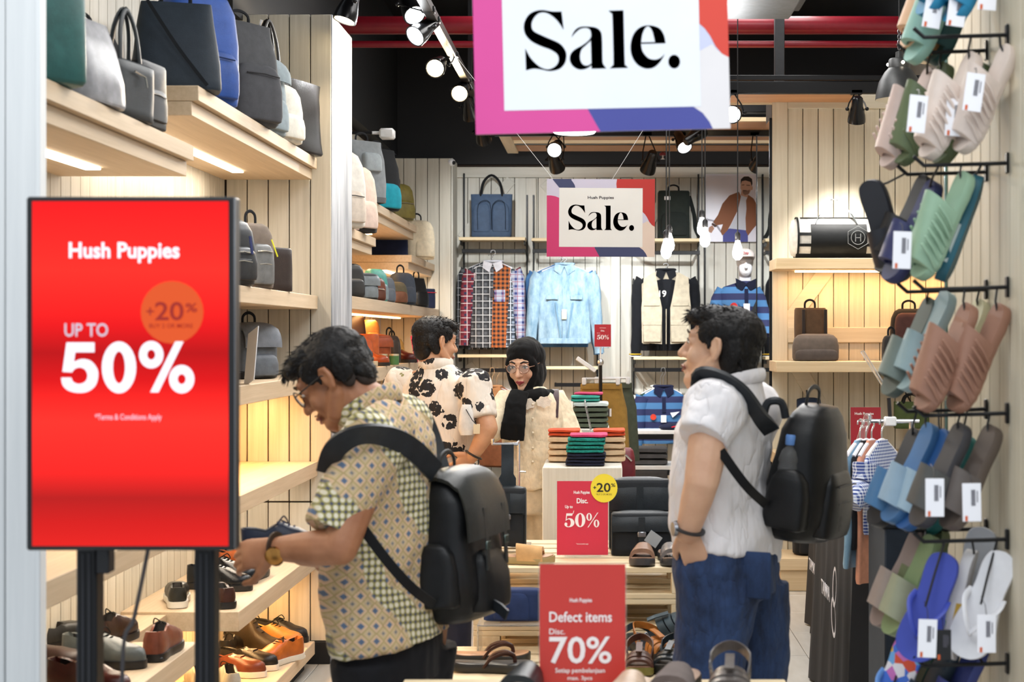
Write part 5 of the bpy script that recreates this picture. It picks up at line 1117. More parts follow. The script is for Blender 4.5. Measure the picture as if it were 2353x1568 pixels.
folded('small teal towel on the white towel of the back pedestal', (X_(1345, 8.1), 8.1, z0), .15, .14, .032, fabric('#3fa898', bump=.8, bscale=260), seed=31); folded('pink towel on top of the back pedestal', (X_(1352, 8.14), 8.14, z0+.033), .15, .14, .012, PKT, seed=32, folds=1)
sb = thing('clear_sign_edge', 'thin clear sign holder standing edge-on behind the teal towels', 'sign', (X_(1372, 7.5), 7.5, 1.009), (R(4), R(-12), 0)); MB().box((0, 0, .14), (.008, .15, .28), .001).build('acrylic_sheet', ACR, sb); MB().box((0, 0, .004), (.05, .16, .006), .001).build('foot', ACR, sb)
GRY = fabric('#4a4a4c'); DGY = fabric('#3d3b3a')
for i in range(3): folded('charcoal folded trousers, %s of the pile on the low shelf' % ['bottom', 'middle', 'top'][i], (X_(1490, 11.9), 11.92, .617+.045*i), .29, .26, .043, GRY, seed=40+i, cat='trousers', name='folded_trousers', group='folded trousers', folds=1)
dr = thing('draped_trousers', 'dark grey trousers draped over the front of the low shelf', 'trousers', (X_(1492, 11.7), 11.735, .20)); body_mesh(.27, .03, .38, [(0, 1, 1), (.5, .98, 1), (.97, 1, 1), (1, 1, .6)], 5, sag=.008, seed=4).build('cloth', DGY, dr)
cp = thing('baseball_cap', 'navy cap with a red and white edge on the low shelf', 'cap', (X_(1540, 12.2)+.02, 12.2, .861)); MB().ell((0, 0, .02), (.11, .07, .03)).build('crown', fabric('#191f3a'), cp); MB().tube(catmull([(-.02, -.06, .02), (.04, -.075, .03), (.09, -.06, .015)], 4), .006, 6).build('edge_band', fabric('#c9293a'), cp)
pk = thing('trolley_bag', 'dark red bag corner right of the towel pedestal', 'bag', (X_(1437, 7.6), 7.62, .80)); body_mesh(.10, .14, .25, PROF, 4).build('body', leather('#6a1d26'), pk); MB().tube([(.0, -.06, .22), (.03, -.07, .19)], .005, 6).build('zip_pull', CHROME, pk)
MB().box((0, 0, -.4), (.12, .16, .8), .01).build('case', fabric('#571a22'), pk)
# ------------------------------------------------------------------ cloth patterns
def plaid(name, bg, c1, c2, p=.05, w=.022, thin=None, tw=.004, axis='xz'):
    t = NT(name); x, y, z = t.xyz(); a = t.band(t.math('ADD', x, t.math('MULTIPLY', y, .5)), p, w, 5.0); b = t.band(z, p, w, 5.0)
    col = t.mix(t.math('MULTIPLY', t.math('ADD', a, b), .5), bg, c1)
    if c2: col = t.mix(t.math('MULTIPLY', a, b), col, c2)
    if thin:
        a2 = t.band(x, p, tw, 5.0+p*.25); b2 = t.band(z, p, tw, 5.0+p*.25); col = t.mix(t.math('MAXIMUM', a2, b2), col, thin)
    t.set('Base Color', col); t.set('Roughness', .85); return t.m
def stripes(name, c1, c2, p=.11, c3=None):
    t = NT(name); x, y, z = t.xyz(); col = t.mix(t.band(z, p, p/2, 5.0), c1, c2)
    if c3: col = t.mix(t.band(z, p*3, p/4, 5.0+p), col, c3)
    t.set('Base Color', col); t.set('Roughness', .8); t.bump(t.noise(scale=300), .2, .002); return t.m
def denim(name, c1, c2):
    t = NT(name); f = t.noise(t.scale((1, 1, .35)), scale=16, detail=5, rough=.7); g = t.noise(scale=500, detail=1)
    t.set('Base Color', t.ramp(t.math('ADD', t.math('MULTIPLY', f, .8), t.math('MULTIPLY', g, .2)), [(.35, c2), (.62, c1)])); t.set('Roughness', .85); t.bump(g, .25, .002); return t.m
HANG = plastic('#e8e6ea')
def hanger(o, w_, hk=.07, clear=False):
    m_ = HANG
    h_ = MB().tube(catmull([(-w_*.42, 0, -.045), (-w_*.2, 0, -.008), (0, 0, .012), (w_*.2, 0, -.008), (w_*.42, 0, -.045)], 4), .008, 8).build('hanger', m_, o)
    MB().tube(catmull([(0, 0, .01), (0, 0, hk*.55), (.018, 0, hk*.75), (.012, 0, hk), (-.014, 0, hk*.98), (-.018, 0, hk*.82)], 4), .003, 6).build('hanger_hook', CHROME, h_)
def shirt(label, loc, rotz, w_, L, m_, sleeve='long', sm=None, collar=None, placket=None, group=None, name='hanging_shirt', cat='shirt', dep=.11, hk=.07, sl=None, vneck=False, sleeve_out=.10, flat_hem=True):
    o = thing(name, label, cat, loc, (0, 0, rotz), group); sms = sm if isinstance(sm, (list, tuple)) else (sm or m_, sm or m_)
    prof = [(-L, .49, .42), (-L*.97, .5, .46), (-L*.75, .49, .5), (-L*.5, .485, .5), (-.22, .50, .5), (-.10, .50, .46), (-.055, .47, .4), (-.025, .33, .32), (0, .19, .26), (.012, .15, .22)]
    rings = []
    for z, a, b in prof:
        r = sring(0, 0, z, w_*a, dep*b, 2.6, 36)
        for p in r:
            f = min(1, max(0, (-z-.1)/.3)); q = math.sin(p.x*70+math.sin(z*9)*1.2)*.008*f+noise.noise(Vector((p.x*12, z*6, 3.1)))*.012*f
            p.y += q
        rings.append(r)
    body = MB().loft(rings).build('torso', m_, o, sharp=70)
    if sleeve:
        sl_ = sl or (L*.86 if sleeve == 'long' else .22)
        for i, s_ in enumerate((-1, 1)):
            x0, x1 = s_*w_*.44, s_*(w_*.5+sleeve_out)
            pts = catmull([(x0, 0, -.075), (s_*w_*.53, -.004, -.16), ((x0*.3+x1*.7), -.012, -.10-sl_*.5), (x1, -.006, -.06-sl_)], 5)
            n = len(pts); MB().tube(pts, [.075-.035*k/(n-1)+.003*math.sin(k*2.1) for k in range(n)], 14, ry=[.045-.012*k/(n-1) for k in range(n)], ref=(1, 0, 0)).build('sleeve', sms[i], o, sharp=70)
    if collar:
        for s_ in (-1, 1): MB().prism([(0, 0), (s_*.075, .02), (s_*.085, -.035), (s_*.03, -.075)] if s_ > 0 else [(0, 0), (-.03, -.075), (-.085, -.035), (-.075, .02)], (0, -dep*.30-.012, .0), UX, UZ, .008).build('collar', collar, o)
        MB().tube([(.07*math.cos(a), .03*math.sin(a)+.005, .018) for a in [2*math.pi*k/16 for k in range(16)]], .012, 8, closed=True, ry=.02).build('collar_stand', collar, o)
    if placket: MB().strap([(0, -dep*.33, -.05), (0, -dep*.52, -.2), (0, -dep*.53, -L*.6), (0, -dep*.5, -L*.97)] if isinstance(placket, tuple) is False else [(0, -dep*.33, -.04), (0, -dep*.52, -.13), (0, -dep*.545, -.2)], (1, 0, 0), .03, .005).build('placket', placket if not isinstance(placket, tuple) else placket[0], body)
    hanger(o, w_, hk); return o
YG = 13.06; kg = YG/F
def gp(px, py, Y=YG): return at(px, py, Y)
PA = plaid('grey_plaid', '#26282c', '#3a3d42', '#5d6066', .06, .024, '#b9bcc0', .005); PO = plaid('orange_check', '#2a2120', '#c06a2c', None, .042, .021); PR = plaid('red_plaid', '#5e1a28', '#8c2a3c', '#2a2c48', .06, .022, '#d9d2d4', .005); PB = plaid('blue_plaid', '#a9aebc', '#4a568c', '#2c3870', .06, .02, '#8a3a4a', .004)
t = NT('patchwork_plaid')   # left half grey plaid, right half orange check
def sub(t, bg, c1, c2, p, w, thin=None, tw=.004):
    x, y, z = t.xyz(); a = t.band(x, p, w, 5.0); b = t.band(z, p, w, 5.0); col = t.mix(t.math('MULTIPLY', t.math('ADD', a, b), .5), bg, c1)
    if c2: col = t.mix(t.math('MULTIPLY', a, b), col, c2)
    if thin: col = t.mix(t.math('MAXIMUM', t.band(x, p, tw, 5.0+p*.25), t.band(z, p, tw, 5.0+p*.25)), col, thin)
    return col
xx = t.xyz()[0]; zz = t.xyz()[2]
cl = sub(t, '#272a2e', '#3a3e43', '#55595f', .058, .024, '#c4c8cb', .006); cr = sub(t, '#b0602a', '#2a1f1e', '#15131a', .036, .018); cb = sub(t, '#d6d8de', '#4a568c', '#2c3870', .06, .02)
edge = t.math('GREATER_THAN', xx, t.math('ADD', .01, t.math('MULTIPLY', zz, .03))); e2 = t.math('GREATER_THAN', xx, t.math('ADD', .15, t.math('MULTIPLY', zz, .06)))
t.set('Base Color', t.mix(e2, t.mix(edge, cl, cr), sub(t, '#24272d', '#4c5866', '#8c98a6', .06, .02, '#c9ced6', .006))); t.set('Roughness', .85); PATCH = t.m
GS = 'shirts on the back wall'
o = shirt('patchwork plaid shirt with grey and orange checks on the back wall', gp(1133, 606, 13.03), 0, .38, .70, PATCH, 'long', (PR, PB), fabric('#cdced6'), None, GS, sl=.62, sleeve_out=.055, hk=.11)
MB().box((.06, -.066, -.27), (.09, .004, .10), .002).build('chest_pocket', PB, o); MB().box((-.005, -.07, -.25), (.03, .003, .06), .001).build('price_tag', paint('#3a3a42'), o)
shirt('dark plaid shirt hanging behind the patchwork shirt', gp(1128, 604, 13.15), 0, .42, .73, PA, 'long', (PA, PR), None, None, GS, sl=.66, sleeve_out=.045)
JD = denim('bleached_denim', '#97b0bf', '#5d7f97'); JD2 = denim('mid_denim', '#4f7fae', '#2c5584')
o = shirt('pale bleached denim jacket on the back wall', gp(1297, 612, 12.95), 0, .44, .64, JD, 'long', None, JD, JD, GS, name='denim_jacket', cat='jacket', sl=.66, sleeve_out=.07)
for s_ in (-1, 1):
    MB().box((s_*.10, -.066, -.26), (.10, .006, .035), .002).build('pocket_flap', JD, o); MB().box((s_*.05, -.064, -.45), (.012, .004, .3), .001, Matrix.Rotation(R(8*s_), 3, 'Y')).build('seam', denim('seam_denim', '#6f93aa', '#557890') if 'seam' not in MATS else MATS['seam'], o)
MB().box((0, -.062, -.62), (.40, .012, .045), .003).build('waistband', JD, o); MB().box((0, -.075, -.40), (.04, .003, .08), .001).build('paper_tag', paint('#d9c3a2'), o)
shirt('mid blue denim jacket hanging behind the bleached one', gp(1289, 612, 13.14), 0, .46, .68, JD2, 'long', None, None, None, GS, name='denim_jacket', cat='jacket', sl=.68, sleeve_out=.085)
BKS = fabric('#15171c'); CRV = fabric('#b3a994')
o = shirt('black sweater under an open cream utility vest on the back wall', gp(1530, 625, 13.1), 0, .42, .66, BKS, 'long', None, BKS, None, GS, name='sweater', cat='sweater', sl=.66, sleeve_out=.045)
lettering(o, '19', .075, -.035, -.21, -.064, paint('#e8e6e0', var=0), .02)
for s_ in (-1, 1):
    for k, c_ in ((0, '#d8b23a'), (1, '#e8e6df')): MB().tube([(s_*(.21+.045)+.05*math.cos(a), -.006+.04*math.sin(a), -.69-.018*k) for a in [2*math.pi*q/12 for q in range(12)]], .005, 6, closed=True).build('cuff_stripe', fabric(c_), o)
vs_ = thing('utility_vest', 'cream utility vest with big pockets worn over the black sweater', 'vest', gp(1530, 625, 13.0), (0, 0, 0), GS)
for s_ in (-1, 1):
    pts = [(.035, -.30), (.035, -.60), (.20, -.59), (.205, -.30), (.19, -.16), (.185, -.05), (.10, -.005), (.085, -.03), (.06, -.18)]
    pts = [(s_*x, z) for x, z in pts]; pts = pts if s_ < 0 else pts[::-1]
    me = MB().prism(pts, (0, -.035, 0), UX, UZ, .035); pn = me.build('front_panel', CRV, vs_)
    MB().box((s_*.115, -.078, -.50), (.15, .018, .17), .006).build('cargo_pocket', CRV, pn); MB().box((s_*.115, -.086, -.425), (.155, .01, .04), .003).build('pocket_flap', CRV, pn); MB().box((s_*.12, -.074, -.27), (.13, .008, .03), .002).build('chest_flap', CRV, pn)
MB().prism([(-.19, -.6), (.19, -.6), (.2, -.1), (.09, .0), (-.09, 0), (-.2, -.1)], (0, .075, 0), UX, UZ, .02).build('back_panel', CRV, vs_); MB().tube([(.0, -.077, -.31), (0, -.077, -.60)], .004, 6).build('zip', CRV, vs_)
RUG = stripes('rugby_stripes', '#1d2550', '#3f6f9e', .105)
o = shirt('blue striped polo shirt on the lower rail', gp(1524, 893, 13.04), R(4), .36, .46, RUG, 'long', None, fabric('#151b38'), (fabric('#151b38'),), GS, hk=.17, name='polo_shirt', cat='shirt', sl=.44, sleeve_out=.04)
MB().box((-.005, -.075, -.25), (.045, .003, .06), .001).build('price_tag', paint('#f0eff2', var=0), o); MB().lathe([(.025, 0), (.025, .004), (0, .004)], (-.09, -.066, -.235), 12, Matrix.Rotation(R(90), 3, 'X')).build('round_patch', fabric('#c8402e'), o); MB().prism([(.05, -.2), (.13, -.19), (.07, -.24)], (0, -.07, 0), UX, UZ, .004).build('white_patch', fabric('#dfe3ea'), o)
shirt('green and white shirt hanging behind the striped polo', gp(1518, 893, 13.15), R(4), .38, .44, fabric('#1f3f38'), 'short', fabric('#d9dcd8'), fabric('#d9dcd8'), None, GS, hk=.17)
TAN = fabric('#a97a52'); RST = fabric('#7a4a2e')
o = shirt('tan and rust brown jacket behind the woman', gp(1131, 893, 13.02), R(-6), .42, .64, RST, 'long', None, TAN, None, GS, name='jacket', cat='jacket', sl=.58, sleeve_out=.03, hk=.17); body_mesh(.425, .115, .22, [(0, 1, .9), (.6, .98, .9), (.85, .7, .7), (1, .4, .45)], 2.6, z0=-.225).build('yoke', TAN, o)
MB().box((.12, -.07, -.52), (.03, .004, .04), .001).build('patch', TAN, o)
shirt('rust brown jacket hanging behind the tan yoked one', gp(1142, 893, 13.15), R(-6), .40, .66, RST, 'long', None, None, None, GS, name='jacket', cat='jacket', sl=.6, sleeve_out=.03, hk=.17)
# trousers on the clip stand
KH = fabric('#9c7a3c'); OLV = fabric('#4c5244')
def trousers(label, c, rz_, w_, L, m_, name='hanging_trousers'):
    o = thing(name, label, 'trousers', c, (0, 0, rz_), 'trousers on the clip stand')
    rings = []
    for z, a, b in ((-L, .56, .05), (-L*.98, .57, .055), (-L*.6, .53, .06), (-L*.3, .5, .06), (-.06, .42, .05), (0, .40, .045), (.002, .38, .03)):
        r = sring(0, 0, z, w_*a, b, 2.4, 32)
        for p in r: p.y += math.sin(p.x*40+z*3)*.012*min(1, -z*2+.1)
        rings.append(r)
    b = MB().loft(rings).build('cloth', m_, o, sharp=70); MB().box((0, -.052, -.02), (w_*.8, .006, .035), .002).build('waistband', m_, b)
    for s_ in (-1, 1): MB().box((s_*w_*.33, -.03, .012), (.03, .05, .06), .004).build('clip', plastic('#dfe1e3'), o)
    MB().tube([(-w_*.36, -.02, .035), (w_*.36, -.02, .035)], .008, 8).build('clip_hanger', plastic('#dfe1e3'), o); return o
o = trousers('khaki trousers with a price tag on the clip stand', at(1382, 882, 11.0), R(-4), .36, .58, KH)
MB().box((.045, -.075, -.20), (.035, .003, .055), .001).build('price_tag', paint('#3a3a3c'), o); MB().box((.06, -.073, -.20), (.03, .003, .055), .001).build('price_tag', paint('#e6e6e8'), o)
trousers('grey olive trousers behind the khaki pair', at(1408, 880, 11.25), R(-4), .34, .56, OLV)
cs = thing('clip_stand', 'black stand pole with chrome clip holding trousers and a small sign', 'stand', (X_(1380, 10.9), 10.9, 0)); zt = EYE-(838-HY)*10.9/F
MB().tube([(0, 0, .02), (0, 0, zt)], .012, 10).build('pole', BLKMET, cs); MB().box((0, 0, .012), (.3, .3, .024), .006).build('base', BLKMET, cs); MB().ell((0, 0, zt+.015), (.022, .022, .026)).build('knob', CHROME, cs); MB().tube([(0, 0, zt), (0, 0, zt+.12)], .006, 8).build('sign_stem', plastic('#e6e8ea'), cs)
MB().tube([(0, .0, zt-.05), (0, .40, zt-.05)], .008, 8).build('arm', BLKMET, cs); MB().box((-.10, -.01, zt-.0), (.16, .012, .03), .004, Matrix.Rotation(R(35), 3, 'Y')).build('white_clip_arm', plastic('#e6e8ea'), cs)
s3 = stand_sign('small red discount sign clipped above the khaki trousers', at(1385, 801, 10.9), R(4), .115, .155, '#b3222e', 0)
for txt, z0_, z1_, x0_, x1_ in (('Hush Puppies', .140, .145, -.022, .022), ('Disc.', .118, .128, -.013, .013), ('Up to', .104, .110, -.04, -.02)): fit_text(s3, txt, x0_, x1_, z0_, z1_, -.001, INKW, .02)
obj('lettering', fit(fifty_mesh(1.0), -.04, .042, .062, .1, -.001), INKW, s3)
# blue tote, dark backpack, poster and mannequin
o = tote('slate blue tote bag with black handles on the back shelf', (bxp(1133), 13.10, bzp(549)+.001), 0, .34, .12, .36, fabric('#41546e', rough=.6), fabric('#15171a'), .16, hx=.26, panels=(-.235, .235), group='bags on the back wall')
for s_ in (-1, 1): MB().tube(catmull([(s_*.06-.05, -.068, .06), (s_*.06-.045, -.07, .27), (s_*.06+.05, -.07, .285), (s_*.06+.06, -.07, .06)], 4), .003, 6).build('pocket_seam', fabric('#1d2a3a'), o)
o = backpack('dark green black backpack with loose straps on the back shelf', (bxp(1546), 13.12, bzp(552)+.001), R(3), .27, .14, .40, fabric('#232a26'), fabric('#1f2522'), prof=BOXY, pockets=((.85, .5, .06),), straps=0, handle=True, group='bags on the back wall'); MB().strap(catmull([(.13, 0, .36), (.17, -.02, .2), (.18, -.04, .08), (.22, -.05, .0)], 4), (1, .3, 0), .035, .006).build('loose_strap', fabric('#171b1a'), o); MB().box((-.06, -.075, .335), (.05, .003, .03), .001).build('white_label', paint('#d8d8d8'), o)
po = thing('wall_poster', 'poster of a man in a brown jacket above the mannequin', 'poster', (bxp(1682), 13.285, bzp(556)))
pw, ph = bxp(1743)-bxp(1622), bzp(400)-bzp(556); t = NT('poster_ground'); t.set('Base Color', t.ramp(t.noise(scale=2.0), [(.3, '#d6d3e0'), (.7, '#e6e4ee')])); t.set('Roughness', .35)
MB().box((0, .006, ph/2), (pw, .012, ph), .001).build('poster_board', t.m, po)
def pp(pts): return [((x-345)/525.0*pw, (700-y)/657.0*ph) for x, y in pts]      # drawn in a 525 x 657 grid
for nm, c_, pts in (('jeans', '#4a4f94', [(255, 640), (280, 590), (320, 570), (400, 578), (505, 590), (505, 700), (255, 700)]), ('shirt', '#c9ccd6', [(435, 250), (500, 270), (495, 420), (480, 585), (315, 570), (360, 490), (410, 380)]),
    ('jacket', '#8a5638', [(415, 215), (435, 260), (405, 390), (345, 510), (300, 590), (250, 640), (230, 600), (255, 530), (190, 540), (155, 510), (205, 440), (250, 330), (320, 250)]), ('jacket', '#8a5638', [(510, 245), (560, 280), (595, 340), (606, 520), (560, 570), (505, 640), (485, 600), (480, 470), (490, 380), (485, 300)]),
    ('cuff', '#4a2f24', [(150, 515), (200, 545), (175, 560), (140, 530)]), ('hand', '#b98a74', [(115, 560), (150, 540), (170, 570), (140, 615), (110, 600)]), ('neck', '#c49a86', [(440, 205), (505, 215), (510, 265), (470, 275), (430, 250)]), ('face', '#cda591', [(436, 98), (545, 100), (540, 190), (515, 235), (475, 245), (445, 215), (430, 180)]),
    ('ear', '#c49a86', [(542, 165), (553, 160), (550, 195), (538, 200)]), ('hair', '#2a211f', [(432, 145), (433, 95), (465, 68), (510, 66), (545, 90), (550, 135), (542, 165), (530, 120), (480, 105), (445, 112)]), ('beard', '#8a6a5c', [(450, 205), (470, 200), (500, 203), (525, 195), (515, 235), (475, 247), (455, 232)]),
    ('brow', '#2a211f', [(440, 148), (468, 144), (468, 151), (442, 153)]), ('brow', '#2a211f', [(488, 148), (525, 150), (524, 157), (488, 154)]), ('moustache', '#4a332c', [(455, 199), (490, 200), (492, 207), (455, 206)]), ('bicycle', '#a9a8b4', [(90, 470), (120, 480), (170, 490), (240, 590), (230, 610), (150, 500), (100, 495)])):
    shape(po, pp(pts), 0, paint(c_), 'printed_'+nm, .0006 if nm in ('jeans', 'neck', 'bicycle') else (.0010 if nm in ('shirt', 'face', 'hand') else .0014))
mq = thing('mannequin', 'white mannequin in a striped polo and cap under the poster', 'mannequin', (X_(1703, 12.5), 12.5, 0)); mx = mq.location.x
def mp(px, py): return Vector((X_(px, 12.5)-mx, 0, EYE-(py-HY)*12.5/F))
MW = plastic('#e9e9ec', rough=.35); mb = MB(); hc = mp(1712, 606)
mb.ell(hc+Vector((0, .01, .02)), (.07, .09, .085)); mb.ell(hc+Vector((0, -.04, -.04)), (.056, .05, .075)); mb.tube([hc+Vector((0, -.085, .01)), hc+Vector((0, -.105, -.035))], [.008, .014], 8, dome=True); mb.tube([hc+Vector((0, 0, -.05)), hc+Vector((0, .01, -.2))], [.05, .055], 12); mb.ell(hc+Vector((0, -.075, -.075)), (.024, .014, .012)); mb.tube([hc+Vector((-.04, -.075, .02)), hc+Vector((0, -.088, .022)), hc+Vector((.04, -.075, .02))], .012, 8, dome=True)
mb.tube([hc+Vector((0, .01, -.16)), hc+Vector((0, .01, -.75))], [.09, .12], 14, ry=[.06, .09])
obj('body', remesh(mb, .007, 4), MW, mq)
o = MB(); z0_ = hc.z-.155
rr = []
for dz, a, b in ((-.62, .185, .12), (-.6, .19, .125), (-.4, .19, .125), (-.2, .2, .125), (-.07, .215, .11), (-.03, .17, .09), (.0, .075, .07), (.015, .065, .065)): rr.append(sring(hc.x, .0, z0_+dz, a, b, 2.3, 30))
MB().loft(rr).build('polo_shirt', RUG, mq, sharp=70)
for s_ in (-1, 1): MB().tube(catmull([(hc.x+s_*.16, 0, z0_-.06), (hc.x+s_*.235, -.0, z0_-.22), (hc.x+s_*.25, -.06, z0_-.42)], 5), [.07]*4+[.06]*4+[.055]*3, 14, ry=.055, ref=(1, 0, 0)).build('sleeve', RUG, mq, sharp=70)
for s_ in (-1, 1): MB().prism([(0, .0), (.085*s_, .04), (.075*s_, -.03), (.03*s_, -.07)] if s_ > 0 else [(0, 0), (-.03, -.07), (-.075, -.03), (-.085, .04)], (hc.x, -.095, z0_-.005), UX, UZ, .012).build('collar', fabric('#12172c'), mq)
MB().strap([(hc.x, -.115, z0_-.05), (hc.x, -.135, z0_-.18)], (1, 0, 0), .03, .005).build('placket', fabric('#151b38'), mq)
MB().strap([(hc.x+.15, -.10, z0_-.03), (hc.x+.06, -.135, z0_-.22), (hc.x-.07, -.14, z0_-.40)], (1, 0, .6), .035, .005).build('sling_strap', fabric('#2a2c30'), mq); MB().box((hc.x, -.142, z0_-.2), (.05, .004, .065), .001).build('price_tag', paint('#f0eff2', var=0), mq); MB().lathe([(.03, 0), (.03, .004), (0, .004)], (hc.x-.10, -.128, z0_-.19), 12, Matrix.Rotation(R(90), 3, 'X')).build('round_patch', fabric('#c8302e'), mq)
MB().ell((hc.x-.12, -.15, z0_-.41), (.06, .03, .045)).build('patterned_pouch', plaid('pouch_pattern', '#d8d4d0', '#b83a34', '#22314a', .02, .008), mq)
cpb = MB(); cpb.ell(hc+Vector((0, .012, .06)), (.082, .1, .062)); cpo = cpb.build('cap_crown', fabric('#cfc4be'), mq); MB().loft([sring(hc.x, hc.y-.10, hc.z+.05+.004*k, .07, .065, 2.4, 20) for k in range(3)]).build('cap_peak', fabric('#cfc4be'), cpo); lettering(cpo, 'hsp', .03, hc.x, hc.z+.072, -.105, fabric('#8a2a35'), .03)
pr_ = MB(); [pr_.tube([(hc.x+s_*.085, 0, z0_-.6), (hc.x+s_*.09, 0, z0_-.95)], [.10, .09], 14, ry=.09) for s_ in (-1, 1)]; pr_.build('trousers', fabric('#6d5f6e'), mq)
zb = z0_-.95; MB().box((hc.x, 0, zb/2), (.5, .36, zb), .004).build('white_block', plastic('#e4e4e2'), mq)
# ------------------------------------------------------------------ clothes rack on the right, boxes on the far table
rk = thing('clothes_rack', 'chrome clothes rack with tank tops at the right', 'rack', (X_(2062, 6.02), 6.02, 0)); zb = EYE-(968-HY)*6.02/F
MB().tube([(X_(1998, 6.02)-X_(2062, 6.02), 0, zb), (X_(2112, 6.02)-X_(2062, 6.02), 0, zb)], .008, 8).build('bar', CHROME, rk); MB().tube([(.055, 0, 0), (.055, 0, zb)], .011, 10).build('pole', CHROME, rk); MB().box((.055, 0, .006), (.2, .2, .012), .003).build('base', CHROME, rk); MB().box((X_(1998, 6.02)-X_(2062, 6.02), 0, zb+.008), (.012, .012, .035), .002).build('end_stop', CHROME, rk)
ch = MB().box((-.03, -.012, zb+.0), (.045, .03, .035), .004).build('white_clamp', WHITEP, rk); MB().tube([(-.03, -.012, zb+.01), (-.035, -.012, zb+.09)], .008, 8).build('clamp_neck', BLKP, ch); MB().box((-.085, -.014, zb+.185), (.012, .03, .20), .002, Matrix.Rotation(R(-32), 3, 'Y')).build('clear_sign_strip', ACR, rk)
for lb, px, L, w_, m_, slv in (('light blue tank top at the front of the rack', 1976, .47, .22, denim('washed_blue', '#8fb0c6', '#6d93ae'), None), ('black top squeezed between the blue and peach tops', 1990, .40, .20, fabric('#1d1c20'), None), ('peach pink long top beside the blue tank', 2003, .53, .20, fabric('#d99a7e'), None), ('blue gingham shirt behind the peach top', 2026, .34, .24, plaid('blue_gingham', '#dfe4ee', '#3f5fa8', '#27408a', .012, .006), 'short')):
    c = at(px, 0, 6.02); c.z = zb-.085; shirt(lb, c, R(52), w_*1.15, L, m_, slv, None, None, None, 'tops on the clothes rack', name='tank_top' if not slv else 'hanging_shirt', cat='top' if not slv else 'shirt', dep=.04, hk=.088, sl=.16)
for i, (px, py, s3_, c_, lb) in enumerate(((1962, 1150, (.12, .16, .10), '#d9d2c6', 'small cream carton behind the blue tank top'), (1946, 1140, (.07, .12, .085), '#e6e4e0', 'white box at the edge of the farther black table'))):
    b = thing('carton', lb, 'box', (X_(px, 7.9)+.05*i-.02, 7.98-.05*i, .784)); MB().box((0, 0, s3_[2]/2), s3_, .003).build('box_body', paint(c_), b); MB().box((0, 0, s3_[2]+.002), (s3_[0], s3_[1], .004), .001).build('lid', paint('#efece6'), b)
mb = MB(); rnd = random.Random(4); [mb.ell((rnd.uniform(-.03, .03), rnd.uniform(-.03, .03), .03+rnd.uniform(-.01, .02)), (.025, .022, .02), nu=6, nv=4) for k in range(7)]
pb_ = thing('crumpled_paper', 'crumpled white paper lying on the white carton', 'paper', (X_(1962, 7.9), 7.98, .784+.106)); mb.build('paper', paint('#efedf0'), pb_, flat=True)
sg = thing('clear_sign', 'tilted clear sign strip on the farther black table', 'sign', (X_(1938, 8.0), 8.0, .784+.0), (0, R(20), R(20))); MB().box((0, 0, .30), (.05, .003, .26), .001).build('clear_strip', ACR, sg); MB().tube([(0, 0, 0), (0, 0, .2)], .005, 6).build('stem', WHITEP, sg)
bn = thing('storage_bin', 'dark navy display bin behind the hanging slides', 'bin', (1.09, 5.66, 0)); MB().box((0, 0, .46), (.20, .34, .92), .006).build('body', fabric('#1c242e'), bn); MB().box((0, 0, .935), (.21, .35, .03), .006).build('rim', fabric('#151b23'), bn)
mb = MB(); [mb.ell((rnd.uniform(-.085, .085), rnd.uniform(-.15, .15), .95+rnd.uniform(0, .015)), (.03, .03, .018), nu=6, nv=4) for k in range(26)]; mb.build('crinkled_filler', leather('#0f1012', rough=.2), bn, flat=True)
bn['kind'] = 'thing'
# ------------------------------------------------------------------ rods on the right wall and the slippers hanging from them
ROWZ = [2.614, 2.314, 2.009, 1.714, 1.414, 1.114, .819]; WX = .964
words_ = ['topmost row, above the picture', 'second row from the top', 'third row from the top', 'fourth row from the top', 'fifth row from the top', 'sixth row from the top', 'lowest row']
for c_, (Y, nm) in enumerate(((3.72, 'nearer'), (3.925, 'farther'))):
    for i, z in enumerate(ROWZ):
        o = thing('display_hook', 'black wall hook of the %s column, %s' % (nm, words_[i]), 'hook', (WX, Y, z), (0, 0, 0), 'black hooks on the slipper wall')
        MB().tube([(0, 0, 0), (-.05, 0, -.002), (-.20, 0, -.006), (-.225, 0, .016)], .005, 8).build('rod', BLKMET, o); MB().box((-.003, 0, 0), (.006, .022, .05), .002).build('plate', BLKMET, o)
SIDE = ((-.42, 0, -.9), (-.85, -.3, .38)); TOP = ((.1, 0, -1), (-.55, -.82, 0.0))
def ev(c, **k): return mat('eva_'+c.lstrip('#'), c, .5, var=.03, **k)
CRM, OLG, SAGE, BRN, TEA, NVY, BLE = '#d9c9be', '#5d6b4a', '#8fae93', '#9a705c', '#1d5c6c', '#2a2f5a', '#23252c'
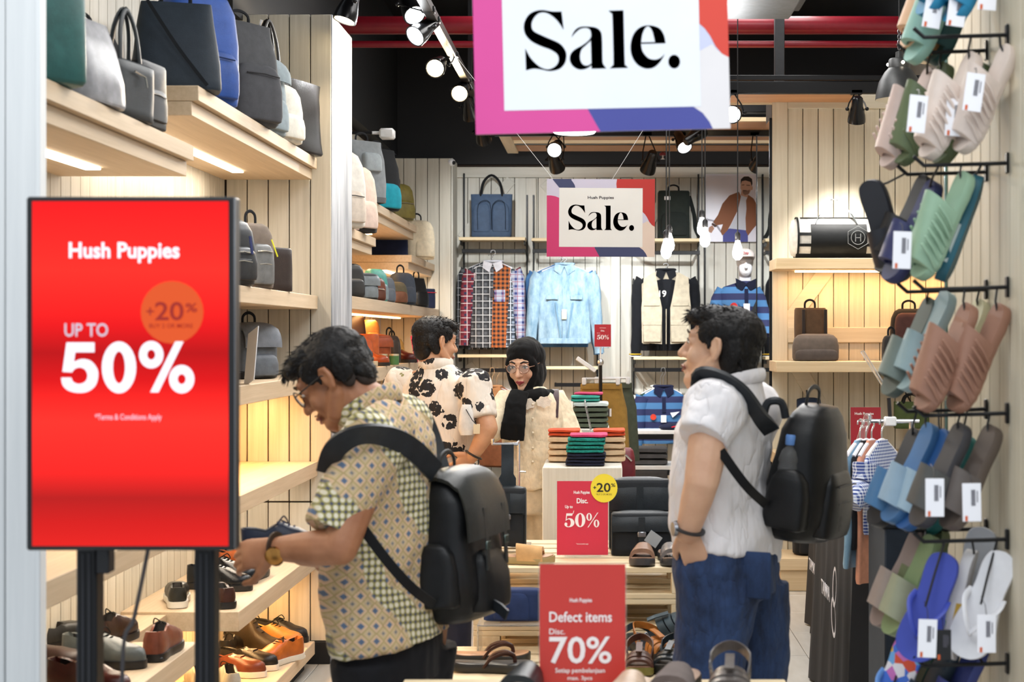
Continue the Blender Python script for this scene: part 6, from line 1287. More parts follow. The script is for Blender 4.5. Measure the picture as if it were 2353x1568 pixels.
S = [  # label, px, py, Y, colour, kind, dirs, row index of the rod, strap colour, extras
 ('peach slide at the very top of the slipper wall', 2150, 10, 3.93, '#d9b08c', 'slide', SIDE, 0, None),
 ('mint slide under the peach one at the top', 2160, 40, 3.88, '#8fb8aa', 'slide', SIDE, 0, None),
 ('bright blue slide in the top row, left one', 2190, -70, 3.76, '#1f7fa6', 'slide', SIDE, 0, None),
 ('bright blue slide in the top row, right one', 2252, -55, 3.72, '#1f7fa6', 'slide', SIDE, 0, None),
 ('tan slide hanging behind the white tags at the top', 2178, 30, 4.0, '#c79058', 'slide', SIDE, 0, None),
 ('dark teal slide hanging deep in the top row', 2205, 45, 3.98, '#1d4a4c', 'slide', SIDE, 0, None),
 ('pale pink cloud clog at the left of the second row', 2103, 280, 3.97, '#c9b2a8', 'cloud', SIDE, 1, None),
 ('olive cloud clog behind the big cream one', 2136, 270, 3.92, OLG, 'cloud', SIDE, 1, None),
 ('large cream cloud clog in the second row', 2198, 252, 3.74, CRM, 'cloud', SIDE, 1, None),
 ('olive cloud clog between the two cream clogs', 2222, 270, 3.93, OLG, 'cloud', SIDE, 1, None),
 ('cream cloud clog nearest the wall with a white tag', 2278, 236, 3.70, CRM, 'cloud', SIDE, 1, None),
 ('black slide showing its footbed at the left of the third row', 2040, 530, 3.93, BLE, 'slide', ((.3, 0, -.95), (-.6, -.75, .1)), 2, None),
 ('second black slide right behind the first', 2092, 525, 3.9, '#1c1b1d', 'slide', SIDE, 2, None),
 ('navy slide with a white tag in the third row', 2110, 540, 3.82, NVY, 'slide', SIDE, 2, None),
 ('large sage green cloud clog in the third row', 2180, 527, 3.72, SAGE, 'cloud', SIDE, 2, None),
 ('dark teal slide right of the sage clog', 2222, 530, 3.74, TEA, 'slide', ((-.35, 0, -.94), (-.9, .3, .3)), 2, '#c9d4d2'),
 ('grey green slide at the left of the fourth row', 2106, 806, 3.93, '#4f5a52', 'slide', SIDE, 3, '#6d7a74'),
 ('pale blue slide behind the brown clogs', 2142, 792, 3.88, '#9ab0b2', 'slide', SIDE, 3, '#8fa6aa'),
 ('left brown cloud clog in the fourth row', 2188, 829, 3.72, BRN, 'cloud', SIDE, 3, None),
 ('cream yellow slide glimpsed between the brown clogs', 2222, 810, 3.93, '#d0caa6', 'slide', SIDE, 3, None),
 ('right brown cloud clog beside the wall', 2262, 830, 3.72, BRN, 'cloud', SIDE, 3, None),
 ('black slide at the left of the fifth row', 2072, 1105, 3.97, '#1d1f24', 'slide', SIDE, 4, '#3f6f9a'),
 ('light denim blue slide in the fifth row', 2106, 1095, 3.9, '#3f6fa0', 'slide', SIDE, 4, '#8fa9bd'),
 ('second denim blue slide behind the grey one', 2140, 1110, 3.87, '#2f5f9c', 'slide', SIDE, 4, '#9ab4c6'),
 ('charcoal slide with a price tag in the fifth row', 2175, 1100, 3.73, '#37363a', 'slide', SIDE, 4, '#4c4c4a'),
 ('dark teal slide behind the charcoal slide', 2190, 1120, 3.95, '#1f6a68', 'slide', SIDE, 4, None),
 ('taupe slide beside the wall in the fifth row', 2245, 1105, 3.72, '#5c5048', 'slide', SIDE, 4, '#5f5753'),
 ('mauve taupe slide at the left of the sixth row', 2080, 1335, 3.95, '#8a7a74', 'slide', SIDE, 5, '#94857c'),
 ('sage slide with a square strap in the sixth row', 2108, 1352, 3.88, '#7f9468', 'slide', SIDE, 5, '#979a80'),
 ('olive slide behind the blue thong', 2128, 1330, 3.95, '#6a7350', 'slide', SIDE, 5, None),
 ('royal blue thong sandal with a white tag', 2138, 1395, 3.74, '#3a49a8', 'thong', ((-.32, 0, -.95), (-.45, -.88, .1)), 5, None),
 ('white slide seen edge-on behind the blue thong', 2192, 1385, 3.78, '#e4e2e4', 'slide', ((-.2, 0, -.98), (.85, -.4, -.1)), 5, '#c9a238'),
 ('white thong sandal with a white tag beside the wall', 2262, 1390, 3.72, '#e6e6ea', 'thong', ((-.38, 0, -.92), (-.42, -.9, .1)), 5, None),
 ('grey white thong sandal behind the white one', 2240, 1335, 3.86, '#c9ccd2', 'thong', ((-.2, 0, -.98), (-.5, -.85, 0)), 5, None),
 ('multicoloured thong sandal at the bottom of the slipper wall', 2060, 1575, 3.86, '#4a5fb0', 'thong', ((-.35, 0, -.93), (-.35, -.92, .1)), 6, '#5f8fd0'),
 ('dark green slide at the bottom of the slipper wall', 2110, 1590, 3.9, '#17463a', 'slide', SIDE, 6, None),
 ('dark slate slide at the bottom by the hook', 2150, 1595, 3.84, '#2c3a44', 'slide', SIDE, 6, None),
 ('indigo slide end at the bottom beside the wall', 2215, 1590, 3.8, '#3a4688', 'slide', SIDE, 6, None)]
t = NT('multicolour_print'); v_ = t.voro(scale=38, out=1)
sp_ = t.new('ShaderNodeSeparateColor'); t.put(sp_.inputs[0], v_)
t.set('Base Color', t.ramp(sp_.outputs[0], [(0, '#c86fb8'), (.22, '#3f6fd0'), (.42, '#e6e2e6'), (.6, '#d8502e'), (.78, '#6fa8dc'), (.9, '#d8b03a')], 'CONSTANT')); t.set('Roughness', .5); MULTI = t.m
for lb, px, py, Y, c_, kd, (toe, up), row, sc2 in S:
    c = at(px, py, Y); rod_y = 3.72 if Y < 3.83 else 3.925
    hx = min(max(c.x+.03, WX-.205), WX-.02); hook = Vector((hx, rod_y, ROWZ[row]-.004))
    m_ = MULTI if 'multicol' in lb else ev(c_); sm_ = ev(sc2) if sc2 else None
    slide(lb, c, toe, up, m_, kd, .27 if kd != 'cloud' else .28, strap_m=sm_, th=.026 if kd == 'slide' else .018, hook=hook, k=1.0 if kd != 'thong' else 1.12)
for lb, px, py, Y, rl_ in (('white price tag on the cream clog nearest the wall', 2238, 212, 3.60, 8), ('white price tag inside the cream and olive clogs', 2108, 262, 3.66, 6), ('white price tag below the olive clog beside the wall', 2194, 270, 3.68, 4), ('white price tag on the navy slide', 2073, 575, 3.68, 2),
    ('white price tag below the charcoal slide', 2148, 1144, 3.60, 0), ('white price tag below the taupe slide', 2233, 1155, 3.60, -1), ('white price tag below the royal blue thong', 2131, 1468, 3.60, 2), ('white price tag below the white thong', 2267, 1457, 3.60, 0), ('white price tag between the blue slides at the top', 2200, 18, 3.68, 8), ('white price tag left of the blue slides at the top', 2145, 22, 3.72, 10), ('white price tag end at the very top by the wall', 2270, -20, 3.64, 4)):
    price_tag(lb, at(px, py, Y), 0, .043, .088, rl_)
bt = price_tag('black price tag hanging beside the royal blue thong', at(2168, 1482, 3.66), 0, .036, .07)
for ch_ in bt.children:
    if ch_.name.startswith('card'): ch_.data.materials.clear(); ch_.data.materials.append(plastic('#121214'))
# ------------------------------------------------------------------ people
def skin(name, c, dk):
    t = NT(name); f = t.noise(scale=18, detail=3); t.set('Base Color', t.ramp(f, [(.3, dk), (.7, c)])); t.set('Roughness', .5); t.set('Subsurface Weight', .12); t.set('Subsurface Radius', (.02, .008, .004)); t.set('Subsurface Scale', .3); t.bump(t.noise(scale=260), .08, .001); return t.m
SK1 = skin('skin_warm_brown', '#b07a58', '#9a6546'); SK2 = skin('skin_light_brown', '#c99a78', '#b98766'); SK3 = skin('skin_fair', '#dcb294', '#cfa184')
t = NT('black_hair'); f = t.noise(t.scale((1, 1, .3)), scale=260, detail=2); t.set('Base Color', t.ramp(f, [(.3, '#060505'), (.75, '#191514')])); t.set('Roughness', .55); t.set('Specular IOR Level', .3); t.bump(f, .5, .003); HAIR = t.m
HAIRT = mat('cropped_hair', '#30251f', .8, bump=.5, bscale=500)
LIP = mat('lips', '#8c4a42', .45); LIPR = mat('lips_rose', '#9c3c42', .4); EYEW = mat('eye_white', '#e8e2dc', .2, var=0); EYEB = mat('eye_iris', '#1a0f0b', .1, var=0)
class Fig:                                          # a person: world points in, meshes relative to the feet out
    def __init__(s, label, base):
        s.o = thing('person', label, 'person', base); s.b = Vector(base); s.m = MB()
    def p(s, px, py, Y): return at(px, py, Y)-s.b
    def part(s, name, mb, m, voxel=None, smooth=4, fn=None, parent=None, sharp=60):
        me = remesh(mb, voxel, smooth, fn) if voxel else mb.mesh(name, sharp)
        return obj(name, me, m, parent or s.o)
def frame(f, u):
    f = Vector(f).normalized(); u = Vector(u); u = (u-f*f.dot(u)).normalized(); r = f.cross(u); return Matrix((r, f, u)).transposed()
def add_head(mb, c, M, s=1.0, fem=False, neck=None, nr=.055, ears=True):
    def q(x, y, z): return c+M@Vector((x*s, y*s, z*s))
    def e(x, y, z, a, b, d): mb.ell(q(x, y, z), (a*s, b*s, d*s), M, 20, 12)
    e(0, -.012, .03, .076, .097, .083); e(0, .034, -.03, .062 if not fem else .058, .056, .084)
    k = .9 if fem else 1
    mb.tube([q(-.060*k, -.0, -.045), q(-.048*k, .035, -.088), q(0, .066, -.110), q(.048*k, .035, -.088), q(.060*k, 0, -.045)], [.022*s, .024*s, .024*s, .024*s, .022*s], 10, dome=True)
    e(0, .076, -.105, .02*k, .017, .017); e(0, .03, -.085, .045*k, .04, .03)
    for i in (-1, 1):
        e(i*.036, .060, -.034, .026, .022, .028); e(i*.0125, .096, -.037, .0095, .010, .008)
        e(i*.033, .074, .006, .018, .014, .012)
        if ears:
            mb.tube([q(i*.073, -.002, -.040), q(i*.084, -.014, -.030), q(i*.090, -.024, -.005), q(i*.088, -.02, .02), q(i*.080, -.004, .026), q(i*.074, .004, .008)], [.007*s, .008*s, .007*s, .007*s, .006*s, .005*s], 8, dome=True)
            e(i*.079, -.010, -.005, .006, .018, .028)
    mb.tube([q(-.042, .076, .027), q(0, .088, .026), q(.042, .076, .027)], [.012*s, .0115*s, .012*s], 8, dome=True)
    mb.tube([q(0, .089, .018), q(0, .099, -.010), q(0, .112, -.034)], [.0085*s, .0105*s, .0125*s], 10, dome=True)
    e(0, .090, -.064, .022, .011, .010); e(0, .086, -.080, .018, .012, .010)
    if neck is not None: mb.tube([q(0, -.02, -.03), q(0, -.022, -.08), neck], [nr*.95, nr, nr*1.1], 16)
    return q
def face_parts(fg, q, M, body, s=1.0, lip=LIP, look=0.0, brow=True):
    lp = MB(); lp.tube([q(-.022, .088, -.070), q(-.009, .0985, -.067), q(0, .0985, -.069), q(.009, .0985, -.067), q(.022, .088, -.070)], [.002, .0055, .005, .0055, .002], 8, dome=True); lp.tube([q(-.020, .088, -.073), q(0, .0975, -.079), q(.020, .088, -.073)], [.002, .0065, .002], 8, dome=True)
    fg.part('lips', lp, lip)
    for i in (-1, 1):
        ey = MB(); ey.ell(q(i*.033, .0795, .003), (.0145, .010, .0068), M, 12, 8); eo = fg.part('eye', ey, EYEW)
        ir = MB(); ir.ell(q(i*.033+look, .087, .0025), (.0062, .0045, .0062), M, 10, 6); fg.part('iris', ir, EYEB, parent=eo)
        li = MB(); li.tube([q(i*.019, .0855, .006), q(i*.033, .0905, .0102), q(i*.048, .082, .006)], [.0018, .0026, .0018], 6, dome=True); fg.part('eyelid', li, HAIRT, parent=eo)
        if brow:
            br = MB(); br.tube([q(i*.015, .097, .027), q(i*.032, .0955, .034), q(i*.052, .081, .028)], [.003, .004, .002], 6, dome=True, ry=[.002, .0025, .0015]); fg.part('eyebrow', br, HAIR)
def hair_short(fg, q, M, s=1.0, fringe=.0, side=1.0, temple=True):
    mb = MB()
    def e(x, y, z, a, b, d): mb.ell(q(x, y, z), (a*s, b*s, d*s), M, 20, 12)
    e(0, -.022, .048, .081, .098, .072); e(0, -.068, .012, .069, .044, .075); e(0, .028, .082, .064, .060, .034); e(0, -.082, -.03, .055, .024, .04)
    for i in (-1, 1):
        e(i*.066, -.012, .045, .020, .062, .034); e(i*.070, -.052, .0, .012, .032, .042)
        if temple: e(i*.0705, .030, .034, .008, .022, .030); e(i*.0735, .014, .012, .004, .008, .022)
    if fringe: e(0, .072, .074, .058, .024+fringe, .026)
    def fn(co, n):
        k = noise.noise(Vector((co.x*70, co.y*70, co.z*45)))*.0022+noise.noise(co*170)*.0016; return co+n*k
    h = fg.part('hair', mb, HAIR, .0036, 5, fn); rnd = random.Random(7); tf = MB(); vs_ = h.data.vertices; ctr = q(0, -.02, .02); fw = (q(0, 1, 0)-q(0, 0, 0)).normalized(); upv = (q(0, 0, 1)-q(0, 0, 0)).normalized()
    for k in range(900):
        v = vs_[rnd.randrange(len(vs_))]; p = v.co.copy(); n_ = v.normal.copy(); out = (p-ctr).normalized(); top = out.dot(upv)
        if out.dot(n_) < .3: continue
        d = (n_*.35+fw*(.75 if top > .3 else -.1)-upv*(.15 if top > .45 else .8)+Vector((rnd.uniform(-.3, .3), rnd.uniform(-.3, .3), rnd.uniform(-.2, .3)))).normalized(); L = rnd.uniform(.010, .022)*(1.15 if top > .3 else .6)*s
        sd = d.orthogonal().normalized()*.0026; s2 = d.cross(sd).normalized()*.0026; b0 = p-n_*.003; tip = b0+d*L+n_*.001
        tf.add([b0+sd, b0-sd*.5+s2, b0-sd*.5-s2, tip], [(0, 1, 3), (1, 2, 3), (2, 0, 3)])
    fg.part('hair_tufts', tf, HAIR, parent=h); return h
def glasses(fg, q, m, lens, side=(-1, 1), w=.031):
    g = MB()
    for i in (-1, 1): g.tube([q(i*.033+w*.95*math.cos(a)*.82, .1035-abs(math.cos(a))*.004*(1 if i*math.cos(a) > 0 else .2), .0+.023*math.sin(a)) for a in [2*math.pi*k/20 for k in range(20)]], .0018, 6, closed=True)
    g.tube([q(-.010, .105, .006), q(0, .107, .009), q(.010, .105, .006)], .0016, 6)
    for i in (-1, 1): g.tube([q(i*.058, .099, .008), q(i*.075, .07, .008), q(i*.082, .0, .010), q(i*.084, -.02, -.004)], .0022, 6)
    o = fg.part('glasses', g, m)
    for i in (-1, 1):
        l = MB(); l.ell(q(i*.033, .1025, 0), (.024, .0012, .021), frame(q(0, 1, 0)-q(0, 0, 0), q(0, 0, 1)-q(0, 0, 0)), 18, 8); fg.part('lens', l, lens, parent=o)
def add_hand(mb, w, d, nrm, size=1.0, curl=.5, thumb=1, spread=1.0):
    """wrist w, pointing d, back-of-hand normal nrm; four fingers and a thumb"""
    d = Vector(d).normalized(); nrm = Vector(nrm); nrm = (nrm-d*d.dot(nrm)).normalized(); sd = d.cross(nrm)*thumb; k = size
    mb.tube([w-d*.01, w+d*.03*k, w+d*.075*k, w+d*.09*k], [.028*k, .036*k, .041*k, .036*k], 14, ry=[.019*k, .016*k, .014*k, .012*k], ref=sd)
    tips = []
    for i, (off, L) in enumerate(((.030, .072), (.010, .082), (-.010, .076), (-.029, .058))):
        p = w+d*(.083 if i else .080)*k+sd*off*k; a = 0; pts = [p-d*.02*k, p]
        for j, seg in enumerate((.45, .32, .23)):
            a += curl*(.9 if j == 0 else .8); dd = d*math.cos(a)-nrm*math.sin(a)+sd*off*spread*1.5; pts.append(pts[-1]+dd.normalized()*L*seg*k)
        mb.tube(pts, [.0092*k, .0094*k, .0088*k, .008*k, .007*k], 10, dome=True); tips.append(pts[-1])
    p = w+d*.022*k+sd*.030*k
    mb.tube([p, p+(sd*.55+d*.7-nrm*.25)*.036*k, p+(sd*.55+d*.95-nrm*.45)*.062*k, p+(sd*.40+d*1.25-nrm*.6)*.075*k], [.014*k, .0125*k, .0105*k, .008*k], 10, dome=True)
    return tips
def wrinkle(amp, sx=14, sz=7, seed=0.0):
    def fn(co, n):
        v = Vector((co.x*sx+seed, co.y*sx, co.z*sz+seed)); return co+n*amp*(noise.noise(v)+.6*abs(noise.noise(v*2.1))-.2)
    return fn
def fig_shoes(fg, pts, m, f, L=.28):
    for p in pts:
        mb = MB(); a = math.atan2(f[1], f[0]); c, s_ = math.cos(a), math.sin(a)
        rot = Matrix(((c, -s_, 0), (s_, c, 0), (0, 0, 1)))
        mb.ell(Vector(p)+rot@Vector((.06, 0, .035)), (.15, .048, .04), rot); mb.ell(Vector(p)+rot@Vector((-.03, 0, .05)), (.06, .042, .05), rot); mb.box(Vector(p)+rot@Vector((.055, 0, .012)), (.27, .085, .024), .01, rot)
        fg.part('shoe', mb, m, .007, 2)
def local(root, pts):
    M = (Matrix.Translation(root.location)@root.rotation_euler.to_matrix().to_4x4()).inverted(); return [M@Vector(p) for p in pts]
# ---- cloth of the four visitors
t = NT('batik_cloth'); x, y, z = t.xyz(); u = t.math('ADD', x, t.math('MULTIPLY', y, .55)); wob = t.noise(scale=7, detail=1)
u = t.math('ADD', t.math('ADD', u, 9.0), t.math('MULTIPLY', wob, .02)); v = t.math('ADD', t.math('ADD', z, 9.0), t.math('MULTIPLY', wob, .015))
def cell(p, q=None):
    a = t.math('ABSOLUTE', t.math('SUBTRACT', t.math('FRACT', t.math('DIVIDE', u, p)), .5)); b = t.math('ABSOLUTE', t.math('SUBTRACT', t.math('FRACT', t.math('DIVIDE', v, p)), .5)); return a, b
a, b = cell(.038); dia = t.math('ADD', a, b)
f1 = t.ramp(dia, [(0, '#3f5a80'), (.20, '#56708f'), (.24, '#cfae8e'), (.44, '#d8b898'), (.50, '#a3905c'), (.60, '#c4ad82'), (.80, '#c9b091'), (.95, '#5d6a78')], 'LINEAR')
a2, b2 = cell(.019); rr = t.math('SQRT', t.math('ADD', t.math('MULTIPLY', a2, a2), t.math('MULTIPLY', b2, b2)))
f2 = t.ramp(rr, [(0, '#e8e2d0'), (.26, '#e6dfcb'), (.36, '#b5ae76'), (.48, '#8a8450'), (.58, '#3c4668'), (.7, '#2c3658')])
zone = t.math('SINE', t.math('ADD', t.math('MULTIPLY', u, 21.0), t.math('ADD', t.math('MULTIPLY', v, 17.0), t.math('MULTIPLY', t.noise(scale=5, detail=2), 5.0))))
fz = t.ramp(zone, [(.42, (0, 0, 0, 1)), (.58, (1, 1, 1, 1))])
t.set('Base Color', t.mix(t.math('MULTIPLY', t.noise(scale=6, detail=2), .22), t.mix(fz, f1, f2), '#a58f52')); t.set('Roughness', .8); t.set('Sheen Weight', .1); BATIK = t.m
t = NT('floral_cloth'); big = t.voro(scale=10.5); sm = t.voro(scale=50); wn = t.noise(scale=60, detail=1)
blob = t.math('MULTIPLY', t.math('LESS_THAN', t.math('ADD', big, t.math('MULTIPLY', wn, .25)), .57), t.math('LESS_THAN', sm, .74))
olv = t.math('MULTIPLY', t.math('LESS_THAN', t.voro(t.scale((1, 1, 1), loc=(.7, .3, .2)), scale=11), .12), t.math('LESS_THAN', sm, .6))
t.set('Base Color', t.mix(blob, t.mix(olv, '#ddd3c6', '#8a8450'), '#17161a')); t.set('Roughness', .75); FLORAL = t.m
WSH = fabric('#e8e5e7', bump=.1, var=.0); BLOUSE = fabric('#e8d8ba', bump=.25, var=.06, vscale=60); PANTW = fabric('#cfbfa2'); HIJ = fabric('#0b0b0c', rough=.9, bump=.2)
JEAN = denim('blue_jeans', '#2d4570', '#17243e'); BLKT = fabric('#17171b'); NAVT = fabric('#1b2033')
BLL = leather('#1a1b1d', rough=.36, var=.25, vscale=9)
def folds(m, strength=.55, dist=.03, scale=(7, 7, 3.2)):      # soft drapery relief
    t = NT.__new__(NT); t.m = m; t.t = m.node_tree; t.n = t.t.nodes; t.b = t.n['Principled BSDF']; t._obj = None
    n1 = t.noise(t.scale(scale), scale=1.6, detail=3, rough=.5); r1 = t.math('ABSOLUTE', t.math('SUBTRACT', n1, .5)); t.bump(t.math('POWER', r1, .6), strength, dist)
for m_ in (BATIK, FLORAL, WSH, JEAN): folds(m_)
folds(BLOUSE, .4, .02, (10, 10, 5))
# ================= man in the batik shirt
Y0 = 4.2
A = Fig('man in patterned batik shirt with black backpack, looking down at a shoe', (at(880, 0, Y0).x, Y0, 0)); P_ = A.p
M1 = frame((-.80, .16, -.58), (-.58, .05, .81)); hc = P_(766, 866, Y0)
ft_ = Vector((-.96, .28, 0)).normalized(); lt_ = Vector((-.28, -.96, 0)).normalized()      # chest direction, his left (towards the camera)
nb = P_(872, 950, Y0); q = add_head(A.m, hc, M1, 1.02, neck=nb, nr=.062)
A.m.ell(q(0, .055, -.1), (.05, .04, .03), M1)
sh_l = P_(868, 1010, 4.04); sh_r = P_(925, 970, 4.36)
A.m.tube([nb, P_(880, 1100, Y0), P_(875, 1300, Y0), P_(885, 1430, Y0)], [.07, .09, .10, .10], 16, ry=[.12, .15, .15, .14], ref=ft_)
el_l = P_(782, 1258, 3.93); wr_l = P_(632, 1262, 4.0)
A.m.tube([sh_l, (sh_l+el_l)/2, el_l], [.058, .054, .046], 14, dome=True); A.m.tube([el_l, el_l.lerp(wr_l, .3), el_l.lerp(wr_l, .7), wr_l], [.045, .047, .038, .030], 14, dome=True)
add_hand(A.m, wr_l, Vector((-.96, .25, -.22)), Vector((.05, -.9, .35)), 1.02, .52, thumb=-1)
el_r = P_(815, 1230, 4.5); wr_r = P_(745, 1292, 4.24)
A.m.tube([sh_r, el_r], [.055, .046], 14, dome=True); A.m.tube([el_r, wr_r], [.045, .03], 14, dome=True); add_hand(A.m, wr_r+Vector((.0, 0, 0)), Vector((-.55, -.55, .12)), Vector((.1, .2, -1)), .98, .55, thumb=1)
for s_, x in ((-1, 905), (1, 925)):
    hp = P_(x, 1440, Y0)+lt_*(-s_)*.09; A.m.tube([hp, Vector((hp.x, hp.y, .5)), Vector((hp.x, hp.y, .1))], [.09, .055, .04], 12, dome=True)
A.part('body', A.m, SK1, .0045, 5)
face_parts(A, q, M1, None)
hair_short(A, q, M1, 1.04, fringe=.012)
fd = MB(); fd.ell(q(0, -.072, -.05), (.052, .022, .035), M1); [fd.ell(q(i*.062, -.05, -.03), (.012, .022, .03), M1) for i in (-1, 1)]; A.part('faded_sides', fd, HAIRT, .005, 3)
bd = MB(); bd.ell(q(0, .080, -.112), (.018, .012, .014), M1); bd.tube([q(-.02, .096, -.058), q(0, .104, -.056), q(.02, .096, -.058)], .0028, 6, dome=True); A.part('beard', bd, HAIRT, .0035, 1)
glasses(A, q, BLKP, ACR)
sh = MB()
sh.tube([P_(880, 935, Y0), P_(883, 965, Y0), P_(884, 1005, Y0), P_(876, 1090, Y0), P_(866, 1230, Y0), P_(872, 1350, Y0), P_(888, 1440, Y0), P_(893, 1472, Y0)], [.075, .095, .118, .142, .152, .148, .152, .155], 28, ry=[.08, .14, .198, .215, .208, .20, .205, .207], ref=ft_)
sv = sh_l+Vector((0, -.01, .0)); se = P_(757, 1221, 3.95)
sh.tube([sv+Vector((.03, .06, .02)), sv, sv.lerp(se, .45), se], [.085, .092, .082, .068], 18); sh.ell(sh_r, (.09, .09, .085)); sh.tube([sh_r, sh_r.lerp(el_r, .7)], [.09, .075], 16)
A.part('batik_shirt', sh, BATIK, .0065, 4, wrinkle(.012, 9, 8))
cl = MB(); cl.tube([P_(848, 940, Y0)+ft_*(.078*math.cos(a))+lt_*(.080*math.sin(a))+Vector((0, 0, -.050*math.cos(a))) for a in [2*math.pi*k/24 for k in range(24)]], .026, 8, closed=True, ry=.009, ref=(-.4, 0, 1)); A.part('collar', cl, BATIK)
pn = MB(); pn.tube([P_(885, 1380, Y0), P_(895, 1480, Y0), P_(897, 1560, Y0)], [.135, .135, .13], 20, ry=[.18, .185, .18], ref=ft_)
for s_ in (-1, 1):
    hp = P_(890 if s_ < 0 else 930, 1500, Y0)+lt_*(-s_)*.09; pn.tube([hp, Vector((hp.x, hp.y, .5)), Vector((hp.x, hp.y, .06))], [.11, .08, .07], 18)
A.part('trousers', pn, BLKT, .009, 4, wrinkle(.008))
fig_shoes(A, [Vector((.06, -.09, 0)), Vector((.10, .09, 0))], leather('#1a1715'), ft_)
wt = MB(); wd = (wr_l-el_l).normalized(); wc = wr_l-wd*.004; wt.tube([wc+wd.orthogonal().normalized()*.034*math.cos(a)+wd.cross(wd.orthogonal()).normalized()*.034*math.sin(a) for a in [2*math.pi*k/20 for k in range(20)]], .004, 6, closed=True, ry=.012, ref=wd); wo = A.part('watch', wt, leather('#3a2c24'))
wf_ = MB(); fdir = Vector((.05, -.93, -.35)).normalized(); wf_.lathe([(.024, 0), (.024, .009), (.020, .011), (0, .011)], wc+fdir*.032, 20, fdir.to_track_quat('Z', 'Y').to_matrix()); A.part('watch_case', wf_, metal('#c08a4a'), parent=wo)
rg = MB(); rg.ell(P_(752, 1276, 4.1), (.012, .008, .012)); A.part('ring', rg, CHROME)
shoe('navy lace-up shoe held in the hands of the batik shirted man', at(662, 1284, 4.14), R(12), leather('#20283c', rough=.4), plastic('#18181a'), 'derby', .235, group='held shoe', lace=fabric('#1c2440'), tilt=(0, -3), sole_h=.018)
bp = backpack('black leather backpack worn by the batik shirted man', at(1062, 1418, 4.27), R(73), .31, .185, .40, BLL, leather('#18191b', rough=.38), prof=[(0, .80, .72), (.03, .9, .86), (.15, 1, 1), (.5, 1.0, 1.0), (.8, .93, .80), (.93, .80, .58), (1, .6, .4)], pockets=((.62, .42, .06),), flap=.44, flap_m=leather('#2b2d2c', rough=.34), buckle=(metal('#5d6a66', rough=.3), (-.22, .22)), tilt=-3, group='worn backpacks', e=3.2, sag=.018, name='backpack', strap_m=leather('#1b1d20'))
body_mesh(.07, .12, .17, PROF, 3.5, cy=0, z0=.05, x=-.15).build('side_pocket', leather('#151618', rough=.4), bp, sharp=60)
def strap_on(root, pts, wdirs, w, m, name='shoulder_strap', t=.012): return MB().strap(local(root, pts), [root.rotation_euler.to_matrix().inverted()@Vector(d) for d in wdirs] if isinstance(wdirs, list) else root.rotation_euler.to_matrix().inverted()@Vector(wdirs), w, t).build(name, m, root)
SLT = leather('#24282d', rough=.4)
pts = catmull([at(1000, 1085, 4.14), at(945, 1030, 4.02), at(880, 1000, 3.925), at(815, 1002, 3.90), at(768, 1035, 3.93), at(752, 1085, 4.0)], 5)
strap_on(bp, pts, [Vector((0, -.65, 1)).lerp(Vector((-1, -.2, .3)), max(0, (i/(len(pts)-1)-.55)*1.8)) for i in range(len(pts))], .055, SLT)
strap_on(bp, catmull([at(1012, 1075, 4.36), at(990, 1000, 4.40), at(962, 942, 4.40), at(940, 925, 4.36)], 5), (-.8, -.5, .3), .055, SLT)
strap_on(bp, catmull([at(832, 1212, 3.955), at(890, 1290, 3.945), at(950, 1355, 3.97), at(1005, 1395, 4.12)], 5), (.6, -.1, .8), .026, fabric('#141416'), 'lower_strap', .005)
strap_on(bp, [at(1125, 1385, 4.2), at(1150, 1400, 4.16), at(1165, 1415, 4.14)], (0, 0, 1), .03, SLT, 'loose_tab', .006)
# ================= man in the white shirt
Y0 = 4.5
A = Fig('man in white shirt and jeans with black backpack, seen from behind', (at(1675, 0, Y0).x, Y0, 0)); P_ = A.p
M1 = frame((-.90, .36, .16), (.14, 0, .99)); hc = P_(1657, 800, Y0); ft_ = Vector((-.9, .43, 0)).normalized(); lt_ = Vector((-.43, -.9, 0)).normalized()
nb = P_(1688, 905, Y0); q = add_head(A.m, hc, M1, 1.03, neck=nb, nr=.064); A.m.ell(q(0, .05, -.1), (.05, .042, .03), M1); A.m.ell(q(0, .02, -.115), (.05, .05, .03), M1)
sh_l = P_(1640, 945, 4.32); sh_r = P_(1735, 945, 4.68)
A.m.tube([nb, P_(1670, 1050, Y0), P_(1660, 1200, Y0)], [.07, .09, .10], 16, ry=[.12, .15, .15], ref=ft_)
el_l = P_(1613, 1105, 4.26); wr_l = P_(1580, 1224, 4.30)
A.m.tube([sh_l, sh_l.lerp(el_l, .5), el_l], [.060, .056, .049], 14, dome=True); A.m.tube([el_l, el_l.lerp(wr_l, .35), wr_l], [.048, .045, .033], 14, dome=True)
add_hand(A.m, wr_l, Vector((.30, .34, -1)), Vector((-.4, -1, 0)), 1.0, .2, thumb=1)
el_r = P_(1690, 1110, 4.78); A.m.tube([sh_r, el_r], [.058, .048], 14, dome=True); wr_r = P_(1640, 1230, 4.74); A.m.tube([el_r, wr_r], [.046, .032], 14, dome=True); add_hand(A.m, wr_r, Vector((-.1, 0, -1)), Vector((0, 1, 0)), 1.0, .3, thumb=-1)
for s_ in (-1, 1): hp = P_(1675, 1290, Y0)+lt_*(-s_)*.09; A.m.tube([hp, Vector((hp.x, hp.y, .5)), Vector((hp.x, hp.y, .1))], [.09, .055, .04], 12, dome=True)
A.part('body', A.m, SK3, .0045, 5); face_parts(A, q, M1, None); hair_short(A, q, M1, 1.06, fringe=.016)
hb = MB(); hb.ell(q(0, -.072, -.055), (.058, .034, .05), M1); hb.ell(q(-.06, -.045, -.02), (.02, .03, .05), M1); A.part('nape_hair', hb, HAIR, .005, 3)
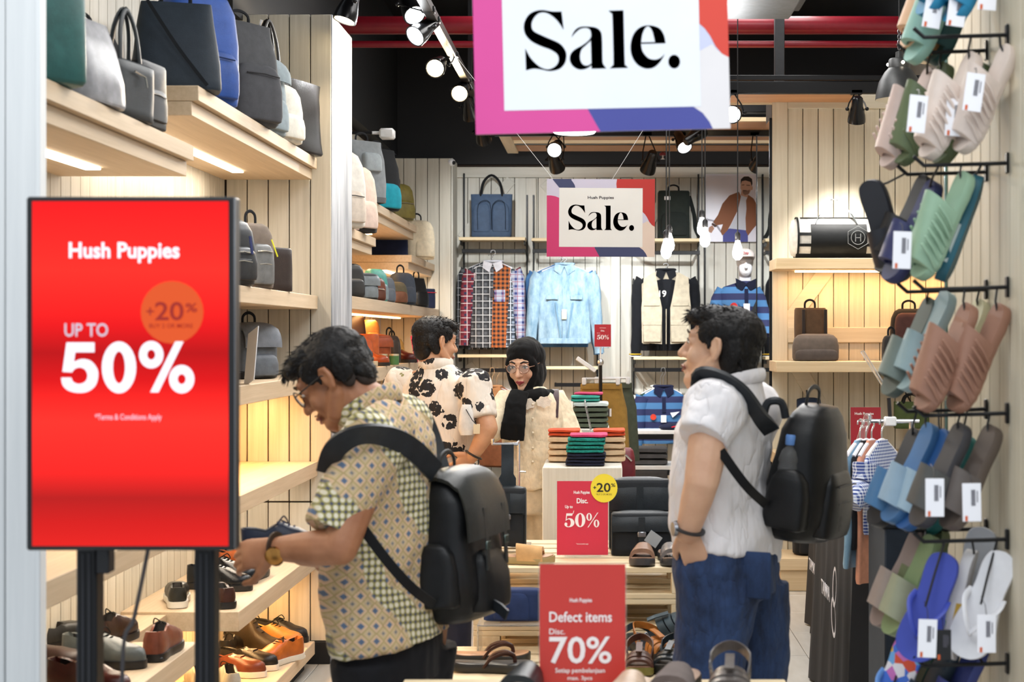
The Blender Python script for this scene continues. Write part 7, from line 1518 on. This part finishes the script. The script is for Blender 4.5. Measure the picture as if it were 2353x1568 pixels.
sh = MB(); sh.tube([P_(1694, 866, Y0), P_(1690, 905, Y0), P_(1680, 940, Y0), P_(1662, 1010, Y0), P_(1650, 1110, Y0), P_(1656, 1185, Y0), P_(1668, 1228, Y0), P_(1664, 1258, Y0)], [.072, .085, .108, .132, .136, .138, .142, .144], 28, ry=[.078, .11, .185, .208, .20, .195, .20, .202], ref=ft_)
se = P_(1612, 1010, 4.27); sh.tube([sh_l+Vector((.03, .08, .015)), sh_l, se], [.085, .092, .074], 18); sh.ell(sh_r, (.09, .09, .09)); sh.tube([sh_r, sh_r.lerp(el_r, .5)], [.09, .075], 16)
sh.tube([P_(1600, 1180, 4.38), P_(1585, 1260, 4.4), P_(1570, 1325, 4.42)], [.05, .045, .02], 12, ry=[.012, .012, .01], ref=(1, 0, 0)); sh.tube([P_(1755, 1200, 4.5), P_(1768, 1290, 4.52)], [.05, .03], 12)
A.part('white_shirt', sh, WSH, .0065, 4, wrinkle(.011, 8, 7, 4.2))
cl = MB(); cl.tube([P_(1690, 888, Y0)+ft_*(.080*math.cos(a))+lt_*(.080*math.sin(a))+Vector((0, 0, .012-.022*math.cos(a))) for a in [2*math.pi*k/24 for k in range(24)]], .020, 8, closed=True, ry=.008, ref=(0, 0, 1)); A.part('collar', cl, WSH)
pn = MB(); pn.tube([P_(1662, 1215, Y0), P_(1666, 1290, Y0), P_(1675, 1370, Y0)], [.128, .142, .138], 24, ry=[.185, .215, .20], ref=ft_)
for s_, x1 in ((-1, 1640), (1, 1722)):
    hp = P_(1672 if s_ < 0 else 1700, 1350, Y0)+lt_*(-s_)*.08; kn = P_(x1, 1640, Y0)+lt_*(-s_)*.085; pn.tube([hp, hp.lerp(kn, .5), kn, Vector((kn.x+.02, kn.y, .06))], [.118, .104, .085, .072], 20, ry=[.115, .10, .085, .075])
A.part('jeans', pn, JEAN, .008, 4, wrinkle(.010, 12, 10, 1.0))
bpk = MB(); bpk.box(P_(1728, 1322, 4.335), (.11, .012, .13), .004, Matrix.Rotation(R(-24), 3, 'Z')); A.part('back_pocket', bpk, denim('pocket_denim', '#27406a', '#16243f'))
fig_shoes(A, [Vector((-.06, -.07, 0)), Vector((.06, .08, 0))], leather('#2a2522'), ft_)
wt = MB(); wd = (wr_l-el_l).normalized(); wc = wr_l-wd*.012; o1 = wd.orthogonal().normalized(); o2 = wd.cross(o1); wt.tube([wc+o1*.037*math.cos(a)+o2*.037*math.sin(a) for a in [2*math.pi*k/20 for k in range(20)]], .004, 6, closed=True, ry=.012, ref=wd); wo = A.part('watch', wt, plastic('#23262a'))
wf_ = MB(); fdir = Vector((-.95, -.25, 0)).normalized(); wf_.lathe([(.02, 0), (.02, .01), (0, .011)], wc+fdir*.036, 18, fdir.to_track_quat('Z', 'Y').to_matrix()); A.part('watch_case', wf_, STEEL, parent=wo)
bp = backpack('black backpack with a water bottle worn by the white shirted man', at(1838, 1232, 4.55), R(62), .30, .19, .385, BLL, leather('#17181a', rough=.4), prof=[(0, .82, .75), (.03, .92, .88), (.15, 1, 1), (.5, 1.0, 1.0), (.8, .9, .82), (.93, .75, .6), (1, .5, .4)], pockets=((.66, .5, .05), (.5, .3, .08)), tilt=9, group='worn backpacks', e=3.2, sag=.016, strap_m=leather('#1b1d20'), zipm=leather('#2c2e31'))
body_mesh(.08, .13, .17, PROF, 3.5, cy=0, z0=.04, x=-.145).build('side_pocket', leather('#151618', rough=.4), bp, sharp=60)
MB().tube(local(bp, catmull([at(1755, 955, 4.45), at(1765, 925, 4.45), at(1795, 925, 4.45), at(1805, 960, 4.46)], 4)), .012, 8).build('grab_handle', SLT, bp)
strap_on(bp, catmull([at(1772, 990, 4.40), at(1748, 960, 4.33), at(1705, 900, 4.30), at(1655, 868, 4.305), at(1612, 862, 4.33), at(1590, 900, 4.38)], 5), (.25, -.75, .6), .048, SLT)
strap_on(bp, catmull([at(1656, 1036, 4.245), at(1690, 1085, 4.24), at(1722, 1125, 4.27), at(1760, 1160, 4.40)], 5), (.6, -.1, .7), .026, fabric('#141416'), 'lower_strap', .005)
bo = thing('water_bottle', 'clear water bottle with a blue cap in the backpack side pocket', 'bottle', at(1810, 1122, 4.42), (0, R(4), 0)); MB().lathe([(0, 0), (.03, .002), (.032, .01), (.032, .06), (.029, .07), (.032, .08), (.024, .105), (.0125, .118), (.0125, .124)], n=20).build('bottle_body', ACR, bo); MB().lathe([(.015, .122), (.0155, .126), (.0155, .148), (.013, .151), (0, .151)], n=18).build('cap', plastic('#5b86c4'), bo)
# ================= man in the floral shirt
Y0 = 7.45
A = Fig('man in cream shirt with black flowers standing with his back turned', (at(1010, 0, Y0).x, Y0, 0)); P_ = A.p
ft_ = Vector((.38, .92, 0)).normalized(); rt_ = Vector((.92, -.38, 0)).normalized(); M1 = frame((.80, .58, -.06), (-.04, 0, 1)); hc = P_(1001, 786, Y0)
nb = P_(1000, 850, Y0); q = add_head(A.m, hc, M1, 1.0, neck=nb, nr=.06)
sh_r = P_(1092, 888, 7.33); sh_l = P_(922, 882, 7.52); A.m.tube([nb, P_(1005, 950, Y0), P_(1008, 1100, Y0)], [.07, .09, .10], 16, ry=[.12, .15, .15], ref=ft_)
el_r = P_(1122, 985, 7.25); wr_r = P_(1087, 1048, 7.25); A.m.tube([sh_r, el_r], [.055, .045], 14, dome=True); A.m.tube([el_r, el_r.lerp(wr_r, .4), wr_r], [.045, .042, .03], 14, dome=True); add_hand(A.m, wr_r, Vector((-.75, .2, -.6)), Vector((.6, -.7, .2)), .98, .45, thumb=1)
el_l = P_(905, 1010, 7.6); wr_l = P_(940, 1090, 7.75); A.m.tube([sh_l, el_l], [.055, .045], 14, dome=True); A.m.tube([el_l, wr_l], [.045, .03], 14, dome=True); add_hand(A.m, wr_l, Vector((.5, .6, -.4)), Vector((0, -1, 0)), .98, .4, thumb=-1)
for s_ in (-1, 1): hp = P_(1008, 1190, Y0)+rt_*s_*.09; A.m.tube([hp, Vector((hp.x, hp.y, .5)), Vector((hp.x, hp.y, .1))], [.09, .055, .04], 12, dome=True)
A.part('body', A.m, SK2, .005, 4); face_parts(A, q, M1, None); hair_short(A, q, M1, 1.05, fringe=.01)
hb = MB(); hb.ell(q(0, -.07, -.045), (.06, .035, .05), M1); [hb.ell(q(i*.062, -.03, -.02), (.018, .03, .045), M1) for i in (-1, 1)]; A.part('nape_hair', hb, HAIR, .005, 3)
bd = MB(); bd.tube([q(.052, .03, -.07), q(.04, .055, -.09), q(0, .085, -.11)], [.012, .014, .012], 8, dome=True); A.part('beard', bd, HAIRT, .004, 1)
sh = MB(); sh.tube([P_(1000, 838, Y0), P_(1002, 852, Y0), P_(1003, 880, Y0), P_(1005, 930, Y0), P_(1008, 1020, Y0), P_(1010, 1100, Y0), P_(1012, 1160, Y0)], [.065, .08, .105, .13, .135, .135, .138], 28, ry=[.075, .12, .195, .215, .205, .20, .20], ref=ft_)
se = P_(1108, 965, 7.27); sh.tube([sh_r+Vector((-.04, .02, .01)), sh_r, se], [.08, .09, .072], 18, dome=False); sh.ell(sh_r, (.085, .085, .085)); sh.ell(sh_l, (.085, .085, .085)); sh.tube([sh_l, sh_l.lerp(el_l, .7)], [.09, .076], 18)
A.part('floral_shirt', sh, FLORAL, .008, 4, wrinkle(.010, 9, 7, 2.0))
cl = MB(); cl.tube([P_(1001, 836, Y0)+ft_*(.075*math.cos(a))+rt_*(.075*math.sin(a)) for a in [2*math.pi*k/24 for k in range(24)]], .028, 8, closed=True, ry=.010, ref=(0, 0, 1)); A.part('collar', cl, FLORAL)
pn = MB(); pn.tube([P_(1010, 1120, Y0), P_(1010, 1200, Y0)], [.125, .13], 20, ry=[.175, .18], ref=ft_)
for s_ in (-1, 1): hp = P_(1010, 1190, Y0)+rt_*s_*.09; pn.tube([hp, Vector((hp.x, hp.y, .5)), Vector((hp.x, hp.y, .06))], [.105, .08, .07], 18)
A.part('trousers', pn, NAVT, .01, 3); fig_shoes(A, [rt_*.09, rt_*-.09], leather('#201a17'), ft_)
wt = MB(); wd = (wr_r-el_r).normalized(); o1 = wd.orthogonal().normalized(); o2 = wd.cross(o1); wt.tube([wr_r-wd*.005+o1*.034*math.cos(a)+o2*.034*math.sin(a) for a in [2*math.pi*k/18 for k in range(18)]], .005, 6, closed=True, ry=.012, ref=wd); A.part('watch', wt, plastic('#15161a'))
gm = thing('held_garment', 'white garment with a paper tag tucked under the floral man arm', 'garment', at(1072, 1000, 7.22)); body_mesh(.075, .07, .14, [(0, .7, .8), (.2, 1, 1), (.7, .8, .8), (1, .5, .5)], 2.5, sag=.02, seed=3).build('cloth', fabric('#dedad4'), gm); MB().box((.05, -.04, .03), (.03, .003, .045), .001).build('paper_tag', paint('#d8c8a8'), gm); MB().tube([(.0, -.03, .12), (.03, -.04, .07), (.05, -.04, .05)], .002, 5).build('tag_cord', BLKP, gm)
# ================= woman in the black headscarf
Y0 = 7.62
A = Fig('woman in black headscarf and glasses wearing a cream blouse', (at(1222, 0, Y0).x, Y0, 0)); P_ = A.p
ft_ = Vector((-.22, -.97, 0)).normalized(); rt_ = Vector((-.97, .22, 0)).normalized(); M1 = frame((-.30, -.94, -.20), (-.06, -.16, .98)); hc = P_(1206, 838, Y0)
nb = P_(1216, 905, Y0); q = add_head(A.m, hc, M1, .97, True, nb, .05, ears=False)
sh_r = P_(1163, 925, 7.58); sh_l = P_(1276, 922, 7.70); A.m.tube([nb, P_(1220, 1000, Y0), P_(1222, 1100, Y0)], [.06, .08, .085], 16, ry=[.1, .12, .12], ref=ft_)
el_r = P_(1128, 985, 7.5); wr_r = P_(1085, 1002, 7.42); A.m.tube([sh_r, el_r], [.045, .038], 12, dome=True); A.m.tube([el_r, wr_r], [.037, .026], 12, dome=True); add_hand(A.m, wr_r, Vector((-1, -.1, -.1)), Vector((0, -.4, .9)), .9, .35, thumb=-1)
el_l = P_(1305, 1010, 7.66); wr_l = P_(1300, 1085, 7.6); A.m.tube([sh_l, el_l], [.045, .038], 12, dome=True); A.m.tube([el_l, wr_l], [.037, .026], 12, dome=True); add_hand(A.m, wr_l, Vector((0, -.1, -1)), Vector((1, -.3, 0)), .9, .35, thumb=-1)
for s_ in (-1, 1): hp = P_(1222, 1180, Y0)+rt_*s_*.08; A.m.tube([hp, Vector((hp.x, hp.y, .5)), Vector((hp.x, hp.y, .1))], [.08, .05, .036], 12, dome=True)
A.part('body', A.m, SK3, .0042, 4); face_parts(A, q, M1, None, lip=LIPR); glasses(A, q, metal('#c9a08c', rough=.3), ACR, w=.034)
hj = MB()
def e(x, y, z, a, b, d): hj.ell(q(x, y, z), (a, b, d), M1, 22, 14)
e(0, -.035, .035, .092, .098, .095); e(0, -.004, .060, .086, .086, .072); e(0, -.045, -.05, .088, .085, .10); e(0, .022, .082, .07, .058, .036)
ov = [q(.066*math.sin(a)*(1.0 if math.cos(a) > 0 else .92), .040+.024*abs(math.cos(a)), -.024+(.092 if math.cos(a) > 0 else .100)*math.cos(a)) for a in [2*math.pi*k/28 for k in range(28)]]
hj.tube(ov, .021, 10, closed=True)
e(0, .0, -.150, .058, .055, .03); e(-.055, -.005, -.05, .036, .062, .095); e(.055, -.005, -.05, .036, .062, .095); e(0, -.012, -.13, .07, .062, .05); e(0, -.03, -.165, .082, .08, .05)
nk = P_(1216, 908, Y0); hj.tube([nk+Vector((-.10, -.02, -.02)), nk+Vector((-.03, -.08, -.015)), nk+Vector((.05, -.07, .0)), nk+Vector((.10, .0, .0))], [.026, .033, .036, .03], 12, dome=True); hj.ell(nk+Vector((0, .02, -.005)), (.11, .09, .05))
tl = [P_(1194, 900, 7.5), P_(1186, 930, 7.46), P_(1181, 975, 7.44), P_(1177, 1012, 7.45)]; hj.tube(tl, [.045, .056, .060, .060], 16, ry=[.02, .018, .016, .014], ref=(1, 0, 0))
A.part('headscarf', hj, HIJ, .005, 4, wrinkle(.006, 22, 10))
sh = MB(); sh.tube([P_(1216, 893, Y0), P_(1217, 905, Y0), P_(1219, 925, Y0), P_(1221, 965, Y0), P_(1224, 1020, Y0), P_(1226, 1080, Y0), P_(1228, 1122, Y0)], [.06, .075, .09, .112, .108, .115, .12], 28, ry=[.07, .11, .148, .155, .15, .158, .165], ref=ft_)
sh.tube([sh_r+Vector((.03, 0, 0)), sh_r, sh_r.lerp(el_r, .5), el_r, el_r.lerp(wr_r, .75)], [.06, .068, .074, .076, .055], 16); sh.tube([sh_l+Vector((-.03, 0, 0)), sh_l, sh_l.lerp(el_l, .5), el_l, el_l.lerp(wr_l, .8)], [.06, .068, .074, .08, .055], 16)
A.part('cream_blouse', sh, BLOUSE, .0075, 4, wrinkle(.010, 14, 9, 7.0))
yf = lambda px, py, d: P_(px, py, Y0-.118+d)
for i, (px, py, s_) in enumerate(((1212, 928, -1), (1250, 924, 1))):
    cl = MB(); k_ = 20; cl.prism([((.034+.003*math.sin(a*7))*math.cos(a)*1.05, (.026+.003*math.sin(a*7))*math.sin(a)) for a in [2*math.pi*j/36 for j in range(36)]], yf(px, py, .005), UX, UZ, .008); A.part('lace_collar', cl, fabric('#efe6d4', bump=.8, bscale=300))
for py in (930, 962, 995, 1030, 1062): b_ = MB(); b_.ell(yf(1224, py, -.002), (.006, .005, .006), nu=10, nv=6); A.part('button', b_, plastic('#e8d9bd'))
pn = MB(); pn.tube([P_(1224, 1080, Y0), P_(1226, 1180, Y0)], [.10, .115], 20, ry=[.14, .155], ref=ft_)
for s_ in (-1, 1): hp = P_(1226, 1160, Y0)+rt_*s_*.078; pn.tube([hp, Vector((hp.x, hp.y, .5)), Vector((hp.x, hp.y, .05))], [.092, .085, .085], 18)
A.part('trousers', pn, PANTW, .01, 3, wrinkle(.008)); fig_shoes(A, [rt_*.08, rt_*-.08], leather('#d8cbb8'), ft_, .24)
wb_ = backpack('dark maroon shoulder bag carried behind the woman', at(1262, 1045, 7.86), R(180), .24, .10, .26, leather('#4a2430'), group=None, name='shoulder_bag', handle=False)
strap_on(wb_, catmull([at(1264, 990, 7.80), at(1272, 925, 7.74), at(1276, 896, 7.66), at(1277, 915, 7.58), at(1275, 960, 7.545)], 5), (1, 0, 0), .032, leather('#3d2328'), 'shoulder_strap', .006)
